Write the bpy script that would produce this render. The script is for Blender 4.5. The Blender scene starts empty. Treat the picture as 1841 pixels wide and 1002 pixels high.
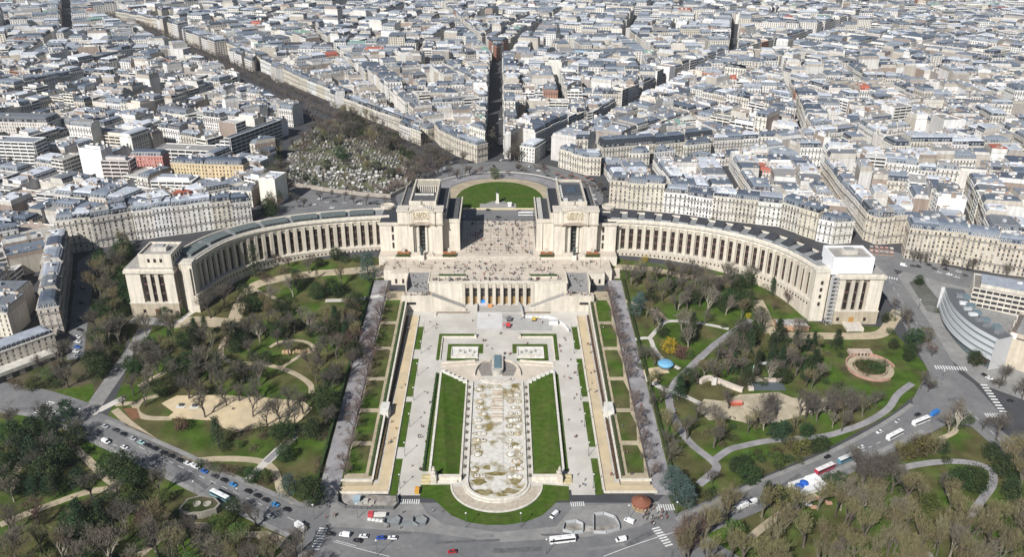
import bpy, math, random
from mathutils import Matrix, Vector
from mathutils.geometry import tessellate_polygon
R = random.Random(7)
scn = bpy.context.scene
COL = scn.collection
# ------------------------------------------------------------------ camera
FPX, PITCH, YAW, ROLL, CAMH, CAMX = 1500.0, math.radians(25), math.radians(0.87), math.radians(0.445), 274.0, 1.8
_R = Vector((math.cos(YAW), -math.sin(YAW), 0))
_H = Vector((math.sin(YAW), math.cos(YAW), 0))
_F = _H * math.cos(PITCH) + Vector((0, 0, -math.sin(PITCH)))
_U = _H * math.sin(PITCH) + Vector((0, 0, math.cos(PITCH)))
_CX = _R * math.cos(ROLL) + _U * math.sin(ROLL)
_CY = -_R * math.sin(ROLL) + _U * math.cos(ROLL)
cd = bpy.data.cameras.new('camera'); cam = bpy.data.objects.new('camera', cd); COL.objects.link(cam)
cd.sensor_width = 36; cd.lens = 36 * FPX / 1841; cd.clip_start = 1; cd.clip_end = 9000
M = Matrix.Identity(4)
for i in range(3):
    M[i][0] = _CX[i]; M[i][1] = _CY[i]; M[i][2] = -_F[i]
M[0][3] = CAMX; M[1][3] = 0; M[2][3] = CAMH
cam.matrix_world = M
scn.camera = cam
# ------------------------------------------------------------------ light
SUN_AZ, SUN_EL = math.radians(32), math.radians(39)      # direction the light travels, measured from +Y towards +X
w = bpy.data.worlds.new('World'); scn.world = w; w.use_nodes = True
nt = w.node_tree; nt.nodes.clear()
sky = nt.nodes.new('ShaderNodeTexSky'); sky.sky_type = 'NISHITA'; sky.sun_disc = False
sky.sun_elevation = SUN_EL; sky.sun_rotation = SUN_AZ + math.pi
sky.altitude = 300; sky.dust_density = 1.5
bg = nt.nodes.new('ShaderNodeBackground'); bg.inputs[1].default_value = 0.05
wo = nt.nodes.new('ShaderNodeOutputWorld')
nt.links.new(sky.outputs[0], bg.inputs[0]); nt.links.new(bg.outputs[0], wo.inputs[0])
sd = bpy.data.lights.new('sun', 'SUN'); sd.energy = 5.0; sd.angle = math.radians(0.5); sd.color = (1, 0.98, 0.95)
so = bpy.data.objects.new('sun', sd); COL.objects.link(so)
_d = Vector((math.sin(SUN_AZ) * math.cos(SUN_EL), math.cos(SUN_AZ) * math.cos(SUN_EL), -math.sin(SUN_EL)))
so.rotation_euler = _d.to_track_quat('-Z', 'Y').to_euler(); so.location = (-300, -300, 500)
scn.view_settings.view_transform = 'Standard'; scn.view_settings.look = 'None'
scn.view_settings.exposure = 0.30; scn.view_settings.gamma = 1; scn.view_settings.use_curve_mapping = False
scn.render.engine = 'CYCLES'
scn.cycles.max_bounces = 4; scn.cycles.diffuse_bounces = 2; scn.cycles.glossy_bounces = 2; scn.cycles.transparent_max_bounces = 4
# ------------------------------------------------------------------ terrain and photo rays
BR = [(-400, 0), (335, .3), (500, 13.5), (560, 20), (600, 26), (640, 28), (720, 29.5), (1200, 35), (2600, 42), (5000, 46)]
CB = [(-400, 0), (335, .3), (524, 9), (700, 9)]
def lin(B, y):
    if y <= B[0][0]: return B[0][1]
    for (a, za), (b, zb) in zip(B, B[1:]):
        if y <= b: return za + (zb - za) * (y - a) / (b - a)
    return B[-1][1]
def T(y): return lin(BR, y)
def Cz(y): return lin(CB, y)
def ray(px, py):
    return (_F + _CX * ((px - 920.5) / FPX) + _CY * ((501 - py) / FPX))
def P(px, py, z=0.0):
    d = ray(px, py); t = (z - CAMH) / d.z
    return (CAMX + d.x * t, d.y * t)
def G(px, py, h=0.0, f=T):
    z = 10.0
    for _ in range(30):
        x, y = P(px, py, z); z = .5 * z + .5 * (f(y) + h)
    return (x, y)
def zat(px, py, Y):
    d = ray(px, py); return CAMH + d.z * (Y / d.y)
def proj(x, y, z):
    v = Vector((x - CAMX, y, z - CAMH)); d = v.dot(_F)
    return 920.5 + FPX * v.dot(_CX) / d, 501 - FPX * v.dot(_CY) / d
# ------------------------------------------------------------------ materials
MATS = []
def mat(name, rough=.8, noise=0.0, scale=.3, col=None, col2=None, metal=0.0, bump=0.0, rnd=0.0, spec=.3, scale2=None, lo=.42, hi=.6, streak=0):
    m = bpy.data.materials.new(name); m.use_nodes = True; t = m.node_tree; b = t.nodes['Principled BSDF']
    b.inputs['Roughness'].default_value = rough; b.inputs['Metallic'].default_value = metal
    b.inputs['Specular IOR Level'].default_value = spec
    if col is None:
        a = t.nodes.new('ShaderNodeAttribute'); a.attribute_name = 'Col'; out = a.outputs['Color']
    else:
        a = t.nodes.new('ShaderNodeRGB'); a.outputs[0].default_value = (*col, 1); out = a.outputs[0]
    tc = t.nodes.new('ShaderNodeNewGeometry')
    def nz(s, det=4):
        n = t.nodes.new('ShaderNodeTexNoise'); n.inputs['Scale'].default_value = s; n.inputs['Detail'].default_value = det
        t.links.new(tc.outputs['Position'], n.inputs['Vector']); return n
    if col2:
        n = nz(scale2 or scale * .3); r = t.nodes.new('ShaderNodeValToRGB'); r.color_ramp.elements[0].position = lo; r.color_ramp.elements[1].position = hi
        t.links.new(n.outputs['Fac'], r.inputs[0])
        mx = t.nodes.new('ShaderNodeMix'); mx.data_type = 'RGBA'; t.links.new(r.outputs[0], mx.inputs['Factor'])
        t.links.new(out, mx.inputs[6]); mx.inputs[7].default_value = (*col2, 1); out = mx.outputs[2]
    if noise:
        n = nz(scale, 5); mr = t.nodes.new('ShaderNodeMapRange'); mr.inputs[1].default_value = .3; mr.inputs[2].default_value = .7
        mr.inputs[3].default_value = 1 - noise; mr.inputs[4].default_value = 1 + noise
        t.links.new(n.outputs['Fac'], mr.inputs[0])
        mx = t.nodes.new('ShaderNodeVectorMath'); mx.operation = 'SCALE'; t.links.new(out, mx.inputs[0]); t.links.new(mr.outputs[0], mx.inputs['Scale']); out = mx.outputs[0]
    if streak:
        mp = t.nodes.new('ShaderNodeMapping'); mp.inputs['Scale'].default_value = (1, 1, .07); t.links.new(tc.outputs['Position'], mp.inputs['Vector'])
        n = t.nodes.new('ShaderNodeTexNoise'); n.inputs['Scale'].default_value = .55; n.inputs['Detail'].default_value = 5; t.links.new(mp.outputs[0], n.inputs['Vector'])
        mr = t.nodes.new('ShaderNodeMapRange'); mr.inputs[1].default_value = .35; mr.inputs[2].default_value = .62; mr.inputs[3].default_value = 1 - streak; mr.inputs[4].default_value = 1.04
        t.links.new(n.outputs['Fac'], mr.inputs[0])
        mx = t.nodes.new('ShaderNodeVectorMath'); mx.operation = 'SCALE'; t.links.new(out, mx.inputs[0]); t.links.new(mr.outputs[0], mx.inputs['Scale']); out = mx.outputs[0]
    if rnd:
        o = t.nodes.new('ShaderNodeObjectInfo'); h = t.nodes.new('ShaderNodeHueSaturation')
        for sock, lo, hi in ((0, .5 - rnd * .06, .5 + rnd * .06), (2, 1 - rnd * .45, 1 + rnd * .45)):
            mr = t.nodes.new('ShaderNodeMapRange'); mr.inputs[3].default_value = lo; mr.inputs[4].default_value = hi
            t.links.new(o.outputs['Random'], mr.inputs[0]); t.links.new(mr.outputs[0], h.inputs[sock])
        t.links.new(out, h.inputs['Color']); out = h.outputs[0]
    t.links.new(out, b.inputs['Base Color'])
    if bump:
        n = nz(scale * 3, 3); bp = t.nodes.new('ShaderNodeBump'); bp.inputs['Strength'].default_value = bump; bp.inputs['Distance'].default_value = .3
        t.links.new(n.outputs['Fac'], bp.inputs['Height']); t.links.new(bp.outputs[0], b.inputs['Normal'])
    MATS.append(m); return m
STONE = mat('stone', .85, .07, .35, streak=.19)
ROOF = mat('zinc_and_slate', .55, .16, .35, spec=.35, streak=.12)
GLASS = mat('window_glass', .12, 0, spec=.6)
PLAIN = mat('painted_surface', .6, .06, .5)
PAINT = mat('car_paint', .25, 0, spec=.6)
BARK = mat('bark', .9, .25, 1.5, rnd=.5)
LEAF = mat('leaf', .7, .2, .8, rnd=.5, spec=.2)
TWIG = mat('twig', .9, .25, .5, rnd=.28, spec=.1)
LAWN = mat('clipped_lawn', .95, .22, .35, (.052, .094, .013), (.080, .100, .026), spec=.05, scale2=.11, lo=.45, hi=.72)
GRASS = mat('park_grass', .95, .35, .12, (.054, .094, .015), (.085, .080, .034), spec=.05, scale2=.045, lo=.40, hi=.58)
SOIL = mat('park_soil', .95, .3, .15, (.085, .072, .045), (.045, .06, .018), spec=.1, scale2=.06)
ASPH = mat('asphalt', .85, .10, .35, (.150, .150, .152), (.178, .176, .175), spec=.2, scale2=.06)
CITYG = mat('street_asphalt', .9, .15, .1, (.062, .062, .066), spec=.2)
PAVE = mat('pavement', .85, .12, .3, (.245, .24, .23), (.21, .205, .198), spec=.2)
ALLEY = mat('alley_asphalt', .85, .15, .25, (.27, .26, .265), (.22, .21, .215), spec=.2)
PALE = mat('pale_gravel', .9, .07, .15, (.50, .475, .43), (.44, .415, .37), spec=.1)
SAND = mat('yellow_sand', .95, .1, .2, (.52, .42, .27), (.47, .385, .26), spec=.1)
PATH = mat('sandy_path', .95, .12, .3, (.40, .335, .235), (.33, .28, .20), spec=.1)
WHITE = mat('road_marking', .7, .15, .8, (.62, .62, .60))
ALGAE = mat('drained_basin', .7, .15, .5, (.56, .54, .49), (.21, .165, .06), spec=.3, scale2=.14, lo=.49, hi=.66)
TERR = mat('terrace_paving', .85, .1, .3, (.54, .475, .395), (.48, .42, .345), spec=.2)
# ------------------------------------------------------------------ mesh builder
class MB:
    def __init__(s): s.v = []; s.f = []; s.m = []; s.c = []
    def face(s, pts, m=STONE, c=(.5, .5, .5)):
        n = len(s.v); s.v.extend(pts); s.f.append(tuple(range(n, n + len(pts)))); s.m.append(m); s.c.append(c)
    def prism(s, poly, z0, z1, m=STONE, c=(.5, .5, .5), mt=None, ct=None, top=True, bottom=False):
        k = len(poly)
        for i in range(k):
            a, b = poly[i], poly[(i + 1) % k]
            s.face([(a[0], a[1], z0), (b[0], b[1], z0), (b[0], b[1], z1), (a[0], a[1], z1)], m, c)
        if top: s.face([(p[0], p[1], z1) for p in poly], mt or m, ct or c)
        if bottom: s.face([(p[0], p[1], z0) for p in reversed(poly)], m, c)
    def box(s, x0, x1, y0, y1, z0, z1, m=STONE, c=(.5, .5, .5), fr=None, mt=None, ct=None, bottom=False):
        p = [(x0, y0), (x1, y0), (x1, y1), (x0, y1)]
        if fr: p = [fr(*q) for q in p]
        s.prism(p, z0, z1, m, c, mt, ct, True, bottom)
    def frustum(s, pa, za, pb, zb, m, c, top=True, mt=None, ct=None):
        k = len(pa)
        for i in range(k):
            j = (i + 1) % k
            s.face([(*pa[i], za), (*pa[j], za), (*pb[j], zb), (*pb[i], zb)], m, c)
        if top: s.face([(*p, zb) for p in pb], mt or m, ct or c)
    def tube(s, a, b, r0, r1, n, m, c, cap=False):
        a = Vector(a); b = Vector(b); d = (b - a)
        if d.length < 1e-6: return
        d.normalize(); u = d.orthogonal().normalized(); w_ = d.cross(u)
        k = len(s.v)
        for (p, r) in ((a, r0), (b, r1)):
            for i in range(n):
                t = 2 * math.pi * i / n; s.v.append(tuple(p + u * (r * math.cos(t)) + w_ * (r * math.sin(t))))
        for i in range(n):
            j = (i + 1) % n; s.f.append((k + i, k + j, k + n + j, k + n + i)); s.m.append(m); s.c.append(c)
        if cap: s.f.append(tuple(range(k + n, k + 2 * n))); s.m.append(m); s.c.append(c)
    def lathe(s, prof, n, m, c, cx=0, cy=0):
        k = len(s.v)
        for r, z in prof:
            for i in range(n):
                t = 2 * math.pi * i / n; s.v.append((cx + r * math.cos(t), cy + r * math.sin(t), z))
        for q in range(len(prof) - 1):
            for i in range(n):
                j = (i + 1) % n; s.f.append((k + q * n + i, k + q * n + j, k + q * n + n + j, k + q * n + n + i)); s.m.append(m); s.c.append(c)
        e = k + (len(prof) - 1) * n
        s.f.append(tuple(range(e, e + n))); s.m.append(m); s.c.append(c)
    def mesh(s, name, org=(0, 0, 0)):
        me = bpy.data.meshes.new(name)
        vs = [(x - org[0], y - org[1], z - org[2]) for x, y, z in s.v] if org != (0, 0, 0) else s.v
        me.from_pydata(vs, [], s.f)
        ml = []; ix = {}
        mi = []
        for m in s.m:
            if m.name not in ix: ix[m.name] = len(ml); ml.append(m); me.materials.append(m)
            mi.append(ix[m.name])
        me.polygons.foreach_set('material_index', mi)
        a = me.attributes.new('Col', 'FLOAT_COLOR', 'FACE')
        fl = []
        for c in s.c: fl.extend((c[0], c[1], c[2], 1.0))
        a.data.foreach_set('color', fl)
        me.update(); return me
    def build(s, name, parent=None, **kw):
        org = kw.pop('org', None)
        if org is None: org = tuple(parent.get('_o', (0, 0, 0))) if parent else (0, 0, 0)
        return link(name, s.mesh(name, org), parent, **kw)
def link(name, me, parent=None, loc=None, rot=None, scale=None, **kw):
    o = bpy.data.objects.new(name, me); COL.objects.link(o)
    if parent: o.parent = parent
    if loc: o.location = loc
    if rot is not None: o.rotation_euler = rot if hasattr(rot, '__len__') else (0, 0, rot)
    if scale is not None: o.scale = scale if hasattr(scale, '__len__') else (scale,) * 3
    for k, v in kw.items():
        if v is not None: o[k] = v
    return o
ROOTS = []
def thing(name, label, cat, loc, group=None, rot=0, scale=None):
    o = link(name, None, None, loc, rot, scale, label=label, category=cat, group=group)
    o.empty_display_size = 1; o['_o'] = list(loc); ROOTS.append(o); return o
def tag(o, label, cat, group=None, kind=None):
    if label: o['label'] = label
    if cat: o['category'] = cat
    if group: o['group'] = group
    if kind: o['kind'] = kind
    return o
def clipy(poly, y, keep_above):
    out = []
    for i in range(len(poly)):
        a, b = poly[i], poly[(i + 1) % len(poly)]
        ina = (a[1] >= y) == keep_above or a[1] == y; inb = (b[1] >= y) == keep_above or b[1] == y
        if ina: out.append(a)
        if ina != inb and a[1] != b[1]:
            t = (y - a[1]) / (b[1] - a[1]); out.append((a[0] + (b[0] - a[0]) * t, y))
    return out
def drape(mb, poly, off, m, c=(.5, .5, .5), f=T, B=BR):
    """lay a flat polygon on the terrain: cut at the terrain's break lines so it follows it exactly"""
    tris = [list(poly)] if len(poly) == 3 else [[poly[i] for i in t] for t in tessellate_polygon([[Vector((p[0], p[1], 0)) for p in poly]])]
    ys = [b[0] for b in B]
    for t in tris:
        lo = min(p[1] for p in t); hi = max(p[1] for p in t)
        cuts = [-1e9] + [y for y in ys if lo < y < hi] + [1e9]
        for a, b in zip(cuts, cuts[1:]):
            q = t
            if a > -1e8: q = clipy(q, a, True)
            if b < 1e8 and len(q) > 2: q = clipy(q, b, False)
            if len(q) > 2:
                ar = sum(q[i][0] * q[(i + 1) % len(q)][1] - q[(i + 1) % len(q)][0] * q[i][1] for i in range(len(q)))
                if abs(ar) < 1e-4: continue
                if ar < 0: q = q[::-1]
                mb.face([(x, y, f(y) + off) for x, y in q], m, c)
def spline(pts, n=6, closed=False):
    out = []; k = len(pts)
    rng = range(k if closed else k - 1)
    for i in rng:
        if closed: p0, p1, p2, p3 = pts[(i - 1) % k], pts[i], pts[(i + 1) % k], pts[(i + 2) % k]
        else: p0, p1, p2, p3 = pts[max(i - 1, 0)], pts[i], pts[i + 1], pts[min(i + 2, k - 1)]
        for j in range(n):
            t = j / n
            out.append(tuple(.5 * (2 * p1[a] + (p2[a] - p0[a]) * t + (2 * p0[a] - 5 * p1[a] + 4 * p2[a] - p3[a]) * t * t + (3 * p1[a] - p0[a] - 3 * p2[a] + p3[a]) * t ** 3) for a in range(2)))
    if not closed: out.append(tuple(pts[-1][:2]))
    return out
def offs(pl, d):
    """polyline shifted sideways by d (to the left of travel for d > 0)"""
    out = []
    for i, p in enumerate(pl):
        a = pl[max(i - 1, 0)]; b = pl[min(i + 1, len(pl) - 1)]
        dx, dy = b[0] - a[0], b[1] - a[1]; l = math.hypot(dx, dy) or 1
        out.append((p[0] - dy / l * d, p[1] + dx / l * d))
    return out
def strip(mb, pl, w, off, m, c=(.5, .5, .5), f=T, B=BR):
    a, b = offs(pl, w / 2), offs(pl, -w / 2)
    for i in range(len(pl) - 1): drape(mb, [a[i], b[i], b[i + 1], a[i + 1]], off, m, c, f, B)
def kerb(mb, pl, w, h, m, c, f=T, base=-.05):
    a, b = offs(pl, w / 2), offs(pl, -w / 2)
    for i in range(len(pl) - 1):
        q = [a[i], b[i], b[i + 1], a[i + 1]]
        z = [f(p[1]) for p in q]
        top = [(q[j][0], q[j][1], z[j] + h) for j in range(4)]; bot = [(q[j][0], q[j][1], z[j] + base) for j in range(4)]
        mb.face(top, m, c)
        for j, k in ((0, 3), (2, 1)): mb.face([bot[k], bot[j], top[j], top[k]], m, c)
        if i == 0: mb.face([bot[0], bot[1], top[1], top[0]], m, c)
        if i == len(pl) - 2: mb.face([bot[2], bot[3], top[3], top[2]], m, c)
def densify(pl, step):
    out = [pl[0]]
    for a, b in zip(pl, pl[1:]):
        n = max(1, int(math.hypot(b[0] - a[0], b[1] - a[1]) / step))
        for i in range(1, n + 1): out.append((a[0] + (b[0] - a[0]) * i / n, a[1] + (b[1] - a[1]) * i / n))
    return out
def inside(p, poly):
    x, y = p; r = False; k = len(poly)
    for i in range(k):
        (x1, y1), (x2, y2) = poly[i], poly[i - 1]
        if (y1 > y) != (y2 > y) and x < (x2 - x1) * (y - y1) / (y2 - y1) + x1: r = not r
    return r
ORD = 'first second third fourth fifth sixth seventh eighth ninth tenth eleventh twelfth thirteenth fourteenth fifteenth sixteenth seventeenth eighteenth nineteenth twentieth'.split()
TENS = {2: 'twenty', 3: 'thirty', 4: 'forty', 5: 'fifty', 6: 'sixty', 7: 'seventy', 8: 'eighty', 9: 'ninety'}
TENTH = {3: 'thirtieth', 4: 'fortieth', 5: 'fiftieth', 6: 'sixtieth', 7: 'seventieth', 8: 'eightieth', 9: 'ninetieth'}
def ordn(i):
    i += 1
    if i <= 20: return ORD[i - 1]
    if i > 99: return 'hundred-and-' + ordn(i - 101) if i > 100 else 'hundredth'
    return TENTH[i // 10] if i % 10 == 0 else TENS[i // 10] + '-' + ORD[i % 10 - 1]
def pxs(l, h=0, f=T): return [G(a, b, h, f) for a, b in l]
# ================================================================== SETTING: ground, park, roads
CREAM = (.635, .58, .49); CREAM2 = (.57, .515, .43); PLINTH = (.55, .49, .40); DARKGL = (.03, .025, .022); ZINC = (.17, .18, .19); DARKROOF = (.045, .047, .052)
WC = 62.5
def sheet(mb, x0, x1, ys, f, off, m):
    for a, b in zip(ys, ys[1:]):
        mb.face([(x0, a, f(a) + off), (x1, a, f(a) + off), (x1, b, f(b) + off), (x0, b, f(b) + off)], m)
mb = MB()
ysA = [60, 335]; ysB = [335, 500, 524, 545]; ysC = [545, 560, 600, 640, 720, 1200, 2600]
sheet(mb, -2600, 2600, ysA, T, 0, CITYG)
sheet(mb, -2600, -WC, ysB, T, 0, CITYG); sheet(mb, WC, 2600, ysB, T, 0, CITYG)
sheet(mb, -2600, 2600, ysC, T, 0, CITYG)
mb.build('ground', kind='structure')
mb = MB(); sheet(mb, -WC, WC, [335, 524, 545], Cz, 0, PALE); mb.build('esplanade_paving', kind='structure')
# --- park lawns (drawn as big sheets; paths, roads and beds lie above them)
def area(name, poly, off, m, f=T, B=BR, sp=0, **kw):
    mb = MB(); drape(mb, spline(poly, sp, True) if sp else poly, off, m, f=f, B=B)
    return mb.build(name, kind='structure', **kw)
area('park_lawn', pxs([(618, 893), (545, 905), (395, 845), (260, 795), (190, 757), (215, 700), (240, 640), (225, 585), (236, 570), (345, 560), (352, 500), (470, 470), (700, 462), (700, 478), (690, 505), (640, 730)]), .03, GRASS)
area('park_lawn', pxs([(1196, 890), (1215, 925), (1290, 890), (1400, 845), (1500, 800), (1600, 747), (1660, 700), (1668, 660), (1600, 590), (1450, 578), (1440, 545), (1380, 505), (1290, 488), (1100, 464), (1100, 478), (1106, 505)]), .03, GRASS)
area('park_lawn', pxs([(-60, 760), (95, 720), (170, 788), (300, 848), (420, 912), (520, 963), (560, 1040), (-60, 1060)]), .03, GRASS)
area('park_lawn', pxs([(1210, 985), (1290, 930), (1400, 892), (1540, 840), (1640, 800), (1700, 765), (1760, 770), (1841, 850), (1930, 930), (1930, 1060), (1200, 1060)]), .03, GRASS)
area('park_lawn', pxs([(-60, 640), (118, 640), (128, 500), (240, 440), (246, 570), (215, 650), (160, 738), (95, 705), (-60, 690)]), .03, SOIL)
area('verge', pxs([(98, 703), (168, 690), (168, 722), (150, 735), (128, 728)]), .05, LAWN)
area('verge', pxs([(1634, 508), (1656, 500), (1688, 540), (1690, 564), (1668, 562)]), .05, LAWN)
# --- roads
def road(name, pts, wd, off, m, h=0, n=5, **kw):
    pl = spline(pxs(pts), n); mb = MB(); strip(mb, pl, wd, off, m); return pl, mb.build(name, kind='structure', **kw)
area('plaza', pxs([(540, 905), (600, 878), (612, 905), (755, 905), (1020, 905), (1180, 905), (1200, 885), (1215, 930), (1420, 1060), (420, 1060), (560, 965)]), .06, ASPH)
road('road', [(-80, 715), (60, 728), (180, 768), (300, 827), (420, 884), (545, 945), (640, 985)], 17, .07, ASPH)
road('road', [(1150, 985), (1245, 942), (1370, 890), (1480, 845), (1590, 790), (1680, 735), (1702, 690), (1680, 640), (1640, 570), (1600, 510), (1570, 455)], 18, .08, ASPH, n=8)
road('road', [(1690, 715), (1760, 760), (1841, 835), (1920, 920)], 14, .10, ASPH)
area('road', pxs([(140, 470), (166, 455), (172, 480), (160, 560), (150, 645), (120, 648), (128, 560)]), .09, ASPH)
area('plaza_paving', pxs([(596, 905), (755, 903), (768, 925), (800, 945), (895, 958), (1000, 948), (1030, 912), (1185, 903), (1195, 925), (1150, 948), (1060, 966), (900, 976), (760, 958), (590, 948)]), .10, PAVE)
area('pavement', pxs([(1640, 478), (1841, 515), (1920, 560), (1920, 740), (1841, 720), (1760, 690), (1700, 640), (1650, 570), (1605, 500)]), .05, PAVE)
area('road_junction', pxs([(1640, 720), (1662, 680), (1700, 655), (1750, 690), (1800, 745), (1760, 765), (1700, 765), (1650, 790)]), .12, ASPH)
road('road', [(1570, 458), (1650, 480), (1750, 505), (1860, 520)], 26, .11, ASPH)
road('side_road', [(160, 744), (186, 705), (214, 665), (245, 620), (262, 588)], 9, .09, PAVE)
road('side_road', [(-60, 690), (60, 708), (150, 735)], 10, .10, ASPH)
for pts in ([(-80, 735), (60, 748), (165, 793), (300, 858), (420, 918), (520, 965)], [(190, 757), (300, 802), (420, 857), (545, 910)], [(1215, 935), (1370, 866), (1480, 820), (1580, 768), (1640, 728)], [(1290, 932), (1440, 872), (1560, 823), (1660, 775)]):
    pl = spline(pxs(pts), 5); mb = MB(); kerb(mb, pl, 2.6, .14, PAVE, (.3, .3, .3)); mb.build('pavement', kind='structure')
# alleys, terraced side gardens
for s in (-1, 1):
    x0 = 84
    pl = [(s * x0, 331), (s * x0, 545)]
    mb = MB(); strip(mb, pl, 10, .09, ALLEY); mb.build('alley', kind='structure')
    mb = MB(); strip(mb, [(s * 70.5, 338), (s * 70.5, 530)], 15, .05, PATH); mb.build('side_garden', kind='structure')
    mb = MB(); strip(mb, [(s * 84, 548), (s * 85.5, 562)], 9, .1, TERR); mb.build('path', kind='structure')
    ys = [347, 372, 400, 430, 462, 492, 522]
    for a, b in zip(ys, ys[1:]):
        mb = MB()
        if s > 0: drape(mb, [(67.5, a), (76, a), (77.5, (a + b) / 2), (75.5, b - 3.5), (67.5, b - 3.5)], .08, GRASS if a < 480 else LAWN)
        else: drape(mb, [(-78, a), (-67.5, a), (-67.5, b - 3.5), (-77.5, b - 3.5)], .08, GRASS)
        mb.build('lawn_bed', kind='structure')
# --- park paths (photo pixels -> ground)
PATHS = []
def path(pts, wd, m=PATH, off=.07, n=5): PATHS.extend(road('path', pts, wd, off, m, n=n)[0])
path([(206, 737), (240, 768), (300, 808), (345, 827), (385, 826), (430, 826), (470, 831), (492, 846), (500, 866)], 4.2)
path([(500, 866), (505, 885), (530, 905)], 3.5, off=.075)
path([(208, 728), (240, 727), (246, 742), (265, 752), (310, 753)], 3.6, off=.08)
path([(246, 732), (256, 720), (285, 712)], 3.2, off=.085)
path([(165, 745), (195, 730), (222, 716)], 4.5, PALE, off=.10)
area('playground', pxs([(290, 726), (318, 712), (400, 711), (480, 716), (545, 722), (562, 735), (535, 762), (470, 768), (425, 778), (405, 772), (380, 757), (300, 752), (312, 742)]), .09, SAND)
mb = MB(); strip(mb, pxs([(546, 768), (478, 832)]), 5.4, .10, PALE); strip(mb, pxs([(546, 768), (478, 832)]), 3.6, .13, ALLEY); mb.build('ramp_path', kind='structure')
path([(478, 832), (442, 866)], 4.5, PALE, off=.11)
path([(424, 586), (402, 615), (398, 640), (420, 652), (470, 655), (520, 668), (556, 690), (560, 708)], 3.5)
path([(398, 648), (345, 648), (300, 668), (250, 695)], 3.2, off=.08)
path([(505, 662), (540, 640), (565, 628), (545, 614), (505, 615), (485, 625)], 2.6, off=.085)
path([(315, 582), (360, 578), (424, 584)], 12, off=.09)
path([(236, 575), (275, 578), (320, 582)], 9, PAVE, off=.1)
path([(420, 580), (432, 548), (456, 515), (500, 502), (560, 493), (640, 487), (705, 480)], 9, off=.08)
path([(585, 541), (640, 539), (690, 531)], 4, PALE, off=.1)
path([(455, 520), (490, 535), (512, 545)], 3, off=.1)
path([(320, 580), (345, 562), (372, 548)], 4, PALE, off=.11)
path([(112, 787), (150, 820), (185, 855), (215, 878)], 4.2)
path([(60, 920), (100, 905), (160, 885), (215, 880)], 4.5, off=.08)
path([(0, 945), (40, 928), (70, 917)], 4.5, off=.09); path([(250, 1000), (300, 962), (350, 945), (420, 960), (470, 962)], 4, off=.08)
path([(20, 880), (28, 850), (40, 830)], 4, off=.08); path([(470, 962), (520, 985), (500, 1010)], 6, off=.09)
path([(75, 790), (95, 775), (112, 762)], 6, off=.09)
path([(1262, 640), (1240, 662), (1213, 690), (1203, 722), (1216, 760), (1241, 797), (1280, 829), (1287, 845), (1256, 872)], 4.5, ALLEY)
path([(1258, 645), (1285, 620), (1320, 595), (1350, 575)], 4.5, ALLEY, off=.075)
path([(1284, 828), (1310, 810), (1334, 803), (1385, 793), (1474, 786), (1521, 774), (1562, 758), (1597, 735), (1614, 710), (1640, 690)], 4, ALLEY, off=.08)
path([(1139, 611), (1167, 609), (1176, 627), (1193, 648), (1222, 664)], 3, PALE, off=.085)
path([(1167, 609), (1185, 590), (1202, 578), (1260, 582), (1310, 592)], 3, PALE, off=.09)
path([(1155, 676), (1192, 700), (1228, 712), (1262, 728)], 3.6, PALE, off=.09)
path([(1180, 690), (1160, 672), (1200, 665)], 7, SAND, off=.07)
path([(1106, 480), (1170, 485), (1240, 498), (1300, 500)], 7, off=.08)
path([(1200, 578), (1180, 560), (1145, 548), (1120, 540)], 3, PATH, off=.085)
path([(1360, 540), (1375, 570), (1385, 600)], 9, off=.08)
path([(1385, 604), (1450, 604), (1540, 605), (1585, 600), (1605, 575), (1615, 560)], 8, off=.09)
area('aquarium_yard', pxs([(1252, 737), (1266, 718), (1300, 722), (1330, 710), (1400, 706), (1425, 716), (1470, 718), (1500, 712), (1528, 724), (1512, 736), (1440, 748), (1400, 760), (1345, 762), (1300, 752), (1275, 757)]), .09, mat('dusty_sand', .95, .14, .25, (.43, .37, .27), (.33, .285, .205), scale2=.12))
path([(1470, 892), (1420, 915), (1370, 950), (1330, 985)], 4, off=.08)
path([(1620, 842), (1680, 832), (1740, 832), (1780, 845), (1785, 870), (1765, 900), (1735, 940)], 4, ALLEY, off=.08)
path([(1690, 790), (1715, 778), (1720, 765)], 3, off=.08)
area('flower_bed', pxs([(221, 734), (246, 735), (252, 752), (238, 757)]), .09, mat('bed_soil', .95, .2, .4, (.17, .085, .045)))
# hedges along the alleys and beds
def hedge(pts, wd, h, label, c=(.035, .06, .018), f=T, world=False, step=1.2):
    pl = densify(pts if world else pxs(pts), step); mb = MB()
    for x, y in pl:
        z = f(y)
        for _ in range(7):
            a = R.random() * 6.28; r = wd * .5
            q = Vector((x + R.uniform(-r, r), y + R.uniform(-r, r), z + R.uniform(.2, h)))
            u = Vector((R.uniform(-1, 1), R.uniform(-1, 1), R.uniform(-.4, 1))).normalized() * .55; v = Vector((R.uniform(-1, 1), R.uniform(-1, 1), R.uniform(-1, 1))).normalized() * .55
            mb.face([tuple(q - u), tuple(q + v), tuple(q + u)], LEAF, c)
    kerb(mb, pl, wd * .8, h * .85, LEAF, c, f)
    return mb.build('hedge', label=label, category='hedge', group='clipped hedges')
hedge([(-91, 340), (-90.5, 545)], 1.6, 2.2, 'long dark hedge on the park side of the left tree-lined alley', world=True)
hedge([(90.5, 338), (90.5, 545)], 1.6, 2.2, 'long dark hedge on the park side of the right tree-lined alley', world=True)
hedge([(-38, 349), (-37, 438)], 1.3, 1.3, 'low dark hedge between the left sunken lawn and the pale left walkway', world=True, f=Cz)
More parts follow.
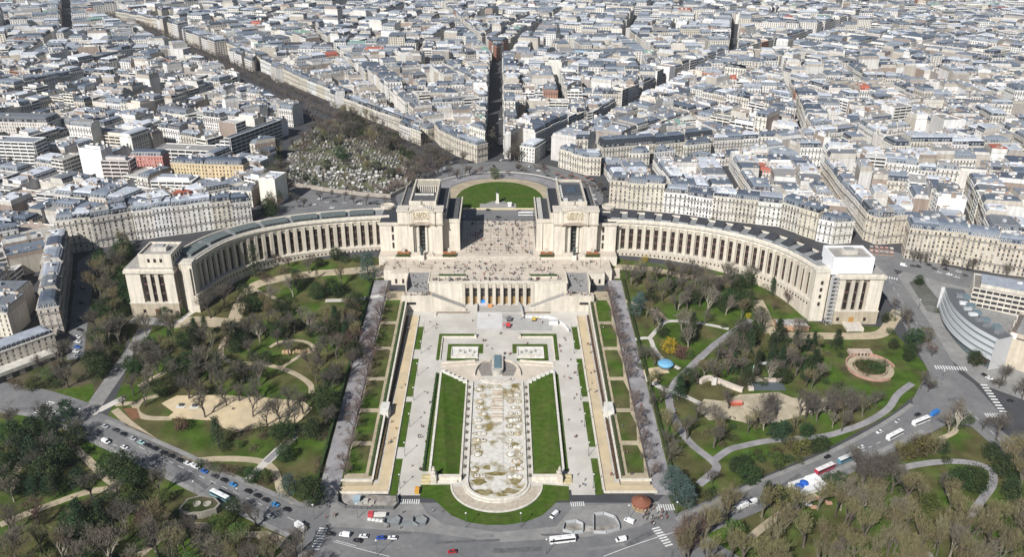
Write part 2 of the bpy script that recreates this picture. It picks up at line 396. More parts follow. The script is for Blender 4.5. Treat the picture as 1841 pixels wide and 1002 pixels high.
# ================================================================== CENTRAL GARDENS
def carea(name, poly, off, m, sp=0): return area(name, poly, off, m, Cz, CB, sp)
def rect(x0, x1, y0, y1): return [(x0, y0), (x1, y0), (x1, y1), (x0, y1)]
for s in (-1, 1):
    def rx(a, b, c, d): return rect(*(sorted((s * a, s * b))), c, d)
    mb = MB(); L3 = lambda x, y, h: (s * x, y, Cz(y) + h)
    mb.face([L3(19.3, 345.5, .12), L3(26, 346.4, 2.0), L3(33.6, 436.5, 2.0), L3(19.0, 428.5, .12)], LAWN); mb.face([L3(26, 346.4, 2.0), L3(33.4, 347.5, 2.0), L3(33.6, 436.5, 2.0)], LAWN); mb.face([L3(33.4, 347.5, 2.0), L3(33.4, 347.5, 0), L3(33.6, 436.5, 0), L3(33.6, 436.5, 2.0)], LAWN); mb.face([L3(19.3, 345.5, 0), L3(26, 346.4, 2), L3(33.4, 347.5, 2), L3(33.4, 347.5, 0)], LAWN)
    mb.build('lawn', kind='structure')
    carea('walkway', rx(37.5, 49.3, 331, 545), .04, PALE)
    carea('lawn_strip', rx(35.4, 37.2, 349, 438), .08, LAWN)
    for a, b in ((331, 359), (368.5, 409.5), (414.5, 455), (466, 494)): carea('lawn_strip', rx(49.6, 53.2, a, b), .1, LAWN)
    carea('gravel_terrace', rx(54.6, 60, 340, 509), .1, SAND)
    carea('gravel_terrace', rx(54.6, 80, 333.5, 340.2), .12, SAND)
    # low walls round the gravel terraces and the tall retaining wall above them
    mb = MB(); kerb(mb, [(s * 54, 332.6), (s * 54, 509)], .7, .8, STONE, CREAM, Cz); kerb(mb, [(s * 54, 332.6), (s * 80.5, 332.6)], .7, 1.2, STONE, CREAM, Cz)
    mb.build('low_wall', label='low cream wall around the sandy terrace %s of the fountain, seen from the plaza' % ('left' if s < 0 else 'right'), category='wall', group='low terrace walls')
    mb = MB(); pl = [(s * 63.2, 341), (s * 63.2, 533)]
    a, b = pl[0], pl[1]
    for y0, y1 in zip([341, 380, 420, 460, 500], [380, 420, 460, 500, 533]):
        h0, h1 = T(y0) + 1.0, T(y1) + 1.0
        for xx, yy in ((62.7, 0), (63.7, 1)):
            q = [(s * xx, y0, Cz(y0) - .5), (s * xx, y1, Cz(y1) - .5), (s * xx, y1, h1), (s * xx, y0, h0)]; mb.face(q, STONE, CREAM2)
        mb.face([(s * 62.7, y0, h0), (s * 63.7, y0, h0), (s * 63.7, y1, h1), (s * 62.7, y1, h1)], STONE, (.62, .58, .5))
    mb.box(*sorted((s * 63.2, s * 79)), 341, 342, 0, T(342) + 1.1, STONE, (.6, .56, .48))
    mb.build('retaining_wall', label='long cream retaining wall above the %s sandy terrace' % ('left' if s < 0 else 'right'), category='wall', group='retaining walls of the side gardens')
    hedge([(s * 61.6, 343), (s * 61.6, 508)], 1.2, 1.0, 'brown winter hedge at the foot of the %s retaining wall' % ('left' if s < 0 else 'right'), (.10, .065, .035), Cz, True)
    hedge([(s * 65, 345), (s * 65, 528)], 1.5, 1.1, 'clipped hedge on top of the %s retaining wall' % ('left' if s < 0 else 'right'), (.05, .075, .025), T, True)
    # white steps block half way up
    mb = MB()
    for k in range(5): mb.box(*sorted((s * (60 + k * .3), s * 66)), 392 - k * 1.2 + 6, 404 - 6 + k * 1.2, 3, 4.2 + k * 1.0, STONE, (.62, .6, .55))
    mb.build('garden_stairs', label='white stair block crossing the %s retaining wall halfway up' % ('left' if s < 0 else 'right'), category='stairs', group='garden stairs')
    # upper pool garden: raised grass frame, inner frame and pool with wall
    xo0, xo1 = 14.5, 38.6
    mb = MB()
    for p in (rx(xo0, xo1, 481.5, 484.5), rx(36.6, 38.6, 453, 481.5)): drape(mb, p, .5, LAWN, f=Cz, B=CB)
    for p in (rx(9.5, 32, 469.5, 472), rx(29.4, 32, 453.5, 469.5), rx(9.5, 12, 461, 469.5), rx(12, 32, 452.5, 455)): drape(mb, p, .35, LAWN, f=Cz, B=CB)
    mb.build('lawn_frame', kind='structure')
    mb = MB(); kerb(mb, [(s * 14.5, 480.6), (s * 36, 480.6)], .6, .9, STONE, CREAM, Cz); kerb(mb, [(s * 36.1, 480.6), (s * 36.1, 453)], .6, .9, STONE, CREAM, Cz)
    mb.build('low_wall', label='angled low wall around the %s square pool garden' % ('left' if s < 0 else 'right'), category='wall', group='pool garden walls')
    t = thing('garden_pool', 'pale drained square pool framed by grass, %s of the water cannons' % ('left' if s < 0 else 'right'), 'pool', (s * 21, 462, Cz(462)), 'square garden pools')
    mb = MB(); z = Cz(462)
    mb.box(*sorted((s * 13, s * 29)), 456.5, 467.5, z - 1, z + .35, STONE, (.64, .62, .57)); mb.build('basin_floor', t)
    mb = MB()
    for q in (rx(12.5, 13, 456, 468), rx(29, 29.5, 456, 468), rx(13, 29, 456, 456.5), rx(13, 29, 467.5, 468)): mb.prism(q, z - 1, z + .9, STONE, (.66, .63, .57))
    mb.build('rim', t)
    mb = MB(); mb.box(*sorted((s * 16, s * 26)), 457, 458.2, z, z + 1.2, STONE, CREAM)
    for k in range(4): mb.lathe([(.6, z), (.5, z + 1.2), (.25, z + 1.3), (.3, z + 2.2), (.1, z + 2.5)], 6, PLAIN, (.25, .24, .2), s * (15 + k * 3), 461 + (k % 2) * 2)
    mb.build('fountain_sculpture', t)
    # statues at the garden corners
# dark forecourt of the cannons, curved steps
t = thing('fountain', 'long drained fountain basin with round end, algae stains and rows of water jets', 'fountain', (0, 380, 2))
mb = MB()
fl = [(-14.2, 428), (-14.2, 339)] + [(-14.2 * math.cos(a), 339 - 11 * math.sin(a)) for a in [math.pi * k / 16 for k in range(1, 16)]] + [(14.2, 339), (14.2, 428)]
drape(mb, fl, .07, ALGAE, f=Cz, B=CB); mb.build('basin_floor', t)
def arcw(r0x, r0y, z0, z1, c, cy=339):
    mb = MB(); n = 22
    o = [(-r0x[1] * math.cos(math.pi * k / n), cy - r0y[1] * math.sin(math.pi * k / n)) for k in range(n + 1)]
    i = [(-r0x[0] * math.cos(math.pi * k / n), cy - r0y[0] * math.sin(math.pi * k / n)) for k in range(n + 1)]
    for k in range(n):
        a, b, c_, d = i[k], i[k + 1], o[k + 1], o[k]
        mb.face([(*a, z1), (*b, z1), (*c_, z1), (*d, z1)], STONE, c); mb.face([(*d, z0), (*c_, z0), (*c_, z1), (*d, z1)], STONE, c); mb.face([(*b, z0), (*a, z0), (*a, z1), (*b, z1)], STONE, c)
    return mb
RIMC = (.55, .5, .42)
arcw((14.2, 15.6), (11, 12.4), -.5, 1.7, (.6, .56, .48)).build('rim', t); arcw((15.6, 17), (12.4, 14), -.5, 1.0, (.6, .57, .5)).build('rim', t)
arcw((17, 22.5), (14, 20), -.5, .42, (.46, .40, .32)).build('outer_step', t); arcw((22.5, 23.4), (20, 20.9), -.5, .75, (.62, .58, .5)).build('rim', t)
for s in (-1, 1):
    mb = MB()
    kerb(mb, [(s * 15, 339), (s * 15, 429)], 1.1, .9, STONE, (.6, .57, .5), Cz); mb.build('side_rim', t)
    mb = MB(); kerb(mb, [(s * 18.4, 345), (s * 18.4, 429)], .8, .75, STONE, (.58, .54, .46), Cz); mb.build('side_rim', t)
    for k in range(12):
        y = 345 + k * 7.1; z = Cz(y)
        mb = MB(); mb.lathe([(.75, z), (.9, z + .5), (.55, z + .9), (.5, z + 1.5), (.15, z + 2.3)], 7, PLAIN, (.12, .11, .09), s * 16.9, y); mb.build('jet_nozzle', t)
AL = mat('algae', .7, .3, .6, (.17, .135, .045), (.26, .22, .12), scale2=.25)
for (x, y, r1, r2) in ((-9, 341, 4.2, 2.6), (9.5, 342, 3.8, 3.6), (-6.5, 333, 5, 2.6), (7, 334, 4.6, 2.4), (-11, 350, 2.4, 3), (11, 356, 2, 3.6), (0, 347, 5.5, 2), (-9, 364, 2.6, 2.2), (9.5, 371, 2.6, 2), (-5, 352, 2.4, 1.8), (10.8, 424, 2.6, 3.6), (-10.8, 421, 2.2, 2), (8.5, 388, 2.2, 1.4)):
    mb = MB(); drape(mb, [(x + r1 * R.uniform(.65, 1.2) * math.cos(k * .449), y + r2 * R.uniform(.65, 1.2) * math.sin(k * .449)) for k in range(14)], .12, AL, f=Cz, B=CB); mb.build('algae_patch', t)
for k in range(84):
    x = R.choice([-12, -10, -7.5, 7.5, 10, 12]) + R.uniform(-.6, .6); y = 345 + (k // 6) * 5.9 + R.uniform(-.5, .5); z = Cz(y)
    mb = MB(); r = R.uniform(1.1, 1.9)
    mb.lathe([(r * 1.3, z), (r * 1.25, z + .16)], 9, STONE, R.choice([(.27, .22, .14), (.36, .31, .22)]), x, y)
    if k % 3 == 0: mb.box(x - r * .6, x + r * .6, y - .9, y + .9, z, z + .55, PLAIN, (.62, .6, .54)); mb.box(x - .25, x + .25, y - .8, y + .8, z + .55, z + .6, PLAIN, (.12, .11, .1))
    else: mb.lathe([(r, z), (r * .9, z + .4), (r * .35, z + .5), (r * .25, z + .9)], 9, STONE, R.choice([(.66, .64, .58), (.58, .55, .48), (.44, .37, .26)]), x, y)
    mb.build('water_jet', t)
mb = MB(); drape(mb, rect(-3.4, 3.4, 350, 424), .2, ALGAE, (.5, .45, .38), Cz, CB)
for k in range(13): kerb(mb, [(-3.2, 392 + k * 2.5), (3.2, 392 + k * 2.5)], .7, .75, STONE, (.42, .33, .25) if k % 3 else (.55, .5, .43), Cz)
mb.build('channel', t)
arcw((5, 8.5), (2.5, 4.5), 4, Cz(432) + .9, (.58, .53, .45), 433).build('cascade_step', t); arcw((9, 10.2), (5, 6), 4, Cz(432) + .6, (.6, .56, .5), 433).build('cascade_step', t)
carea('lawn', [(-38.5, 338.8), (-23.5, 339)] + [(-23.6 * math.cos(a), 339 - 21.2 * math.sin(a)) for a in [math.pi * k / 16 for k in range(1, 16)]] + [(23.5, 339), (36.5, 337.5), (36.0, 327), (30, 326.5), (27, 322), (22, 316), (14, 311.5), (5, 309.5), (-5, 309.5), (-14, 311.5), (-22, 316.5), (-28, 324), (-31, 328), (-38, 329.5)], .1, LAWN)
# retaining of the front lawn, corner statues by the lawns' lower ends
for s in (-1, 1):
    mb = MB(); mb.box(*sorted((s * 18, s * 31)), 341.5, 344, 0, 3.2, STONE, CREAM); mb.box(*sorted((s * 20, s * 30.5)), 340.4, 341.5, 0, 1.6, STONE, (.6, .56, .48))
    mb.build('garden_wall', label='thick cream wall closing the lower end of the %s sunken lawn' % ('left' if s < 0 else 'right'), category='wall', group='lawn end walls')
    mb = MB(); mb.box(*sorted((s * 30.5, s * 33.5)), 339.5, 345, 0, 4.6, STONE, CREAM2); mb.box(*sorted((s * 31, s * 33)), 340.3, 344.2, 4.6, 5.2, STONE, CREAM)
    x = s * 32
    mb.lathe([(1.1, 5.2), (1.3, 6), (.8, 7), (1.0, 8), (.55, 8.6), (.5, 9.3), (.1, 9.6)], 8, STONE, (.5, .46, .4), x, 342)
    mb.build('statue_block', label='stone statue on a tall plinth at the lower corner of the %s lawn' % ('left' if s < 0 else 'right'), category='statue', group='statues at the lower lawn corners')
    mb = MB()
    for k in range(7): mb.box(*sorted((s * 33.8, s * 38.3)), 338.6 + k * .9, 339.5 + k * .9, 0, .5 + k * .32, STONE, (.55, .48, .3) if k % 2 else (.42, .36, .2))
    mb.build('garden_stairs', label='short flight of mossy steps beside the %s lawn statue' % ('left' if s < 0 else 'right'), category='stairs', group='mossy steps')
    mb = MB(); kerb(mb, [(s * 34.4, 347), (s * 34.4, 438)], 1.2, 2.3, STONE, (.62, .59, .52), Cz); mb.build('low_wall', label='pale low wall along the outer side of the %s sunken lawn' % ('left' if s < 0 else 'right'), category='wall', group='lawn side walls')
    # stepped white blocks down to the basin
    for k in range(6):
        x = s * (33 - k * 2.7); y = 438.5 - k * 1.9; z = Cz(y)
        mb = MB(); mb.box(x - 1.25, x + 1.25, y - 1.1, y + 1.1, z - 1, z + 2.4 - k * .15, STONE, (.66, .64, .58))
        mb.build('stone_block', label='white stone block, %s from the basin in the stepped row %s of the cascade' % (ordn(5 - k), 'left' if s < 0 else 'right'), category='stone block', group='stepped blocks beside the cascade')
    carea('planted_terrace', [(s * 9, 433), (s * 19, 430), (s * 34, 440.5), (s * 34, 450), (s * 14, 452)][::s], .1, TERR)
    mb = MB(); kerb(mb, [(s * 14, 452.3), (s * 35, 449.5)], .6, 1.1, STONE, CREAM, Cz); kerb(mb, [(s * 9.5, 449), (s * 35, 446)], .5, .9, STONE, CREAM2, Cz)
    # curved niche wall beside the cannons
    n = 12; pts = [(s * (4.5 + 9.5 * math.sin(a)), 436 + 16 * math.cos(a)) for a in [math.pi * .5 * k / n for k in range(n + 1)]]
    kerb(mb, pts, .8, 1.6, STONE, CREAM2, Cz)
    mb.build('curved_wall', label='curved stone niche wall on the %s side of the glass-roofed cannon housing' % ('left' if s < 0 else 'right'), category='wall', group='niche walls')
    carea('niche_floor', [(s * 3, 436)] + pts[::-1] + [(s * 3, 452)] if s > 0 else [(s * 3, 452)] + pts + [(s * 3, 436)], .09, mat('niche_stone', .8, .15, .4, (.22, .2, .18)))
t = thing('cannon_housing', 'raised white oval housing with blue glass panels at the head of the basin', 'fountain housing', (0, 445, Cz(445)))
z = Cz(445); mb = MB()
pl = [(-3.6, 456), (-3.6, 440)] + [(-3.6 * math.cos(a), 440 - 3.4 * math.sin(a)) for a in [math.pi * k / 8 for k in range(1, 8)]] + [(3.6, 440), (3.6, 456)]
mb.prism(pl, z - 1, z + 2.6, STONE, (.46, .43, .38)); mb.build('wall', t)
for k in range(4):
    mb = MB(); mb.box(-2.1, 2.1, 440 + k * 3.9, 443.5 + k * 3.9, z + 2.6, z + 3.3, GLASS, (.13, .19, .215)); mb.build('glass_panel', t)
# platform above: grey slab, low ledges
carea('stage_slab', rect(-14, 3, 491, 513.8), .12, mat('white_concrete', .8, .06, .2, (.52, .51, .5)))
carea('stage_slab', [(3.2, 490), (36, 489), (38, 500), (30, 510), (3.2, 512)], .1, mat('grey_slab', .85, .1, .3, (.36, .35, .335)))
carea('entrance_floor', rect(-13.5, 16, 513.9, 523.4), .11, mat('grey_slab_dark', .85, .1, .3, (.33, .315, .29)))
for x0, x1 in ((-42, -20), (18, 36)):
    mb = MB(); mb.box(x0, x1, 512.5, 513.6, 7, Cz(513) + 1.0, STONE, (.2, .15, .11), mt=STONE, ct=(.5, .44, .36)); mb.box(x0 - 1.5, x0 - .2, 508, 513, 7, Cz(511) + .9, STONE, CREAM2)
    mb.build('bench_wall', label='dark-faced bench wall on the upper platform, %s of the stage slab' % ('left' if x0 < 0 else 'right'), category='wall', group='bench walls')
mb = MB()
for x in (-14.6, 14.6): mb.box(x - .6, x + .6, 479.5, 482.5, 6, Cz(481) + 1.9, STONE, CREAM); mb.box(x - .3, x + .3, 480.5, 481.5, 6, Cz(481) + 3.4, STONE, (.3, .29, .26))
mb.build('gate_posts', label='pair of stone gate posts at the inner ends of the pool gardens', category='gate posts')
# ================================================================== THEATRE BLOCK, STAIRS, PARVIS
t = thing('theatre_facade', 'cream theatre front with nine tall doors set between pilasters below the terrace', 'building', (0, 524, 9))
mb = MB()
mb.box(-48.4, -24, 524, 545, 8, 26.9, STONE, CREAM, mt=TERR); mb.box(24, 48.4, 524, 545, 8, 26.9, STONE, CREAM, mt=TERR)
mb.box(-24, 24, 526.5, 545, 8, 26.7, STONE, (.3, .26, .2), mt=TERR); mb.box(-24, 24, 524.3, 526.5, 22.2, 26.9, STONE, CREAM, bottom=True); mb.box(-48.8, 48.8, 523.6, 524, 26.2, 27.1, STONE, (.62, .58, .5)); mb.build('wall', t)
for k in range(10):
    x = -24 + 48 * k / 9
    mb = MB(); mb.box(x - 1.15, x + 1.15, 523.5, 526.5, 8, 25.6, STONE, (.54, .49, .41)); mb.build('pilaster', t)
for k in range(9):
    x = -24 + 48 * (k + .5) / 9
    o = MB(); o.box(x - 1.5, x + 1.5, 526.2, 526.5, 9, 14.5, PLAIN, (.30, .20, .09)); d = o.build('door', t)
    o = MB(); o.box(x - 1.5, x + 1.5, 526.1, 526.45, 15, 21.5, GLASS, (.025, .022, .02)); o.box(x - 1.5, x + 1.5, 526.0, 526.4, 17.8, 18.2, PLAIN, (.2, .14, .08)); o.build('window', t)
    o = MB(); o.box(x - 1.1, x + 1.1, 524.0, 524.3, 23, 25, STONE, (.42, .37, .29)); o.build('relief_panel', t)
for s in (-1, 1):
    sd = 'left' if s < 0 else 'right'
    t = thing('terrace_stairs', 'grey ramp of steps with crowds on the %s side of the theatre block' % sd, 'stairs', (s * 56, 530, 18), 'stairs beside the theatre')
    mb = MB(); N = 26
    for k in range(N):
        y = 541 - k * 18 / N; z1 = 26.2 - k * 6.6 / N
        mb.box(*sorted((s * 48.5, s * 63.4)), y - 18 / N, y, 8, z1, STONE, (.25, .245, .24))
    mb.build('flight', t)
    mb = MB(); mb.box(*sorted((s * 63.4, s * 64.2)), 523, 541, 8, 26.9, STONE, CREAM); mb.build('side_wall', t); mb = MB(); mb.box(*sorted((s * 47.9, s * 48.5)), 524, 541, 20, 27.4, STONE, CREAM); mb.build('side_wall', t)
    mb = MB(); mb.box(*sorted((s * 30, s * 66.4)), 515.5, 523, 8, 19.4, STONE, CREAM, mt=TERR) if 0 else None
    x1, x0 = 66.4, 46
    mb.prism([(s * 46, 515.8), (s * x1, 515.8), (s * x1, 523), (s * 46, 523)][::s], 8, 19.2, STONE, (.55, .5, .42), mt=TERR, ct=(.5, .46, .4)); mb.build('landing', t)
    mb = MB()
    for k in range(24):
        xa = 46 - k * .95; mb.box(*sorted((s * xa, s * (xa - .95))), 516.2, 523.4, 8, 19 - k * .41, STONE, (.33, .32, .30))
    mb.build('flight', t)
    mb = MB(); q = [(46, 20.2), (66.4, 20.2), (66.4, 8), (22, 8), (22, 10.4)]
    for y in (515.4, 516.2): mb.face([(s * a, y, b) for a, b in (q if (y < 516) == (s < 0) else q[::-1])], STONE, (.57, .52, .44))
    for (a, b), (c, d) in ((q[4], q[0]), (q[0], q[1])): mb.face([(s * a, 515.4, b), (s * c, 515.4, d), (s * c, 516.2, d), (s * a, 516.2, b)], STONE, (.62, .58, .5))
    mb.build('parapet', t)
    mb = MB(); mb.box(*sorted((s * 56.5, s * 62.5)), 515.2, 515.4, 13.6, 15.4, GLASS, (.03, .03, .03)); mb.build('opening', t)
    t = thing('end_lodge', 'cream lodge with small dark windows under the %s end of the terrace' % sd, 'building', (s * 70, 540, 18), 'lodges under the terrace ends')
    mb = MB(); mb.box(*sorted((s * 64.3, s * 76)), 538.5, 548, 12, 26.6, STONE, CREAM, mt=TERR); mb.build('wall', t)
    for xx in (67.5, 72.5):
        mb = MB(); mb.box(*sorted((s * (xx - .7), s * (xx + .7))), 538.3, 538.5, 19, 22.4, GLASS, DARKGL); mb.build('window', t)
mb = MB(); mb.box(-82, 82, 545, 572, 14, 26.2, STONE, CREAM, mt=TERR); mb.box(-64, 64, 541, 545, 14, 26.15, STONE, CREAM, mt=TERR); mb.box(-76, -64, 546, 548, 14, 26.1, STONE, CREAM, mt=TERR)
for k in range(5): mb.box(-31, 31, 561.5 + k * .7, 566, 20, 26.3 + k * .34, STONE, (.52, .47, .4))
mb.build('forecourt', kind='structure')
mb = MB(); mb.box(-88, 88, 565.4, 644, 18, 28.0, STONE, CREAM, mt=TERR); mb.build('parvis', kind='structure')
# inlaid paving pattern of the parvis and the terrace
mb = MB(); PK = (.36, .27, .22)
for x in range(-24, 25, 6): mb.box(x - .22, x + .22, 572, 626, 28, 28.03, STONE, PK)
for y in range(572, 627, 6): mb.box(-24, 24, y - .22, y + .22, 28.02, 28.045, STONE, (.3, .24, .2))
for i in range(-4, 4):
    for j in range(9):
        if (i + j) % 2: mb.box(i * 6 + 1.4, i * 6 + 4.6, 573.4 + j * 6, 576.6 + j * 6, 28, 28.035, STONE, (.49, .435, .365))
for x in (-52, -27, 0, 27, 52):
    for a in (0, 1.2):
        for q in ((x - 5 + a, x + 5 - a, 549 + a, 549.4 + a), (x - 5 + a, x + 5 - a, 555 - a, 555.4 - a), (x - 5 + a, x - 4.6 + a, 549 + a, 555 - a), (x + 4.6 - a, x + 5 - a, 549 + a, 555 - a)): mb.box(*q, 26.2, 26.24, STONE, (.25, .2, .17))
mb.build('paving_inlay', kind='structure')
for s in (-1, 1):
    sd = 'left' if s < 0 else 'right'
    mb = MB(); mb.box(*sorted((s * 22, s * 42)), 530.5, 534, 26, 28.2, STONE, CREAM2); mb.build('planter', label='long stone planter on the %s half of the theatre roof' % sd, category='planter', group='roof planters')
    hedge([(s * 22.5, 532.2), (s * 41.5, 532.2)], 2.6, 3.2, 'dark clipped hedge in the %s roof planter' % sd, f=lambda y: 26.0, world=True)
    for x in (70, 36):
        hedge([(s * (x - 5), 566), (s * (x + 5), 566)], 2.2, 1.5, 'hedge with red bedding in front of the %s head pavilion, %s one' % (sd, 'outer' if x > 50 else 'inner'), (.04, .055, .02), lambda y: 28.0, True)
        mb = MB(); mb.box(*sorted((s * (x - 4.5), s * (x + 4.5))), 567.4, 569.6, 28, 30.6, STONE, (.30, .13, .06)); mb.box(*sorted((s * (x - 1.2), s * (x + 1.2))), 567.9, 569, 30.6, 33.5, STONE, (.5, .45, .38))
        mb.build('flower_planter', label='planter of rust-red flowers with a small statue, %s side of the %s pavilion' % ('outer' if x > 50 else 'inner', sd), category='planter', group='flower planters')
    t = thing('bronze_statue', 'green-black bronze figure on a white plinth before the %s head pavilion' % sd, 'statue', (s * 56, 565, 26), 'bronze statues on the terrace')
    mb = MB(); mb.box(s * 56 - 1.7, s * 56 + 1.7, 562.6, 565.2, 26, 30.2, STONE, (.66, .62, .54)); mb.build('plinth', t)
    mb = MB(); mb.lathe([(1.2, 30.2), (.9, 31.4), (1.2, 33), (1.35, 34.6), (.6, 35.6), (.6, 36.4), (.1, 36.9)], 8, PLAIN, (.06, .08, .07), s * 56, 564)
    mb.tube((s * 56, 564, 35), (s * 58.2, 563.4, 36.6), .35, .25, 5, PLAIN, (.06, .08, .07)); mb.tube((s * 56, 564, 35), (s * 54.2, 563.6, 32.6), .35, .25, 5, PLAIN, (.06, .08, .07)); mb.build('figure', t)
    mb = MB()
    for k in range(5): mb.box(*sorted((s * (47 + k * .4), s * (65 - k * .4))), 565.6 + k * .5, 570, 28, 28.3 + k * .35, STONE, (.56, .5, .43))
    mb.build('entrance_steps', label='semicircle of steps at the %s pavilion portal' % sd, category='steps', group='portal steps')
# ================================================================== PALACE
WL = spline([(-82, 590), (-102, 586.8), (-122.4, 582.4), (-145.6, 575.2), (-163, 566.5), (-174.4, 558.8), (-185, 547.5), (-192.4, 535), (-198, 519), (-201.9, 503)], 10)
WR = spline([(79, 582.5), (102, 580.6), (125.5, 575.8), (146, 568.4), (162.9, 559.6), (180, 547.3), (193.5, 532.6), (202, 517), (206.8, 503), (209.5, 495)], 10)
def resamp(pl, n):
    L = [0]
    for a, b in zip(pl, pl[1:]): L.append(L[-1] + math.hypot(b[0] - a[0], b[1] - a[1]))
    out = []; j = 0
    for i in range(n + 1):
        s = L[-1] * i / n
        while j < len(L) - 2 and L[j + 1] < s: j += 1
        f = (s - L[j]) / (L[j + 1] - L[j]); a, b = pl[j], pl[j + 1]; out.append((a[0] + (b[0] - a[0]) * f, a[1] + (b[1] - a[1]) * f))
    return out
def ribbon(mb, pl, d0, d1, z0, z1, m, c, sgn, mt=None, ct=None, ends=True):
    """curved slab between two offsets (metres behind the cornice line) and two heights"""
    a, b = offs(pl, sgn * d0), offs(pl, sgn * d1)
    zf = z0 if callable(z0) else (lambda y: z0)
    for i in range(len(pl) - 1):
        q = [a[i], a[i + 1], b[i + 1], b[i]]
        mb.face([(*p, z1) for p in (q if sgn < 0 else q[::-1])], mt or m, ct or c)
        for j, k in ((0, 1), (2, 3)): mb.face([(*q[j], zf(q[j][1])), (*q[k], zf(q[k][1])), (*q[k], z1), (*q[j], z1)], m, c)
    if ends:
        for i in (0, -1): mb.face([(*a[i], zf(a[i][1])), (*b[i], zf(b[i][1])), (*b[i], z1), (*a[i], z1)], m, c)
def local(pl, i, sgn):
    a = pl[max(i - 1, 0)]; b = pl[min(i + 1, len(pl) - 1)]
    dx, dy = b[0] - a[0], b[1] - a[1]; l = math.hypot(dx, dy); dx /= l; dy /= l
    nx, ny = -sgn * dy, sgn * dx          # towards the back
    o = pl[i]
    return lambda u, v: (o[0] + dx * u + nx * v, o[1] + dy * u + ny * v)
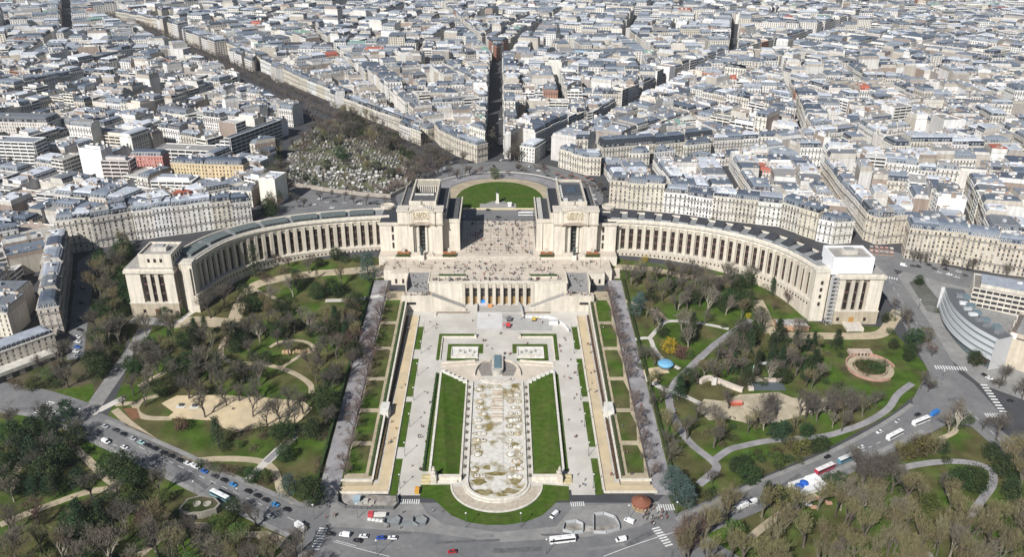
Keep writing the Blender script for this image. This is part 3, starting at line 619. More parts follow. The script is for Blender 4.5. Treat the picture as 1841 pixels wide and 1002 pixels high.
def wing(s):
    sd = 'left' if s < 0 else 'right'
    root = thing('palace_building', 'cream palace half on the %s, its curved wing topped by %s' % (sd, 'a grey-green glazed strip' if s < 0 else 'black skylights'), 'palace', (s * 100, 575, 25), 'two halves of the curved palace')
    pl = resamp(WL if s < 0 else WR, 56)
    sgn = -1 if s < 0 else 1
    gz = lambda y: T(y) - 2.5
    mb = MB()
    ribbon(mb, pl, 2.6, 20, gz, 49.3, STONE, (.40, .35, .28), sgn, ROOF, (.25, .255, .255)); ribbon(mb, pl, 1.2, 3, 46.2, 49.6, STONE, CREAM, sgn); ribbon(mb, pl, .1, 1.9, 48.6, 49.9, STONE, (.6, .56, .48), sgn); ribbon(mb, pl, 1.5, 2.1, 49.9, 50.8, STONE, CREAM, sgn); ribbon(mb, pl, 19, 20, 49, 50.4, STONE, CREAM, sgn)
    mb.build('wall', root)
    mb = MB(); ribbon(mb, pl, -1.6, 2.8, gz, 26.4, STONE, PLINTH, sgn); ribbon(mb, pl, -2.0, 2.6, 26.4, 27.2, STONE, (.58, .53, .45), sgn); mb.build('plinth', root)
    n = 28
    pil = resamp(pl, n)
    # shared pilaster and bay meshes
    q = MB(); q.box(-1.15, 1.15, .6, 2.7, 27.2, 46.3, STONE, (.54, .49, .41)); pm = q.mesh('pilaster')
    q = MB(); q.box(-1.25, 1.25, 2.2, 2.7, 27.6, 43.6, GLASS, (.030, .022, .020)); wm = q.mesh('window')
    q = MB(); q.box(-1.3, 1.3, 2.05, 2.7, 32.4, 34.0, PLAIN, (.10, .06, .05)); q.box(-1.3, 1.3, 2.05, 2.7, 38.0, 39.4, PLAIN, (.11, .07, .06)); q.box(-.07, .07, 2.08, 2.6, 27.6, 43.6, PLAIN, (.10, .08, .07)); sm = q.mesh('spandrel')
    q = MB(); q.box(-1.95, -1.3, 1.9, 2.7, 27.2, 45, STONE, (.48, .43, .35)); q.box(1.3, 1.95, 1.9, 2.7, 27.2, 45, STONE, (.48, .43, .35)); q.box(-1.95, 1.95, 1.8, 2.7, 43.7, 46.3, STONE, (.49, .44, .36)); jm = q.mesh('window_surround')
    q = MB(); q.box(-.55, .55, -1.75, -1.4, 23.6, 24.9, GLASS, DARKGL); bm_ = q.mesh('basement_window')
    mid = resamp(pl, n * 2)
    def put(me, nm, i, arr):
        a = arr[max(i - 1, 0)]; b = arr[min(i + 1, len(arr) - 1)]
        ang = math.atan2(b[1] - a[1], b[0] - a[0]) if s > 0 else math.atan2(a[1] - b[1], a[0] - b[0])
        o = link(nm, me, root, (arr[i][0] - root.location.x, arr[i][1] - root.location.y, -root.location.z), ang); return o
    for i in range(n + 1): put(pm, 'pilaster', i, pil)
    for i in range(1, n * 2, 2):
        w_ = put(wm, 'window', i, mid)
        o = link('spandrel', sm, w_); put(jm, 'window_surround', i, mid)
    for i in range(1, n * 2): put(bm_, 'basement_window', i, mid)
    # roof furniture
    if s < 0:
        for k in range(7):
            seg = resamp(pl, 56)[4 + k * 7:11 + k * 7 + 1][:7]
            if len(seg) < 3: continue
            mb = MB(); ribbon(mb, seg, 6.5, 15.5, 49, 51.2, ROOF, (.13, .15, .145), sgn); mb.build('roof_light', root)
            mb = MB()
            a = offs(seg, sgn * 6.4)
            for i in range(len(seg) - 1):
                for f in (.1, .4, .7):
                    p = (a[i][0] + (a[i + 1][0] - a[i][0]) * f, a[i][1] + (a[i + 1][1] - a[i][1]) * f); r_ = (a[i][0] + (a[i + 1][0] - a[i][0]) * (f + .2), a[i][1] + (a[i + 1][1] - a[i][1]) * (f + .2))
                    mb.face([(*p, 49.6), (*r_, 49.6), (*r_, 50.8), (*p, 50.8)], GLASS, (.02, .02, .02))
            o = mb.build('clerestory_panes', root); o['kind'] = 'stuff'
    else:
        for k in range(13):
            fr = local(pl, 3 + k * 4, sgn)
            mb = MB(); pa = [fr(-3.6, 6), fr(3.6, 6), fr(3.6, 15), fr(-3.6, 15)]
            mb.prism(pa, 49, 50.6, ROOF, (.32, .33, .34), mt=ROOF, ct=(.05, .05, .055)); h = 53.2
            mb.face([(*pa[0], 50.6), (*pa[1], 50.6), (*pa[2], h), (*pa[3], h)], ROOF, (.05, .052, .058)); mb.face([(*pa[1], 50.6), (*pa[2], 50.6), (*pa[2], h)], ROOF, (.04, .04, .045)); mb.face([(*pa[0], 50.6), (*pa[3], h), (*pa[3], 50.6)], ROOF, (.06, .06, .06)); mb.face([(*pa[2], 50.6), (*pa[3], 50.6), (*pa[3], h), (*pa[2], h)], ROOF, (.2, .2, .2))
            mb.build('skylight', root)
    # ---------------- end pavilion
    if s < 0: x0, x1, yf, yb, ax0, ax1 = -244, -212.5, 499, 532, -234.5, -213
    else: x0, x1, yf, yb, ax0, ax1 = 221.5, 252, 489.5, 524, 217.5, 244
    tp = 46.6 if s < 0 else 47.6; g0 = T(yf) - 1.5
    mb = MB(); zb = g0 + 11
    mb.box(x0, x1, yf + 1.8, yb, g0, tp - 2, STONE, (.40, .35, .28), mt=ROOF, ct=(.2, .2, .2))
    W_ = x1 - x0
    if s < 0: mb.box(x0, x0 + 9.5, yf, yf + 3, zb, tp - 2, STONE, CREAM); mb.box(x1 - 6.5, x1, yf, yf + 3, zb, tp - 2, STONE, CREAM); bx0, bx1 = x0 + 9.5, x1 - 6.5
    else: mb.box(x0, x0 + 5.5, yf, yf + 3, zb, tp - 2, STONE, CREAM); mb.box(x1 - 9.0, x1, yf, yf + 3, zb, tp - 2, STONE, CREAM); bx0, bx1 = x0 + 5.5, x1 - 9.0
    mb.box(x0 - .9, x1 + .9, yf - .9, yb + .5, tp - 2, tp, STONE, (.58, .53, .45)); mb.box(x0 - .2, x1 + .2, yf - .2, yb, tp, tp + 1.3, STONE, CREAM, mt=ROOF, ct=(.35, .33, .3))
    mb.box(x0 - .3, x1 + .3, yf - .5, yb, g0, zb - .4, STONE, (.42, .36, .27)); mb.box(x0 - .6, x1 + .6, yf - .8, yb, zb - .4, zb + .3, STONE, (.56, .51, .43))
    mb.build('end_pavilion', root)
    bw = (bx1 - bx0)
    for k in range(4):
        x = bx0 + bw * k / 3
        if 0 < k < 3: q = MB(); q.box(x - 1.2, x + 1.2, yf + .3, yf + 2.2, zb, tp - 2, STONE, (.54, .49, .41)); q.build('pilaster', root)
    for k in range(3):
        x = bx0 + bw * (k + .5) / 3
        q = MB(); q.box(x - 1.3, x + 1.3, yf + 1.5, yf + 1.8, zb + .6, tp - 5, GLASS, (.028, .022, .02)); w_ = q.build('window', root)
        q = MB(); q.box(x - 1.35, x + 1.35, yf + 1.35, yf + 1.5, zb + 6, zb + 7.2, PLAIN, (.11, .07, .06)); q.box(x - 1.35, x + 1.35, yf + 1.35, yf + 1.5, zb + 12.5, zb + 13.7, PLAIN, (.11, .07, .06)); q.build('spandrel', w_, org=(root['_o'][0], root['_o'][1], root['_o'][2]))
    xm = (bx0 + bx1) / 2
    q = MB(); q.box(xm - 1.6, xm + 1.6, yf - .8, yf - .5, g0 + 1.5, g0 + 6.8, PLAIN, (.10, .05, .03) if s < 0 else (.36, .2, .06)); q.build('door', root)
    for x in (bx0 - 1, bx1 + 1):
        q = MB(); q.box(x - .9, x + .9, yf - .7, yf - .5, g0 + 4, g0 + 6.4, GLASS, DARKGL); q.build('basement_window', root)
    # linking block between end pavilion and wing
    ix = -201.5 if s < 0 else 209.5
    a_, b_ = sorted((ix, -212.5 if s < 0 else 221.5)); yl = yf + 4.5
    q = MB(); q.box(a_, b_, yl + 2.5, yl + 24, g0, 48.5, STONE, CREAM2, mt=ROOF, ct=(.12, .12, .12))
    if s < 0: q.box(-208.5, -201.4, yl - .2, yl + 6, g0 - 1, 49.4, STONE, CREAM); q.box(-208.9, -201.0, yl - .7, yl + 6.5, 49.4, 50.6, STONE, (.6, .56, .48))
    else: q.box(208, 217.5, yl - 1.2, yl + 6, g0 - 1, 48.6, STONE, CREAM); q.box(207.6, 218, yl - 1.7, yl + 6.5, 48.6, 50.2, STONE, (.6, .56, .48))
    q.build('link_block', root)
    for z in ((30, 35, 40, 22) if s < 0 else (24.5, 30, 35, 40)):
        x = -210.5 if s < 0 else 213; yy = yl + 2.4 if s < 0 else yl - 1.3
        q = MB(); q.box(x - .8, x + .8, yy - .15, yy + .05, z, z + 2.6, GLASS, DARKGL); q.build('window', root)
    # attic
    q = MB(); az = 57.2 if s < 0 else 60.0; y0, y1 = yf + 2.2, yf + 24
    if s > 0: y0, y1 = 491.5, 512
    ac = CREAM if s < 0 else (.80, .80, .82); mm = STONE if s < 0 else PLAIN
    q.box(ax0, ax1, y0, y0 + .8, tp + .2, az, mm, ac); q.box(ax0, ax1, y1 - .8, y1, tp + .2, az, mm, ac); q.box(ax0, ax0 + .8, y0 + .8, y1 - .8, tp + .2, az, mm, ac); q.box(ax1 - .8, ax1, y0 + .8, y1 - .8, tp + .2, az, mm, ac)
    q.box(ax0 + .8, ax1 - .8, y0 + .8, y1 - .8, tp + .2, az - 1.3, ROOF, (.33, .31, .28)); q.build('attic', root)
    q = MB(); xm = (ax0 + ax1) / 2; q.box(xm - 5, xm + 5, y0 + 8, y0 + 14, az - 1.3, az + 1.4, STONE, (.5, .47, .42)); q.box(xm - 3, xm + 3, y0 + 9, y0 + 13, az + 1.4, az + 2.2, ROOF, (.3, .3, .3)); q.build('roof_lantern', root)
    if s < 0:
        for x in (-228, -224, -220):
            q = MB(); q.box(x - .8, x + .8, y0 - .15, y0, 51.5, 54, GLASS, DARKGL); q.build('window', root)
        for k in range(5):
            q = MB(); q.box(ax1, ax1 + .15, y0 + 3 + k * 4, y0 + 4.4 + k * 4, 51, 54.4, GLASS, DARKGL); q.build('window', root)
    # ---------------- head pavilion (u = distance from the axis)
    def ub(mb, u0, u1, *a, **k): mb.box(*sorted((s * u0, s * u1)), *a, **k)
    mb = MB()
    ub(mb, 73, 88, 577, 612, 22, 49.6, STONE, CREAM, mt=ROOF, ct=DARKROOF); ub(mb, 72.9, 88.5, 576.3, 577, 48.4, 50.6, STONE, (.58, .53, .45))
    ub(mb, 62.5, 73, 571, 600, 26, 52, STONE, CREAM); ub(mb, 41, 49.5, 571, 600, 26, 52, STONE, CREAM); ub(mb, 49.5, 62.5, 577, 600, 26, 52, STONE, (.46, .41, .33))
    for k in range(3):       # stepped splays of the concave portal
        ub(mb, 62.5 - 1.1 * (k + 1), 62.5 - 1.1 * k, 572.6 + k * 1.4, 577, 28, 52.6 + k * .4, STONE, CREAM); ub(mb, 49.5 + 1.1 * k, 49.5 + 1.1 * (k + 1), 572.6 + k * 1.4, 577, 28, 52.6 + k * .4, STONE, CREAM)
    ub(mb, 28.5, 41, 578, 628, 26, 51.5, STONE, CREAM, mt=ROOF, ct=DARKROOF); ub(mb, 28.2, 41, 577.4, 578, 50.2, 53.2, STONE, (.58, .53, .45)); ub(mb, 28, 29, 578, 628, 51.5, 53.0, STONE, CREAM2); ub(mb, 28.5, 33, 577, 578, 28, 50, STONE, CREAM)
    mb.build('head_pavilion', root)
    mb = MB()
    ub(mb, 66, 73.4, 570.4, 580, 52, 61.6, STONE, CREAM); ub(mb, 40.6, 46, 570.4, 580, 52, 61.6, STONE, CREAM); ub(mb, 65.5, 74, 569.8, 581, 61.6, 62.6, STONE, (.58, .53, .45)); ub(mb, 40, 46.5, 569.8, 581, 61.6, 62.6, STONE, (.58, .53, .45)); ub(mb, 40.2, 73.8, 570, 571, 51.2, 52.2, STONE, (.5, .43, .35))
    n2 = 14
    for k in range(n2):       # curved attic with segmental top and arched lower ledge
        ua, ub_ = 46 + 20 * k / n2, 46 + 20 * (k + 1) / n2; um = (ua + ub_) / 2
        bow = lambda u: 1 - ((u - 56) / 10) ** 2
        za = 52 + 1.6 * bow(um); zt = 61.6 + 2.6 * bow(um); yq = 569.4 + .8 * bow(um)
        ub(mb, ua, ub_, yq, 578, za, zt, STONE, CREAM, bottom=True); ub(mb, ua, ub_, yq - .7, yq, za - .7, za + .5, STONE, (.5, .42, .34), bottom=True); ub(mb, ua, ub_, yq - .6, yq, zt - .9, zt + .2, STONE, (.58, .53, .45), bottom=True)
    mb.build('attic', root)
    q = MB()
    for r_ in range(4):       # rows of small gilt letters, too small in the photo to be read
        x = 49.5 + (r_ % 2)
        while x < 62:
            l = R.uniform(.25, .7); q.box(*sorted((s * x, s * (x + l))), 569.3, 570.2, 60.5 - r_ * 1.5, 61.1 - r_ * 1.5, PLAIN, (.50, .42, .24)); x += l + R.choice([.4, .5, 1.1])
    o = q.build('gilt_lettering', root); o['kind'] = 'stuff'
    for u in (52.9, 59.1):
        q = MB(); q.tube((s * u, 574, 28), (s * u, 574, 53), 1.15, 1.0, 10, STONE, (.62, .58, .5)); q.build('column', root)
    q = MB(); ub(q, 54.2, 57.8, 576.6, 577, 28.5, 52, GLASS, (.02, .025, .028)); w_ = q.build('window', root)
    q = MB()
    for z in range(31, 52, 3): ub(q, 54.2, 57.8, 576.4, 576.6, z, z + .3, PLAIN, (.2, .2, .19))
    q.build('frame', w_, org=tuple(root['_o']))
    q = MB()
    for z in (30, 36.5, 43): ub(q, 77.5, 79, 576.8, 577, z, z + 4.4, GLASS, DARKGL)
    q.build('window', root)
    mb = MB(); rp = 64.6
    ub(mb, 46, 66, 584, 585.2, 50, rp, STONE, CREAM); ub(mb, 46, 66, 639, 640, 26, 63.6, STONE, CREAM2); ub(mb, 46, 47.2, 585.2, 639, 26, 63.8, STONE, CREAM2); ub(mb, 64.8, 66, 585.2, 639, 26, 63.8, STONE, CREAM2)
    ub(mb, 47.2, 64.8, 585.2, 639, 26, 61.6 if s > 0 else 57.5, ROOF, (.12, .125, .13) if s > 0 else (.04, .04, .045))
    if s < 0:
        ub(mb, 47.2, 64.8, 626, 639, 57, 62.8, ROOF, (.42, .38, .3)); ub(mb, 47.2, 64.8, 585.2, 606, 57, 62.6, ROOF, (.1, .1, .1)); ub(mb, 49, 63.5, 603.5, 606, 62.6, 63.2, STONE, (.65, .62, .56))
    else:
        ub(mb, 50, 64, 606, 632, 61.6, 62.3, ROOF, (.07, .075, .085)); ub(mb, 53, 60, 612, 624, 62.3, 63, GLASS, (.06, .08, .10)); ub(mb, 49, 52, 590, 594, 61.6, 64, PLAIN, (.55, .55, .55)); ub(mb, 60, 63, 590, 593, 61.6, 63.4, PLAIN, (.5, .5, .5))
        for k in range(5): ub(mb, 47.6, 49.4, 600 + k * 6, 603 + k * 6, 61.6, 63, PLAIN, (.5, .5, .48))
    mb.build('central_block', root)
    if s < 0:
        for k in range(9):
            q = MB(); u = 49.5 + k * 1.65; ub(q, u - .3, u + .3, 624.6, 625.4, 57.5, 62.9, STONE, (.66, .63, .57)); q.build('court_post', root)
    mb = MB(); ub(mb, 38.5, 46, 580, 636, 26, 57.4, STONE, CREAM2, mt=ROOF, ct=(.03, .032, .036)); ub(mb, 38.2, 38.9, 580, 636, 57.4, 58.8, STONE, (.3, .29, .27)); ub(mb, 66, 73.4, 580, 640, 26, 56.5, STONE, CREAM2, mt=ROOF, ct=(.06, .062, .066)); ub(mb, 73, 74, 580, 640, 56.4, 57.6, STONE, (.32, .3, .27))
    mb.build('side_roof', root)
    for k in range(14):     # roof and facade bays of the side facing the parvis
        q = MB(); y = 580.5 + k * 3.4; ub(q, 28.2, 28.5, y, y + 1.9, 29, 48.5, GLASS, (.05, .05, .055)); q.build('side_window', root)
    for k in range(12):
        q = MB(); y = 581 + k * 4; ub(q, 30, 33.4, y, y + 2.6, 51.5, 52.6, ROOF, (.45, .43, .4) if s > 0 else (.10, .10, .10)); q.build('roof_light', root)
    for k in range(12):
        q = MB(); y = 583 + k * 4.5; ub(q, 67.5, 72, y, y + 2.2, 56.5, 57.7, ROOF, (.09, .09, .095)); q.build('roof_light', root)
    q = MB(); q.lathe([(5, 26), (5, 50.5), (5.4, 50.6), (5.4, 51.6), (4.6, 51.6), (4.6, 50.8)], 14, STONE, CREAM2, s * 86, 612); q.build('stair_turret', root)
    q = MB(); q.lathe([(.9, 64), (1.1, 65), (.6, 66.5), (.8, 68), (.4, 69), (.1, 69.4)], 7, STONE, (.3, .28, .24), s * 56, 575); q.box(s * 56 - 1.6, s * 56 + 1.6, 573.8, 576.2, 62, 65, STONE, (.6, .55, .47)); q.build('roof_statue', root)
    return root
PALL = wing(-1); PALR = wing(1)
# scaffold tower on the right end pavilion
t = thing('scaffold_tower', 'grey scaffold tower climbing the inner corner of the right end pavilion', 'scaffolding', (219.5, 490, 12))
for k in range(12):
    z0 = T(490) + k * 2.9
    q = MB()
    for x in (217.8, 221.6):
        for y in (487.2, 490.6): q.tube((x, y, z0), (x, y, z0 + 2.9), .12, .12, 4, PLAIN, (.42, .43, .45))
    q.tube((217.8, 487.2, z0), (221.6, 487.2, z0 + 2.9), .1, .1, 4, PLAIN, (.45, .45, .47)); q.build('frame', t)
    q = MB(); q.box(217.8, 221.6, 487.2, 490.6, z0 + 2.7, z0 + 2.85, PLAIN, (.4, .4, .4)); q.build('deck', t)
    if k > 4: q = MB(); q.box(217.7, 217.78, 487.2, 490.6, z0, z0 + 2.7, PLAIN, (.45, .46, .48)); q.build('netting', t)
# ================================================================== CITY
def ctr(p): return (sum(a[0] for a in p) / len(p), sum(a[1] for a in p) / len(p))
def area2(p): return .5 * sum(p[i][0] * p[(i + 1) % len(p)][1] - p[(i + 1) % len(p)][0] * p[i][1] for i in range(len(p)))
def inset(poly, ds):
    """move every edge of a convex ccw polygon inwards by its own distance"""
    k = len(poly); ln = []
    for i in range(k):
        a, b = poly[i], poly[(i + 1) % k]; dx, dy = b[0] - a[0], b[1] - a[1]; l = math.hypot(dx, dy) or 1
        nx, ny = -dy / l, dx / l; ln.append((nx, ny, nx * a[0] + ny * a[1] + ds[i]))
    out = []
    for i in range(k):
        a, b = ln[i - 1], ln[i]; det = a[0] * b[1] - a[1] * b[0]
        if abs(det) < .08: out.append((poly[i][0] + b[0] * ds[i], poly[i][1] + b[1] * ds[i])); continue
        out.append(((a[2] * b[1] - a[1] * b[2]) / det, (a[0] * b[2] - a[2] * b[0]) / det))
    return out if area2(out) > .15 * area2(poly) else None
def shade(c, f): return (c[0] * f, c[1] * f, c[2] * f)
def jit(c, a=.06): f = 1 + R.uniform(-a, a); return (c[0] * f, c[1] * f * (1 + R.uniform(-.01, .01)), c[2] * f * (1 + R.uniform(-.03, .03)))
class Parts:
    def __init__(s, one=None):
        if one is None: s.wall, s.roof, s.win, s.chim = MB(), MB(), MB(), MB()
        else: s.wall = s.roof = s.win = s.chim = one
def facade(P_, a, b, z0, z1, wc, style, lod, rc=None):
    dx, dy = b[0] - a[0], b[1] - a[1]; L = math.hypot(dx, dy)
    if L < 2.5: P_.wall.face([(*a, z0), (*b, z0), (*b, z1), (*a, z1)], STONE, wc); return
    ux, uy = dx / L, dy / L; nx, ny = uy, -ux
    def pt(u, v, z): return (a[0] + ux * u + nx * v, a[1] + uy * u + ny * v, z)
    H = z1 - z0; fl = max(1, int(round((H - 1) / 3.25))); fh = (H - .6) / fl
    W = P_.wall; wn = P_.win
    sh_ = R.choice([(.5, .49, .47), (.4, .38, .34), (.3, .31, .33)]); gl = lambda: R.choice([(.05, .052, .055), (.08, .08, .08), (.11, .108, .10), (.17, .16, .145), (.28, .26, .235), sh_])
    if style in ('h', 'p'):
        bay = R.uniform(2.6, 3.7) if lod < 2 else R.uniform(3, 4)
        nb = max(1, int(L / bay)); bw = L / nb; ww = R.uniform(1.0, 1.4) if lod < 2 else 1.5; pro = .32
        if lod == 0:
            for i in range(nb):
                for j in range(fl): wn.face([pt(i * bw + .3, .04, z0 + j * fh), pt((i + 1) * bw - .3, .04, z0 + j * fh), pt((i + 1) * bw - .3, .04, z0 + (j + 1) * fh), pt(i * bw + .3, .04, z0 + (j + 1) * fh)], GLASS, gl())
            W.face([pt(0, 0, z0), pt(L, 0, z0), pt(L, 0, z1), pt(0, 0, z1)], STONE, wc)
        else: wn.face([pt(0, .04, z0), pt(L, .04, z0), pt(L, .04, z1), pt(0, .04, z1)], GLASS, (.10, .098, .095))
        e = [0]
        for i in range(nb): e += [i * bw + (bw - ww) / 2, i * bw + (bw + ww) / 2]
        e.append(L)
        for i in range(0, len(e), 2):
            u0, u1 = e[i], e[i + 1]
            W.face([pt(u0, pro, z0), pt(u1, pro, z0), pt(u1, pro, z1), pt(u0, pro, z1)], STONE, wc)
            if lod < 2:
                if i: W.face([pt(u0, 0, z0), pt(u0, pro, z0), pt(u0, pro, z1), pt(u0, 0, z1)], STONE, wc)
                if i < len(e) - 2: W.face([pt(u1, pro, z0), pt(u1, 0, z0), pt(u1, 0, z1), pt(u1, pro, z1)], STONE, wc)
        for j in range(fl + 1):
            zb = z0 if j == 0 else z0 + j * fh - .62; zt = z0 + .5 if j == 0 else (z0 + j * fh + .5 if j < fl else z1)
            W.face([pt(0, pro - .03, zb), pt(L, pro - .03, zb), pt(L, pro - .03, zt), pt(0, pro - .03, zt)], STONE, shade(wc, .97))
            if lod < 2 and j < fl: W.face([pt(0, pro - .03, zt), pt(L, pro - .03, zt), pt(L, 0, zt), pt(0, 0, zt)], STONE, wc)
        if style == 'h' and lod < 2:
            for j in sorted({2, fl - 1}):
                if 0 < j < fl:
                    z = z0 + j * fh; W.face([pt(0, .9, z), pt(L, .9, z), pt(L, pro, z), pt(0, pro, z)], STONE, shade(wc, .9)); W.face([pt(0, .9, z - .28), pt(L, .9, z - .28), pt(L, .9, z + .1), pt(0, .9, z + .1)], STONE, shade(wc, .9))
                    wn.face([pt(0, .88, z + .1), pt(L, .88, z + .1), pt(L, .88, z + .85), pt(0, .88, z + .85)], PLAIN, (.17, .165, .16))
            if lod == 0:
                for i in range(nb):     # single balconies
                    for j in range(1, fl):
                        if j in (2, fl - 1) or R.random() < .45: continue
                        z = z0 + j * fh + .1; wn.face([pt(i * bw + bw * .22, .42, z), pt(i * bw + bw * .78, .42, z), pt(i * bw + bw * .78, .42, z + .8), pt(i * bw + bw * .22, .42, z + .8)], PLAIN, (.2, .195, .185))
    else:   # modern: long bands of glass between balcony fronts
        pro = 1.0 if style == 'b' else .35
        wn.face([pt(0, .02, z0), pt(L, .02, z0), pt(L, .02, z1), pt(0, .02, z1)], GLASS, (.04, .042, .045))
        for j in range(fl + 1):
            zb = z0 + j * fh - .3 if j else z0; zt = z0 + j * fh + (1.0 if style == 'b' else 1.25) if j < fl else z1
            W.face([pt(0, pro, zb), pt(L, pro, zb), pt(L, pro, zt), pt(0, pro, zt)], STONE, wc); W.face([pt(0, pro, zt), pt(L, pro, zt), pt(L, 0, zt), pt(0, 0, zt)], STONE, shade(wc, .9))
            for u in (0, L): W.face([pt(u, 0, zb), pt(u, pro, zb), pt(u, pro, zt), pt(u, 0, zt)], STONE, wc)
        n = max(1, int(L / (7 if style == 'b' else 4)))
        for i in range(n + 1):
            u0 = max(0, L * i / n - .3); u1 = min(L, L * i / n + .3)
            W.face([pt(u0, pro * .96, z0), pt(u1, pro * .96, z0), pt(u1, pro * .96, z1), pt(u0, pro * .96, z1)], STONE, shade(wc, .96)); W.face([pt(u1, pro * .96, z0), pt(u1, 0, z0), pt(u1, 0, z1), pt(u1, pro * .96, z1)], STONE, wc)
ZINCS = [(.20, .22, .245), (.27, .29, .31), (.15, .17, .195), (.34, .355, .37), (.12, .14, .165), (.24, .25, .26), (.46, .47, .475), (.09, .105, .13), (.56, .565, .57), (.17, .175, .18), (.62, .62, .61), (.30, .28, .25)]
SLATES = [(.035, .045, .062), (.09, .11, .14), (.17, .195, .23), (.045, .05, .06), (.13, .15, .175), (.22, .24, .27)]
ZINCS = [(r * .95, g * .99, b * 1.07) for r, g, b in ZINCS]
WALLS = [(.64, .59, .515), (.69, .655, .595), (.60, .555, .48), (.72, .695, .65), (.66, .63, .58), (.73, .715, .685), (.60, .57, .52)]
WHITES = [(.70, .68, .64), (.74, .73, .70), (.66, .65, .62), (.70, .67, .60)]
PARTY = [(.52, .49, .44), (.60, .58, .54), (.42, .38, .32), (.34, .31, .28), (.66, .65, .62), (.48, .44, .38), (.30, .24, .20), (.56, .54, .51), (.70, .69, .67)]
def building(P_, poly, z0, h, style, flags, wc, lod=1, roof=None, top=None, pc=None, rh=None):
    """flags: 1 = open side with windows, 0 = blank party wall"""
    k = len(poly); z1 = z0 + h; zb = z0 - 4
    cx, cy = ctr(poly); roof = roof or R.choice(SLATES); top = top or R.choice(ZINCS)
    pcs = pc
    for i in range(k):
        a, b = poly[i], poly[(i + 1) % k]
        dx, dy = b[0] - a[0], b[1] - a[1]; L = math.hypot(dx, dy) or 1
        nx, ny = dy / L, -dx / L
        vis = nx * (CAMX - cx) + ny * (0 - cy) > -.22 * math.hypot(cx, cy)
        if flags[i] and vis and style != 'x': facade(P_, a, b, z0, z1, wc, style, lod); P_.wall.face([(*a, zb), (*b, zb), (*b, z0), (*a, z0)], STONE, shade(wc, .8))
        else: P_.wall.face([(*a, zb), (*b, zb), (*b, z1), (*a, z1)], STONE, wc if flags[i] else (pcs or R.choice(PARTY)))
    if style in ('h', 'p') :
        rh = rh or R.uniform(2.6, 4.6)
        corn = inset(poly, [-.5 if f else 0 for f in flags]) or poly
        P_.wall.frustum(corn, z1 - .5, corn, z1 + .12, STONE, shade(wc, 1.02))
        up = inset(poly, [1.7 if f else .02 for f in flags])
        if not up: up = [((p[0] - cx) * .7 + cx, (p[1] - cy) * .7 + cy) for p in poly]
        base = inset(poly, [.25 if f else .01 for f in flags]) or poly
        for i in range(k):
            j = (i + 1) % k
            P_.roof.face([(*base[i], z1 + .1), (*base[j], z1 + .1), (*up[j], z1 + rh), (*up[i], z1 + rh)], ROOF if flags[i] else STONE, roof if flags[i] else (pcs or R.choice(PARTY)))
        fr_ = inset(up, [2.2 if f else .0 for f in flags]) or [((p[0] - cx) * .5 + cx, (p[1] - cy) * .5 + cy) for p in up]
        for i in range(k):
            j = (i + 1) % k; P_.roof.face([(*up[i], z1 + rh), (*up[j], z1 + rh), (*fr_[j], z1 + rh + .9), (*fr_[i], z1 + rh + .9)], ROOF, shade(top, R.uniform(.88, 1.1)))
        P_.roof.face([(*p, z1 + rh + .9) for p in fr_], ROOF, top); zt = z1 + rh + .9
        for i in range(k):     # dormers on the mansard
            if not flags[i]: continue
            a, b = base[i], base[(i + 1) % k]; dx, dy = b[0] - a[0], b[1] - a[1]; L = math.hypot(dx, dy)
            if L < 4: continue
            ux, uy = dx / L, dy / L; nx, ny = uy, -ux
            if nx * (CAMX - cx) + ny * (0 - cy) < -.1 * math.hypot(cx, cy): continue
            nd = int(L / (2.6 if lod < 2 else 3.6))
            for q in range(nd):
                u = L * (q + .5) / nd; p = lambda uu, v, z: (a[0] + ux * uu - nx * v, a[1] + uy * uu - ny * v, z)
                z = z1 + .5; dc = (.62, .61, .58) if R.random() < .7 else roof
                P_.roof.face([p(u - .75, .1, z), p(u + .75, .1, z), p(u + .75, .1, z + 2.1), p(u - .75, .1, z + 2.1)], PLAIN, dc)
                P_.win.face([p(u - .45, .04, z + .2), p(u + .45, .04, z + .2), p(u + .45, .04, z + 1.8), p(u - .45, .04, z + 1.8)], GLASS, (.03, .033, .04))
                P_.roof.face([p(u - .8, .05, z + 2.1), p(u + .8, .05, z + 2.1), p(u + .8, 1.8, z + 2.2), p(u - .8, 1.8, z + 2.2)], ROOF, shade(top, .9))
                P_.roof.face([p(u + .75, .1, z), p(u + .75, 1.6, z + 1.8), p(u + .75, .1, z + 2.1)], ROOF, roof)
    else:
        P_.roof.face([(*p, z1 - .7) for p in poly], ROOF, top)
        ins = inset(poly, [.35] * k)
        if ins: P_.wall.frustum(ins, z1 - .7, ins, z1, STONE, wc, top=False); [P_.wall.face([(*poly[i], z1), (*poly[(i + 1) % k], z1), (*ins[(i + 1) % k], z1), (*ins[i], z1)], STONE, shade(wc, 1.03)) for i in range(k)]
        zt = z1 - .7
        pen = inset(poly, [R.uniform(2.5, 4.5) for _ in range(k)])
        if pen and R.random() < .6 and h > 12: P_.wall.frustum(pen, zt, pen, zt + 2.8, STONE, shade(wc, .97), mt=ROOF, ct=R.choice(ZINCS)); zt += 2.8
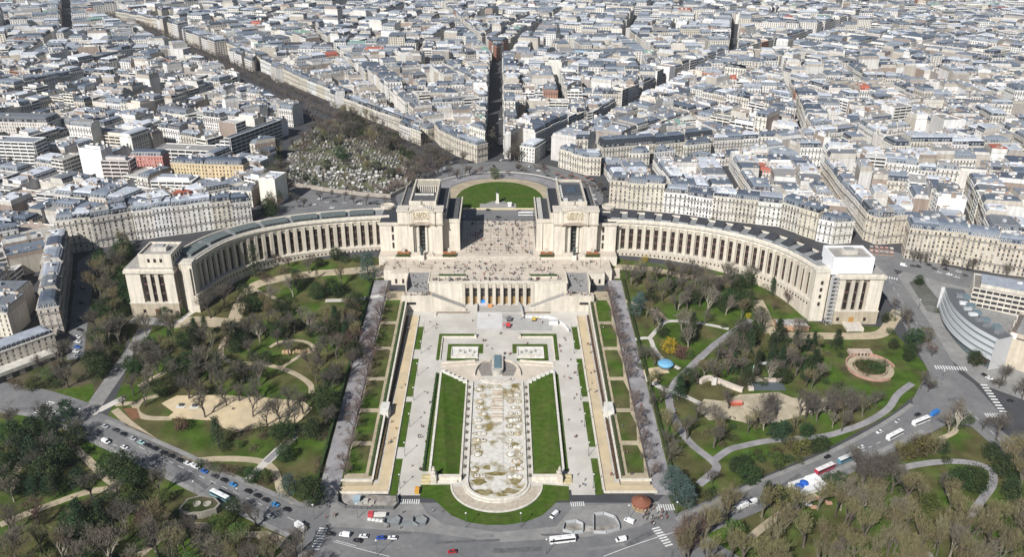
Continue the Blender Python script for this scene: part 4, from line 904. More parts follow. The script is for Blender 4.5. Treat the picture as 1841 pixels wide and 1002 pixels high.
    # chimney stacks along the party walls, roof lights and boxes
    for i in range(k):
        if flags[i] : continue
        a, b = poly[i], poly[(i + 1) % k]; dx, dy = b[0] - a[0], b[1] - a[1]; L = math.hypot(dx, dy)
        if L < 5 or R.random() < (.25 if lod < 2 else .5): continue
        ux, uy = dx / L, dy / L; nx, ny = -uy, ux
        for q in range(1 if L < 13 else 2):
            l = R.uniform(1.8, 4.2); u = R.uniform(.5, L - l - .5) if L > l + 1 else .2; t = .75
            p4 = [(a[0] + ux * uu + nx * v, a[1] + uy * uu + ny * v) for uu, v in ((u, .05), (u + l, .05), (u + l, t), (u, t))]
            zc = zt + R.uniform(.9, 2.2); P_.chim.prism(p4, zt - 3.5, zc, STONE, R.choice(PARTY) if R.random() < .7 else (.68, .66, .62))
            if lod < 2:
                p5 = [(a[0] + ux * uu + nx * v, a[1] + uy * uu + ny * v) for uu, v in ((u + .2, .2), (u + l - .2, .2), (u + l - .2, .6), (u + .2, .6))]
                P_.chim.prism(p5, zc, zc + .6, STONE, (.27, .17, .12))
    if lod < 2 or R.random() < .15:
        for q in range(R.choice([0, 1, 1, 2, 3]) if lod < 2 else 1):
            x = cx + R.uniform(-3.5, 3.5); y = cy + R.uniform(-3.5, 3.5); r1, r2 = R.uniform(.6, 1.8), R.uniform(.6, 1.6)
            if inside((x - r1, y - r2), poly) and inside((x + r1, y + r2), poly): P_.chim.box(x - r1, x + r1, y - r2, y + r2, zt - .1, zt + R.uniform(.5, 2.0), PLAIN, R.choice([(.66, .66, .65), (.5, .5, .5), (.25, .26, .28), (.6, .58, .53)]))
    return zt
CNAMES = {'h': 'apartment_building', 'p': 'apartment_building', 'm': 'office_building', 'b': 'apartment_building', 'x': 'building'}
NB = [0]; FOOT = []; LABELS = {}
def cname(c):
    r, g, b = c
    if r > .64 and r - b < .09: return 'white'
    if r > 1.6 * g: return 'pink'
    if r > 1.7 * b: return 'ochre'
    if r - b > .13: return 'cream'
    return 'grey' if r - b < .05 else 'pale'
def rname(c):
    m = sum(c) / 3
    return 'slate' if m < .135 else 'blue-grey' if m < .22 else 'zinc'
def uniq(l):
    n = LABELS.get(l, 0); LABELS[l] = n + 1
    return l
def single(poly, z0, h, style, flags, wc, label, group, lod=0, **kw):
    c = ctr(poly); z0 = z0 if z0 is not None else T(c[1])
    t = thing(CNAMES[style], label, 'building', (c[0], c[1], z0), group)
    p = Parts(); building(p, poly, z0, h, style, flags, wc, lod, **kw)
    if p.wall.f: p.wall.build('wall', t)
    if p.roof.f: r = p.roof.build('roof', t)
    if p.win.f: p.win.build('windows', t, kind='stuff')
    if p.chim.f: p.chim.build('chimney', t, kind='stuff')
    NB[0] += 1; FOOT.append(poly); return t
def quad(a, b, depth):
    dx, dy = b[0] - a[0], b[1] - a[1]; l = math.hypot(dx, dy); nx, ny = -dy / l, dx / l
    return [a, b, (b[0] + nx * depth, b[1] + ny * depth), (a[0] + nx * depth, a[1] + ny * depth)]
STOREYS = {3: 'three', 4: 'four', 5: 'five', 6: 'six', 7: 'seven', 8: 'eight', 9: 'nine', 10: 'ten', 11: 'eleven', 12: 'twelve'}
def row(base, hs, depth, where, style='h', wid=(14, 21), walls=WALLS, roofs=None, tops=None, rh=None, world=False, lod=0):
    """contiguous houses along a facade line traced in the photo (left to right)"""
    pts = base if world else pxs(base)
    L = sum(math.hypot(b[0] - a[0], b[1] - a[1]) for a, b in zip(pts, pts[1:])); n = 0; out = []
    for si, (a, b) in enumerate(zip(pts, pts[1:])):
        l = math.hypot(b[0] - a[0], b[1] - a[1]); m = max(1, round(l / R.uniform(*wid)))
        for i in range(m):
            f0, f1 = i / m, (i + 1) / m
            p, q = (a[0] + (b[0] - a[0]) * f0, a[1] + (b[1] - a[1]) * f0), (a[0] + (b[0] - a[0]) * f1, a[1] + (b[1] - a[1]) * f1)
            h = hs[si] + (hs[si + 1] - hs[si]) * (f0 + f1) / 2 + R.uniform(-1.0, 1.0)
            out.append((p, q, h, (1, 1 if (si == len(pts) - 2 and i == m - 1) else 0, 1, 1 if (si == 0 and i == 0) else 0)))
    for i, (p, q, h, fl) in enumerate(out):
        wc = jit(R.choice(walls)); rf = R.choice(roofs or SLATES); poly = quad(p, q, depth + R.uniform(-1, 1))
        z0 = T((p[1] + q[1]) / 2)
        st = style if isinstance(style, str) else R.choice(style)
        single(poly, z0, h, st, fl, wc, '%s house, %s roof, %s from left, %s' % (cname(wc), rname(rf) if st in 'hp' else 'flat', ordn(i), where), 'houses ' + where, lod=lod, roof=rf, top=R.choice(tops or ZINCS), rh=rh)
# ---- rows traced from the photograph
row([(112, 458), (174, 449), (245, 430)], [26, 26, 23], 16, 'in the tall row behind the left end pavilion', wid=(11, 15), walls=WALLS[:3])
row([(247, 432), (350, 418), (455, 402)], [24, 24, 19], 15, 'in the row above the curved left wing', wid=(14, 18))
row([(1094, 373), (1191, 382)], [24, 24], 16, 'beside the right head pavilion', wid=(15, 18), walls=[(.56, .50, .40), (.60, .55, .46)])
row([(1191, 382), (1233, 386), (1278, 394)], [19, 17, 18], 14, 'in the low row above the right wing', wid=(18, 24))
row([(1278, 394), (1400, 408), (1464, 432)], [21, 20, 22], 16, 'in the long row above the right wing', wid=(16, 22), walls=[(.62, .58, .5), (.58, .53, .44), (.68, .66, .6)])
row([(1466, 433), (1493, 440), (1529, 437)], [19, 19, 19], 15, 'at the corner by the right end pavilion', wid=(13, 18))
row([(1476, 322), (1505, 365), (1550, 430)], [16, 18, 21], 14, 'along the diagonal street at the right', wid=(14, 20), walls=WALLS[:3])
row([(1550, 430), (1572, 440), (1621, 437)], [21, 22, 23], 15, 'at the rounded corner right of the white attic', wid=(12, 22), walls=[(.58, .52, .43)])
row([(1624, 464), (1725, 479), (1781, 490), (1841, 499), (1900, 508)], [25, 25, 25, 25, 25], 15, 'in the grand row at the right edge', wid=(17, 24), walls=[(.55, .49, .40), (.58, .52, .42)], roofs=SLATES[1:3], tops=ZINCS[:3])
row([(1004, 300), (1053, 315), (1079, 316)], [18, 18, 18], 15, 'at the curved corner of the round place', wid=(14, 20), walls=[(.60, .55, .46), (.62, .57, .48)], roofs=[SLATES[2]])
row([(1083, 296), (1176, 287), (1280, 276)], [16, 16, 16], 15, 'under the long dark slate roof', wid=(22, 30), walls=[(.60, .56, .48)], roofs=[SLATES[0], SLATES[3]], tops=[ZINCS[4]], rh=7.5)
row([(1280, 276), (1360, 272), (1424, 272)], [14, 14, 16], 15, 'right of the long dark slate roof', wid=(16, 24), roofs=[SLATES[0], SLATES[1]])
row([(1424, 275), (1500, 268), (1560, 258), (1632, 254)], [17, 17, 16, 15], 15, 'in the second street row at the right', wid=(15, 22))
row([(782, 252), (793, 264), (821, 280), (858, 293)], [16, 17, 17, 17], 14, 'left of the straight avenue on the round place', wid=(13, 17), walls=[(.6, .55, .46), (.58, .52, .43)])
row([(619, 196), (687, 224), (744, 246), (770, 254)], [14, 14, 14, 13], 15, 'on the near stretch of the tree avenue', wid=(14, 20), walls=[(.60, .55, .46), (.64, .6, .52)], lod=0)
row([(470, 128), (540, 160), (619, 193)], [17, 16, 15], 14, 'on the middle stretch of the tree avenue', wid=(18, 24), walls=[(.60, .55, .46), (.64, .6, .52), (.70, .69, .66)], lod=1)
row([(210, 36), (290, 52), (380, 84), (470, 126)], [16, 17, 17, 17], 14, 'on the far stretch of the tree avenue', wid=(22, 30), walls=[(.58, .51, .41), (.64, .6, .52)], lod=1)
row([(900, 297), (908, 250)], [16, 16], 13, 'right of the straight avenue mouth', wid=(16, 20), lod=1) if 0 else None
def front(a, b, depth, h, style, wc, label, flags=(1, 1, 1, 1), dy=None, lod=0, **kw):
    A, B = G(*a), G(*b); poly = quad(A, B, depth); return single(poly, T((A[1] + B[1]) / 2), h, style, flags, wc, label, None, lod, **kw)
WH = (.74, .73, .70); CRM = (.68, .62, .52)
front((935, 289), (961, 293), 26, 15, 'p', (.70, .68, .63), 'free-standing white block with flat zinc top beside the round place')
front((-60, 262), (95, 266), 24, 26, 'p', (.66, .62, .57), 'long white office block with rows of square dark windows at the left edge')
front((-60, 300), (72, 306), 18, 27, 'b', WH, 'white slab of flats with curved balconies at the far left edge', (1, 1, 1, 1))
front((158, 268), (246, 277), 22, 17, 'b', CRM, 'cream terraced block with continuous balconies and brown roof clutter')
front((151, 316), (191, 321), 14, 27, 'x', (.78, .77, .74), 'tall blank white party wall with one stepped shadow', (0, 0, 0, 0), pc=(.78, .77, .74))
front((190, 330), (238, 331), 13, 22, 'b', (.62, .56, .52), 'slim block with nine brown-shadowed balcony floors below the white blank wall')
front((239, 312), (297, 313), 14, 17, 'p', (.58, .26, .22), 'salmon pink brick block with white window frames', roof=(.25, .25, .26))
front((313, 331), (372, 334), 14, 20, 'p', (.62, .50, .31), 'ochre yellow block, left half of the long yellow pair')
front((372, 334), (442, 336), 14, 20, 'p', (.60, .47, .29), 'ochre yellow block, right half beside the white towers')
front((276, 352), (347, 354), 18, 14, 'b', WH, 'low white block with four long ribbon floors above the left row')
front((350, 352), (405, 350), 18, 10, 'b', WH, 'low white pavilion with flat roofs right of the ribbon-floored block')
front((284, 288), (390, 293), 20, 12, 'b', (.72, .70, .66), 'stepped white terraced flats facing the camera left of the cemetery')
front((443, 350), (470, 357), 14, 17, 'm', WH, 'narrow white tower with small square windows near the cemetery corner')
front((470, 368), (499, 371), 20, 24, 'x', (.76, .72, .63), 'blank cream tower end wall by the cemetery corner', (0, 1, 1, 0), pc=(.76, .72, .63))
front((390, 213), (452, 213), 16, 18, 'm', (.70, .60, .48), 'cream tower of flats with dark windows above the terraced block')
front((488, 222), (540, 215), 15, 12, 'p', (.70, .69, .66), 'white block with slotted windows on the upper edge of the cemetery', roof=(.4, .4, .4))
front((509, 99), (604, 99), 16, 13, 'p', (.27, .20, .155), 'long brown-brick school block with dark roof at the upper left', roof=(.03, .03, .035), top=(.05, .05, .06), lod=1)
front((702, 93), (788, 91), 16, 12, 'p', (.30, .23, .18), 'long brown-brick school wing with dark roof above the straight avenue', roof=(.03, .03, .035), top=(.06, .06, .07), lod=1)
front((790, 90), (828, 92), 30, 12, 'p', (.36, .38, .40), 'grey metal-roofed wing joined to the upper brown school block', roof=(.25, .28, .3), top=(.3, .32, .34), lod=1)
front((978, 108), (1100, 114), 20, 15, 'm', (.33, .42, .50), 'long blue glass office block right of the avenue fork', lod=1)
front((1118, 32), (1228, 31), 15, 22, 'm', WH, 'long white tower slab near the top edge', lod=1); front((1690, 26), (1752, 27), 20, 24, 'b', (.5, .5, .5), 'banded grey tower near the top right edge', lod=1)
front((1462, 190), (1520, 192), 14, 9, 'x', (.72, .70, .66), 'white house with red tiled roof among the right-hand roofs', top=(.42, .12, .07), lod=1); front((1645, 165), (1690, 168), 20, 12, 'x', (.34, .14, .10), 'red-brown building with rust red roof far on the right', top=(.36, .13, .09), lod=1)
# dark terraced block beside the cemetery, stepping down to the left
A, B = G(418, 287), G(508, 250)
t0 = thing('apartment_building', 'terraced apartment block with dark planted balconies facing the cemetery', 'building', (A[0], A[1], T(A[1])))
for k in range(4):
    f = k * 6; h = 22 - k * 4; pq = Parts()
    dx, dy = B[0] - A[0], B[1] - A[1]; l = math.hypot(dx, dy); nx, ny = -dy / l, dx / l
    a, b = (A[0] + nx * f, A[1] + ny * f), (B[0] + nx * f, B[1] + ny * f)
    building(pq, quad(a, b, 6), T(A[1]), h, 'b', (1 if k == 0 else 0, 1, 1, 1), (.55, .55, .54) if k == 0 else WH, 0, pc=WH)
    for nm, m_ in (('wall', pq.wall), ('roof', pq.roof)): m_.build(nm, t0)
    pq.win.build('windows', t0, kind='stuff')
FOOT.append(quad(A, B, 24))
# left-hand street: dark facade row along the boulevard and the villa at its end
row([(117, 600), (122, 550), (128, 500), (131, 462)], [18, 21, 22, 23], 13, 'down the shaded boulevard at the left', wid=(16, 22), walls=[(.5, .45, .38), (.55, .5, .42)])
tV = thing('villa', 'cream villa with wide terrace and arcaded base at the left edge', 'building', (-292, 440, T(440)))
vp = Parts(); za = T(440)
va, vb = G(2, 672), G(104, 628); vq = quad(va, vb, 14)
building(vp, vq, za, 13, 'p', (1, 1, 1, 1), (.62, .57, .49), 0, roof=(.24, .26, .3), rh=2.2)
vl = math.hypot(vb[0] - va[0], vb[1] - va[1]); vux, vuy = (vb[0] - va[0]) / vl, (vb[1] - va[1]) / vl; vf = lambda u, v: (va[0] + vux * u - vuy * v, va[1] + vuy * u + vux * v)
vp.wall.box(-6, vl + 2, -10, -.4, za - 4, za + 4.4, STONE, (.58, .53, .45), vf, mt=STONE, ct=(.56, .53, .47)); vp.wall.box(-6, vl + 2, -10.5, -10, za + 3, za + 5.3, STONE, (.62, .58, .5), vf)
for nm, m_ in (('wall', vp.wall), ('roof', vp.roof), ('chimney', vp.chim)): m_.build(nm, tV, kind='stuff' if nm == 'chimney' else None)
vp.win.build('windows', tV, kind='stuff')
for k in range(6):
    q = MB(); x = -5 + k * 7.5; q.box(x, x + 4, -10.8, -10.55, za - 3, za + 2.6, GLASS, (.03, .03, .03), vf); q.build('arch_opening', tV)
FOOT.append([vf(-8, -12), vf(vl + 4, -12), vf(vl + 4, 15), vf(-8, 15)]); OPENV = FOOT[-1]
# curved white council building and its neighbours at the right
tC = thing('council_building', 'white building with long curved ribbon balconies beside the right-hand road', 'building', (330, 480, T(500)))
cp = spline(pxs([(1684, 553), (1692, 585), (1708, 612), (1735, 640), (1775, 668)], 0), 6); zc = T(530)
for k in range(4):
    q = MB()
    a_, b_ = offs(cp, .6 + k * .5), offs(cp, 14)
    for i in range(len(cp) - 1):
        z0, z1 = zc + k * 4.0 - 1.2, zc + k * 4.0 + 1.5
        q.face([(*a_[i], z0), (*a_[i + 1], z0), (*a_[i + 1], z1), (*a_[i], z1)], PAINT, (.50, .53, .545)); q.face([(*a_[i], z1), (*a_[i + 1], z1), (*b_[i + 1], z1), (*b_[i], z1)], PLAIN, (.38, .40, .41) if k < 3 else (.12, .125, .13))
    q.build('balcony', tC)
q = MB(); a_ = offs(cp, 2.6)
for i in range(len(cp) - 1): q.face([(*a_[i], zc - 8), (*a_[i + 1], zc - 8), (*a_[i + 1], zc + 13), (*a_[i], zc + 13)], GLASS, (.10, .13, .14))
q.build('glazing', tC)
q = MB(); b_ = offs(cp, 14)
for i in range(len(cp) - 1): q.face([(*b_[i], zc - 8), (*b_[i + 1], zc - 8), (*b_[i + 1], zc + 13.5), (*b_[i], zc + 13.5)], STONE, CREAM)
for e in (0, -1): q.face([(*cp[e], zc - 8), (*b_[e], zc - 8), (*b_[e], zc + 13.5), (*cp[e], zc + 13.5)], PLAIN, (.5, .5, .5))
q.build('wall', tC)
q = MB(); d_ = offs(cp, 7); e_ = offs(cp, 12)
for i in range(3, len(cp) - 3, 3): q.prism([d_[i], d_[i + 1], e_[i + 1], e_[i]], zc + 13.5, zc + 15, PLAIN, R.choice([(.6, .62, .62), (.2, .21, .22), (.4, .42, .44)]))
q.build('roof_plant', tC, kind='stuff')
for k in range(5):
    q = MB(); a = offs(cp, 13)[4 + k * 4]; q.box(a[0] - 2, a[0] + 2.5, a[1] - 1, a[1] + 3.5, zc + 13.5, zc + 15.2, GLASS, (.16, .21, .23)); q.build('roof_light', tC)
front((1742, 548), (1900, 585), 26, 15, 'm', (.58, .54, .47), 'concrete office block with long window bands behind the curved white building', top=(.22, .2, .18))
front((1796, 655), (1900, 690), 42, 20, 'x', (.50, .44, .35), 'windowless tan stone block with brown roof at the right edge', (0, 0, 0, 0), pc=(.50, .44, .35), top=(.16, .135, .115))
# ---- everything else: blocks cut by the real avenues, then by side streets, then into plots
def cut(poly, p, d, wd):
    nx, ny = -d[1], d[0]
    def half(sgn):
        out = []; f = lambda q: sgn * ((q[0] - p[0]) * nx + (q[1] - p[1]) * ny) - wd / 2
        for i in range(len(poly)):
            a, b = poly[i], poly[(i + 1) % len(poly)]; fa, fb = f(a), f(b)
            if fa >= 0: out.append(a)
            if fa * fb < 0: t = fa / (fa - fb); out.append((a[0] + (b[0] - a[0]) * t, a[1] + (b[1] - a[1]) * t))
        return out
    return [h for h in (half(1), half(-1)) if len(h) > 2 and abs(area2(h)) > 30]
def chord(poly, p, d):
    ts = []; nx, ny = -d[1], d[0]
    for i in range(len(poly)):
        a, b = poly[i], poly[(i + 1) % len(poly)]; fa = (a[0] - p[0]) * nx + (a[1] - p[1]) * ny; fb = (b[0] - p[0]) * nx + (b[1] - p[1]) * ny
        if fa * fb < 0: t = fa / (fa - fb); ts.append((a[0] + (b[0] - a[0]) * t - p[0]) * d[0] + (a[1] + (b[1] - a[1]) * t - p[1]) * d[1])
    return (min(ts), max(ts)) if len(ts) > 1 else None
MAIN = [((-76, 791), (-807, 1770), 60), ((-4, 780), (-5, 1270), 19), ((38, 800), (240, 1135), 21), ((240, 1135), (720, 1690), 27), ((-5, 1265), (135, 1785), 16), ((-30, 1384), (36, 1590), 13), ((-5, 1270), (-140, 1900), 12),
        ((-725, 1450), (-1010, 2050), 20), ((277, 590), (310, 805), 13), ((95, 760), (460, 900), 14), ((310, 805), (420, 1300), 12), ((-225, 850), (-620, 1010), 12), ((-90, 886), (-330, 1500), 11), ((-462, 760), (-300, 1150), 12), ((300, 590), (700, 480), 24), ((-281, 400), (-281, 640), 24), ((560, 1520), (1300, 1560), 13), ((420, 1000), (1200, 900), 13), ((240, 1135), (900, 1240), 12), ((-400, 1300), (-1000, 1120), 12)]
blocks = [[(-1480, 380), (1560, 380), (1560, 2230), (-1480, 2230)]]
for a, b, wd in MAIN:
    l = math.hypot(b[0] - a[0], b[1] - a[1]); d = ((b[0] - a[0]) / l, (b[1] - a[1]) / l); nb_ = []
    for p in blocks:
        c = chord(p, a, d); ov = 0
        if c: ov = min(c[1], l) - max(c[0], 0)
        if not c or ov < 55: nb_.append(p); continue
        pcs_ = [p]; pd = (-d[1], d[0])
        if c[0] < -70: pcs_ = [y for x in pcs_ for y in cut(x, a, pd, 9)]
        if c[1] > l + 70: pcs_ = [y for x in pcs_ for y in cut(x, b, pd, 9)]
        for x in pcs_:
            c2 = chord(x, a, d); nb_ += cut(x, a, d, wd) if c2 and min(c2[1], l) - max(c2[0], 0) > .4 * (c2[1] - c2[0]) else [x]
    blocks = nb_
def longest(poly):
    best = None
    for i in range(len(poly)):
        a, b = poly[i], poly[(i + 1) % len(poly)]; l = math.hypot(b[0] - a[0], b[1] - a[1])
        if best is None or l > best[0]: best = (l, a, b)
    return best
def halve(poly, wd, jitter=.12, lim=None):
    l, a, b = longest(poly); f = .5 + R.uniform(-jitter, jitter)
    ang = math.atan2(b[1] - a[1], b[0] - a[0]) + math.pi / 2 + R.uniform(-.10, .10) * (1 if wd else .3)
    return cut(poly, (a[0] + (b[0] - a[0]) * f, a[1] + (b[1] - a[1]) * f), (math.cos(ang), math.sin(ang)), wd)
small = []; stack = blocks[:]
while stack:
    p = stack.pop(); A_ = abs(area2(p))
    if A_ < 250: continue
    if A_ > 12500: stack += halve(p, R.choice([11, 12, 14]), .18)
    else: small.append(p if area2(p) > 0 else p[::-1])
OPEN = [(-268, 300), (-300, 440), (-322, 578), (-284, 608), (-205, 640), (-175, 665), (-203, 728), (-228, 850), (-208, 958), (-172, 996), (-72, 812), (-40, 800), (-20, 790), (20, 785), (38, 800), (58, 790), (70, 765), (100, 745), (100, 680), (270, 612), (300, 600), (304, 575), (400, 545), (560, 500), (560, 200), (-268, 200)]
CEM = pxs([(508, 332), (520, 262), (580, 218), (640, 204), (700, 245), (762, 287), (748, 320), (702, 355), (600, 345)])
lots = []
def dist_edge(p, a, b):
    dx, dy = b[0] - a[0], b[1] - a[1]; l2 = dx * dx + dy * dy or 1; t = max(0, min(1, ((p[0] - a[0]) * dx + (p[1] - a[1]) * dy) / l2))
    return math.hypot(p[0] - a[0] - dx * t, p[1] - a[1] - dy * t)
for blk in small:
    c = ctr(blk)
    if abs(c[0] - 10) > .66 * c[1] + 110: continue
    st = [blk]; tone = R.random(); hb = R.uniform(15, 23) if R.random() < .85 else R.uniform(22, 28)
    while st:
        p = st.pop(); A_ = abs(area2(p)); l, a, b = longest(p)
        if A_ > (500 if c[1] < 1250 else 760) or l > (30 if c[1] < 1250 else 36): st += halve(p, 0, .14); continue
        if A_ < 45: continue
        q = ctr(p)
        if inside(q, OPEN) or any(inside(v, OPEN) for v in p) or (q[1] < vb[1] + 8 and q[0] > -420): continue
        if any(inside(q, f) for f in FOOT) or any(inside(((v[0] + q[0]) / 2, (v[1] + q[1]) / 2), f) for f in FOOT for v in p): continue
        flags = []
        for i in range(len(p)):
            m_ = ((p[i][0] + p[(i + 1) % len(p)][0]) / 2, (p[i][1] + p[(i + 1) % len(p)][1]) / 2)
            flags.append(1 if min(dist_edge(m_, blk[j], blk[(j + 1) % len(blk)]) for j in range(len(blk))) < .6 else 0)
        inner = not any(flags)
        if inner:
            r = R.random()
            if r < .42: continue                                   # courtyard
            h = hb * R.uniform(.2, .85)
            if r > .6: flags = [1 if R.random() < .5 else 0 for _ in p]
        else:
            h = hb + R.uniform(-3, 3)
            for i in range(len(p)):
                if not flags[i] and R.random() < .22: flags[i] = 1
        if R.random() < .06: h += R.uniform(4, 12)
        r = R.random()
        style = ('h' if r < .74 else 'p' if r < .80 else 'b' if r < .90 else 'm' if r < .95 else 'x')
        if inner and r > .5: style = R.choice(['p', 'x', 'p'])
        if c[0] < -200 and c[1] < 1150 and R.random() < .25: style = R.choice(['b', 'm', 'b'])
        wc = jit(R.choice(WHITES if style in 'bm' else (WALLS if R.random() < .8 else WHITES)))
        if R.random() < .02: wc = (.42, .22, .15)
        rc = R.choice(SLATES); tc_ = R.choice(ZINCS)
        if R.random() < .006: rc = (.36, .10, .06); tc_ = (.38, .12, .08)
        if R.random() < .012: tc_ = (.22, .36, .30)
        if style in 'bmx': tc_ = R.choice([(.45, .43, .40), (.36, .35, .33), (.52, .51, .49), (.28, .27, .26), (.40, .33, .27)])
        if -480 < q[0] < -200 and 590 < q[1] < 800: h *= .62
        if q[0] < -290 and q[1] < 600: h = min(h, 17)
        if 95 < q[0] < 300 and 640 < q[1] < 810: h *= .5
        px_, py_ = proj(q[0], q[1], T(q[1]) + h); d_ = math.hypot(q[0], q[1])
        seen = -20 < px_ < 1860 and -6 < py_
        # neighbours in front hide most: rank by apparent size
        lots.append((A_ / d_ ** 2 * (1.3 if any(flags) else .5) * (1 if seen else .05), p, q, h, style, flags, wc, rc, tc_, px_, py_))
lots.sort(key=lambda t: -t[0])
def zone(x, y):
    if y > 330: return 'left of the curved left wing' if x < 900 else 'among the roofs behind the right wing'
    if x < 480: return 'among the roofs left of the cemetery' if y > 150 else 'far along the left side'
    if x < 880: return 'between the tree avenue and the straight avenue'
    if x < 1230: return 'right of the straight dark avenue'
    return 'in the right-hand quarter above the long rows' if y > 130 else 'far along the right side'
near = lots[:max(0, 296 - NB[0])]; rest = lots[len(near):]
groups = {}
for t_ in near: groups.setdefault(zone(t_[9], t_[10]), []).append(t_)
for zn, lst in groups.items():
    lst.sort(key=lambda t: t[9])
    for i, (sc_, p, q, h, style, flags, wc, rc, tc_, px_, py_) in enumerate(lst):
        lab = '%s %s, %s from left, %s' % (cname(wc), 'house, %s roof' % rname(rc) if style in 'hp' else 'flat-roofed block', ordn(i), zn)
        single(p, T(q[1]), h, style, flags, wc, lab, 'buildings ' + zn, lod=0, roof=rc, top=tc_)
big = MB(); PB = Parts(big)
for (sc_, p, q, h, style, flags, wc, rc, tc_, px_, py_) in rest:
    building(PB, p, T(q[1]), h, style, flags, wc, 1 if q[1] < 1150 else 2, roof=rc, top=tc_)
big.build('city_buildings', label='dense mass of pale stone blocks with zinc roofs filling the far city', category='city blocks', kind='stuff')
print('LOTS', len(lots), 'singles', NB[0], 'bigfaces', len(big.f))
# ================================================================== TREES
RT = random.Random(21)
def branch(tr, tw, p, d, l, r, depth, maxd, spread, up, tips):
    q = p + d * l
    if depth <= 2: tr.tube(p, q, r, r * .72, 6 if depth == 0 else 4 if depth == 1 else 3, BARK, TC[0])
    else:
        w_ = max(.027, r * 1.1); s = d.orthogonal().normalized() * w_; s.rotate(Matrix.Rotation(RT.random() * 6.28, 3, d))
        tw.face([tuple(p - s), tuple(p + s), tuple(q)], TWIG, TC[1])
    if depth >= maxd: return
    n = (4, 4, 4, 3, 3, 3)[depth]
    for i in range(n):
        f = 1.0 if i == 0 and depth else RT.uniform(.45, 1)
        ax = d.orthogonal().normalized(); ax.rotate(Matrix.Rotation(RT.random() * 6.283, 3, d))
        e = d.copy(); e.rotate(Matrix.Rotation(RT.uniform(.5, 1.0) * spread, 3, ax)); e = (e + Vector((0, 0, up))).normalized()
        branch(tr, tw, p + d * l * f, e, l * RT.uniform(.55, .82), r * .58, depth + 1, maxd, spread, up, tips)
TC = [(.10, .085, .07), (.115, .095, .075)]
def bare_mesh(seed, h=14, wr=.36, spread=.72, up=.34, maxd=6, trunkf=.26, bark=None, twig=None):
    RT.seed(seed); TC[0] = bark or (.095, .08, .065); TC[1] = twig or (.125, .112, .092)
    tr, tw = MB(), MB()
    branch(tr, tw, Vector((0, 0, -.6)), Vector((RT.uniform(-.06, .06), RT.uniform(-.06, .06), 1)).normalized(), h * trunkf + .6, h * .018 + .06, 0, maxd, spread, up, None)
    mz = sorted(v[2] for v in tw.v)[-60]; k = h / mz; rr = sorted(math.hypot(v[0], v[1]) for v in tw.v)[int(len(tw.v) * .93)] * k; kx = k * (h * wr / rr if wr < .34 else max(1, h * wr / rr))
    for m in (tr, tw): m.v = [(x * kx, y * kx, z * k if z > 0 else z) for x, y, z in m.v]
    return tr.mesh('trunk'), tw.mesh('crown')
def leaf_mesh(seed, shape, h, rad, nclump, nleaf, size, col, col2=None, z0=.12, trunk=(.09, .075, .06)):
    RT.seed(seed); tr, lf = MB(), MB()
    tr.tube((0, 0, -.6), (0, 0, h * .45), h * .02 + .08, h * .012 + .03, 5, BARK, trunk)
    for _ in range(5):
        a = RT.random() * 6.28; tr.tube((0, 0, h * RT.uniform(.15, .4)), (rad * .6 * math.cos(a), rad * .6 * math.sin(a), h * RT.uniform(.4, .75)), h * .01 + .03, .03, 3, BARK, trunk)
    for c in range(nclump):
        t = (c + RT.random()) / nclump; a = c * 2.399963 + RT.uniform(-.3, .3)
        if shape == 'cone': z = z0 + (1 - z0) * t ** .8; r = rad * (1 - z) / (1 - z0) * RT.uniform(.65, 1.05) + .1
        elif shape == 'col': z = z0 + (1 - z0) * t; r = rad * math.sin(math.pi * min(1, .15 + .85 * t) ** .8) ** .6 * RT.uniform(.6, 1.05)
        elif shape == 'cedar': lv = int(t * 7); z = .22 + .76 * lv / 7 + RT.uniform(-.015, .015); r = rad * (1 - .75 * (lv / 7) ** 1.3) * math.sqrt(RT.random()) * RT.uniform(.85, 1.1)
        else:
            z_ = 2 * t - 1; z = z0 + (1 - z0) * (z_ + 1) / 2; r = rad * math.sqrt(max(0, 1 - z_ * z_)) * RT.uniform(.55, 1.08)
        cs = size * (3.0 if shape != 'cedar' else 3.2) * RT.uniform(.6, 1.2); ct = Vector((r * math.cos(a), r * math.sin(a), z * h))
        cc = col if not col2 or RT.random() < .6 else col2; cc = shade(cc, RT.uniform(.8, 1.2))
        for _ in range(nleaf):
            v = Vector((RT.gauss(0, .45), RT.gauss(0, .45), RT.gauss(0, .16 if shape == 'cedar' else .40))) * cs
            p = ct + v; u = Vector((RT.uniform(-1, 1), RT.uniform(-1, 1), RT.uniform(-.6, .6))).normalized() * size * RT.uniform(.5, 1); w_ = Vector((RT.uniform(-1, 1), RT.uniform(-1, 1), RT.uniform(-.7, .7))).normalized() * size * RT.uniform(.4, .8)
            lf.face([tuple(p - u), tuple(p + w_), tuple(p + u)], LEAF, cc)
    return tr.mesh('trunk'), lf.mesh('crown')
KIND = {}
def kind(key, name, cat, desc, h, *meshes): KIND[key] = (name, cat, desc, h, meshes)
kind('bare', 'bare_tree', 'tree', 'leafless grey-brown tree', 14, bare_mesh(1), bare_mesh(2, spread=.8, up=.28), bare_mesh(3, spread=.65, up=.35, trunkf=.36), bare_mesh(4, spread=.85, up=.22, trunkf=.24))
kind('olive', 'lime_tree', 'tree', 'leafless olive-brown tree', 14, bare_mesh(5, wr=.25, twig=(.21, .185, .10), up=.42, spread=.6), bare_mesh(6, wr=.30, twig=(.195, .17, .09), up=.4, spread=.7, bark=(.13, .115, .085)), bare_mesh(7, wr=.24, twig=(.21, .19, .115), up=.5, spread=.62, bark=(.12, .105, .08)))  # species unknown: leafless trees set apart only by olive twig colour
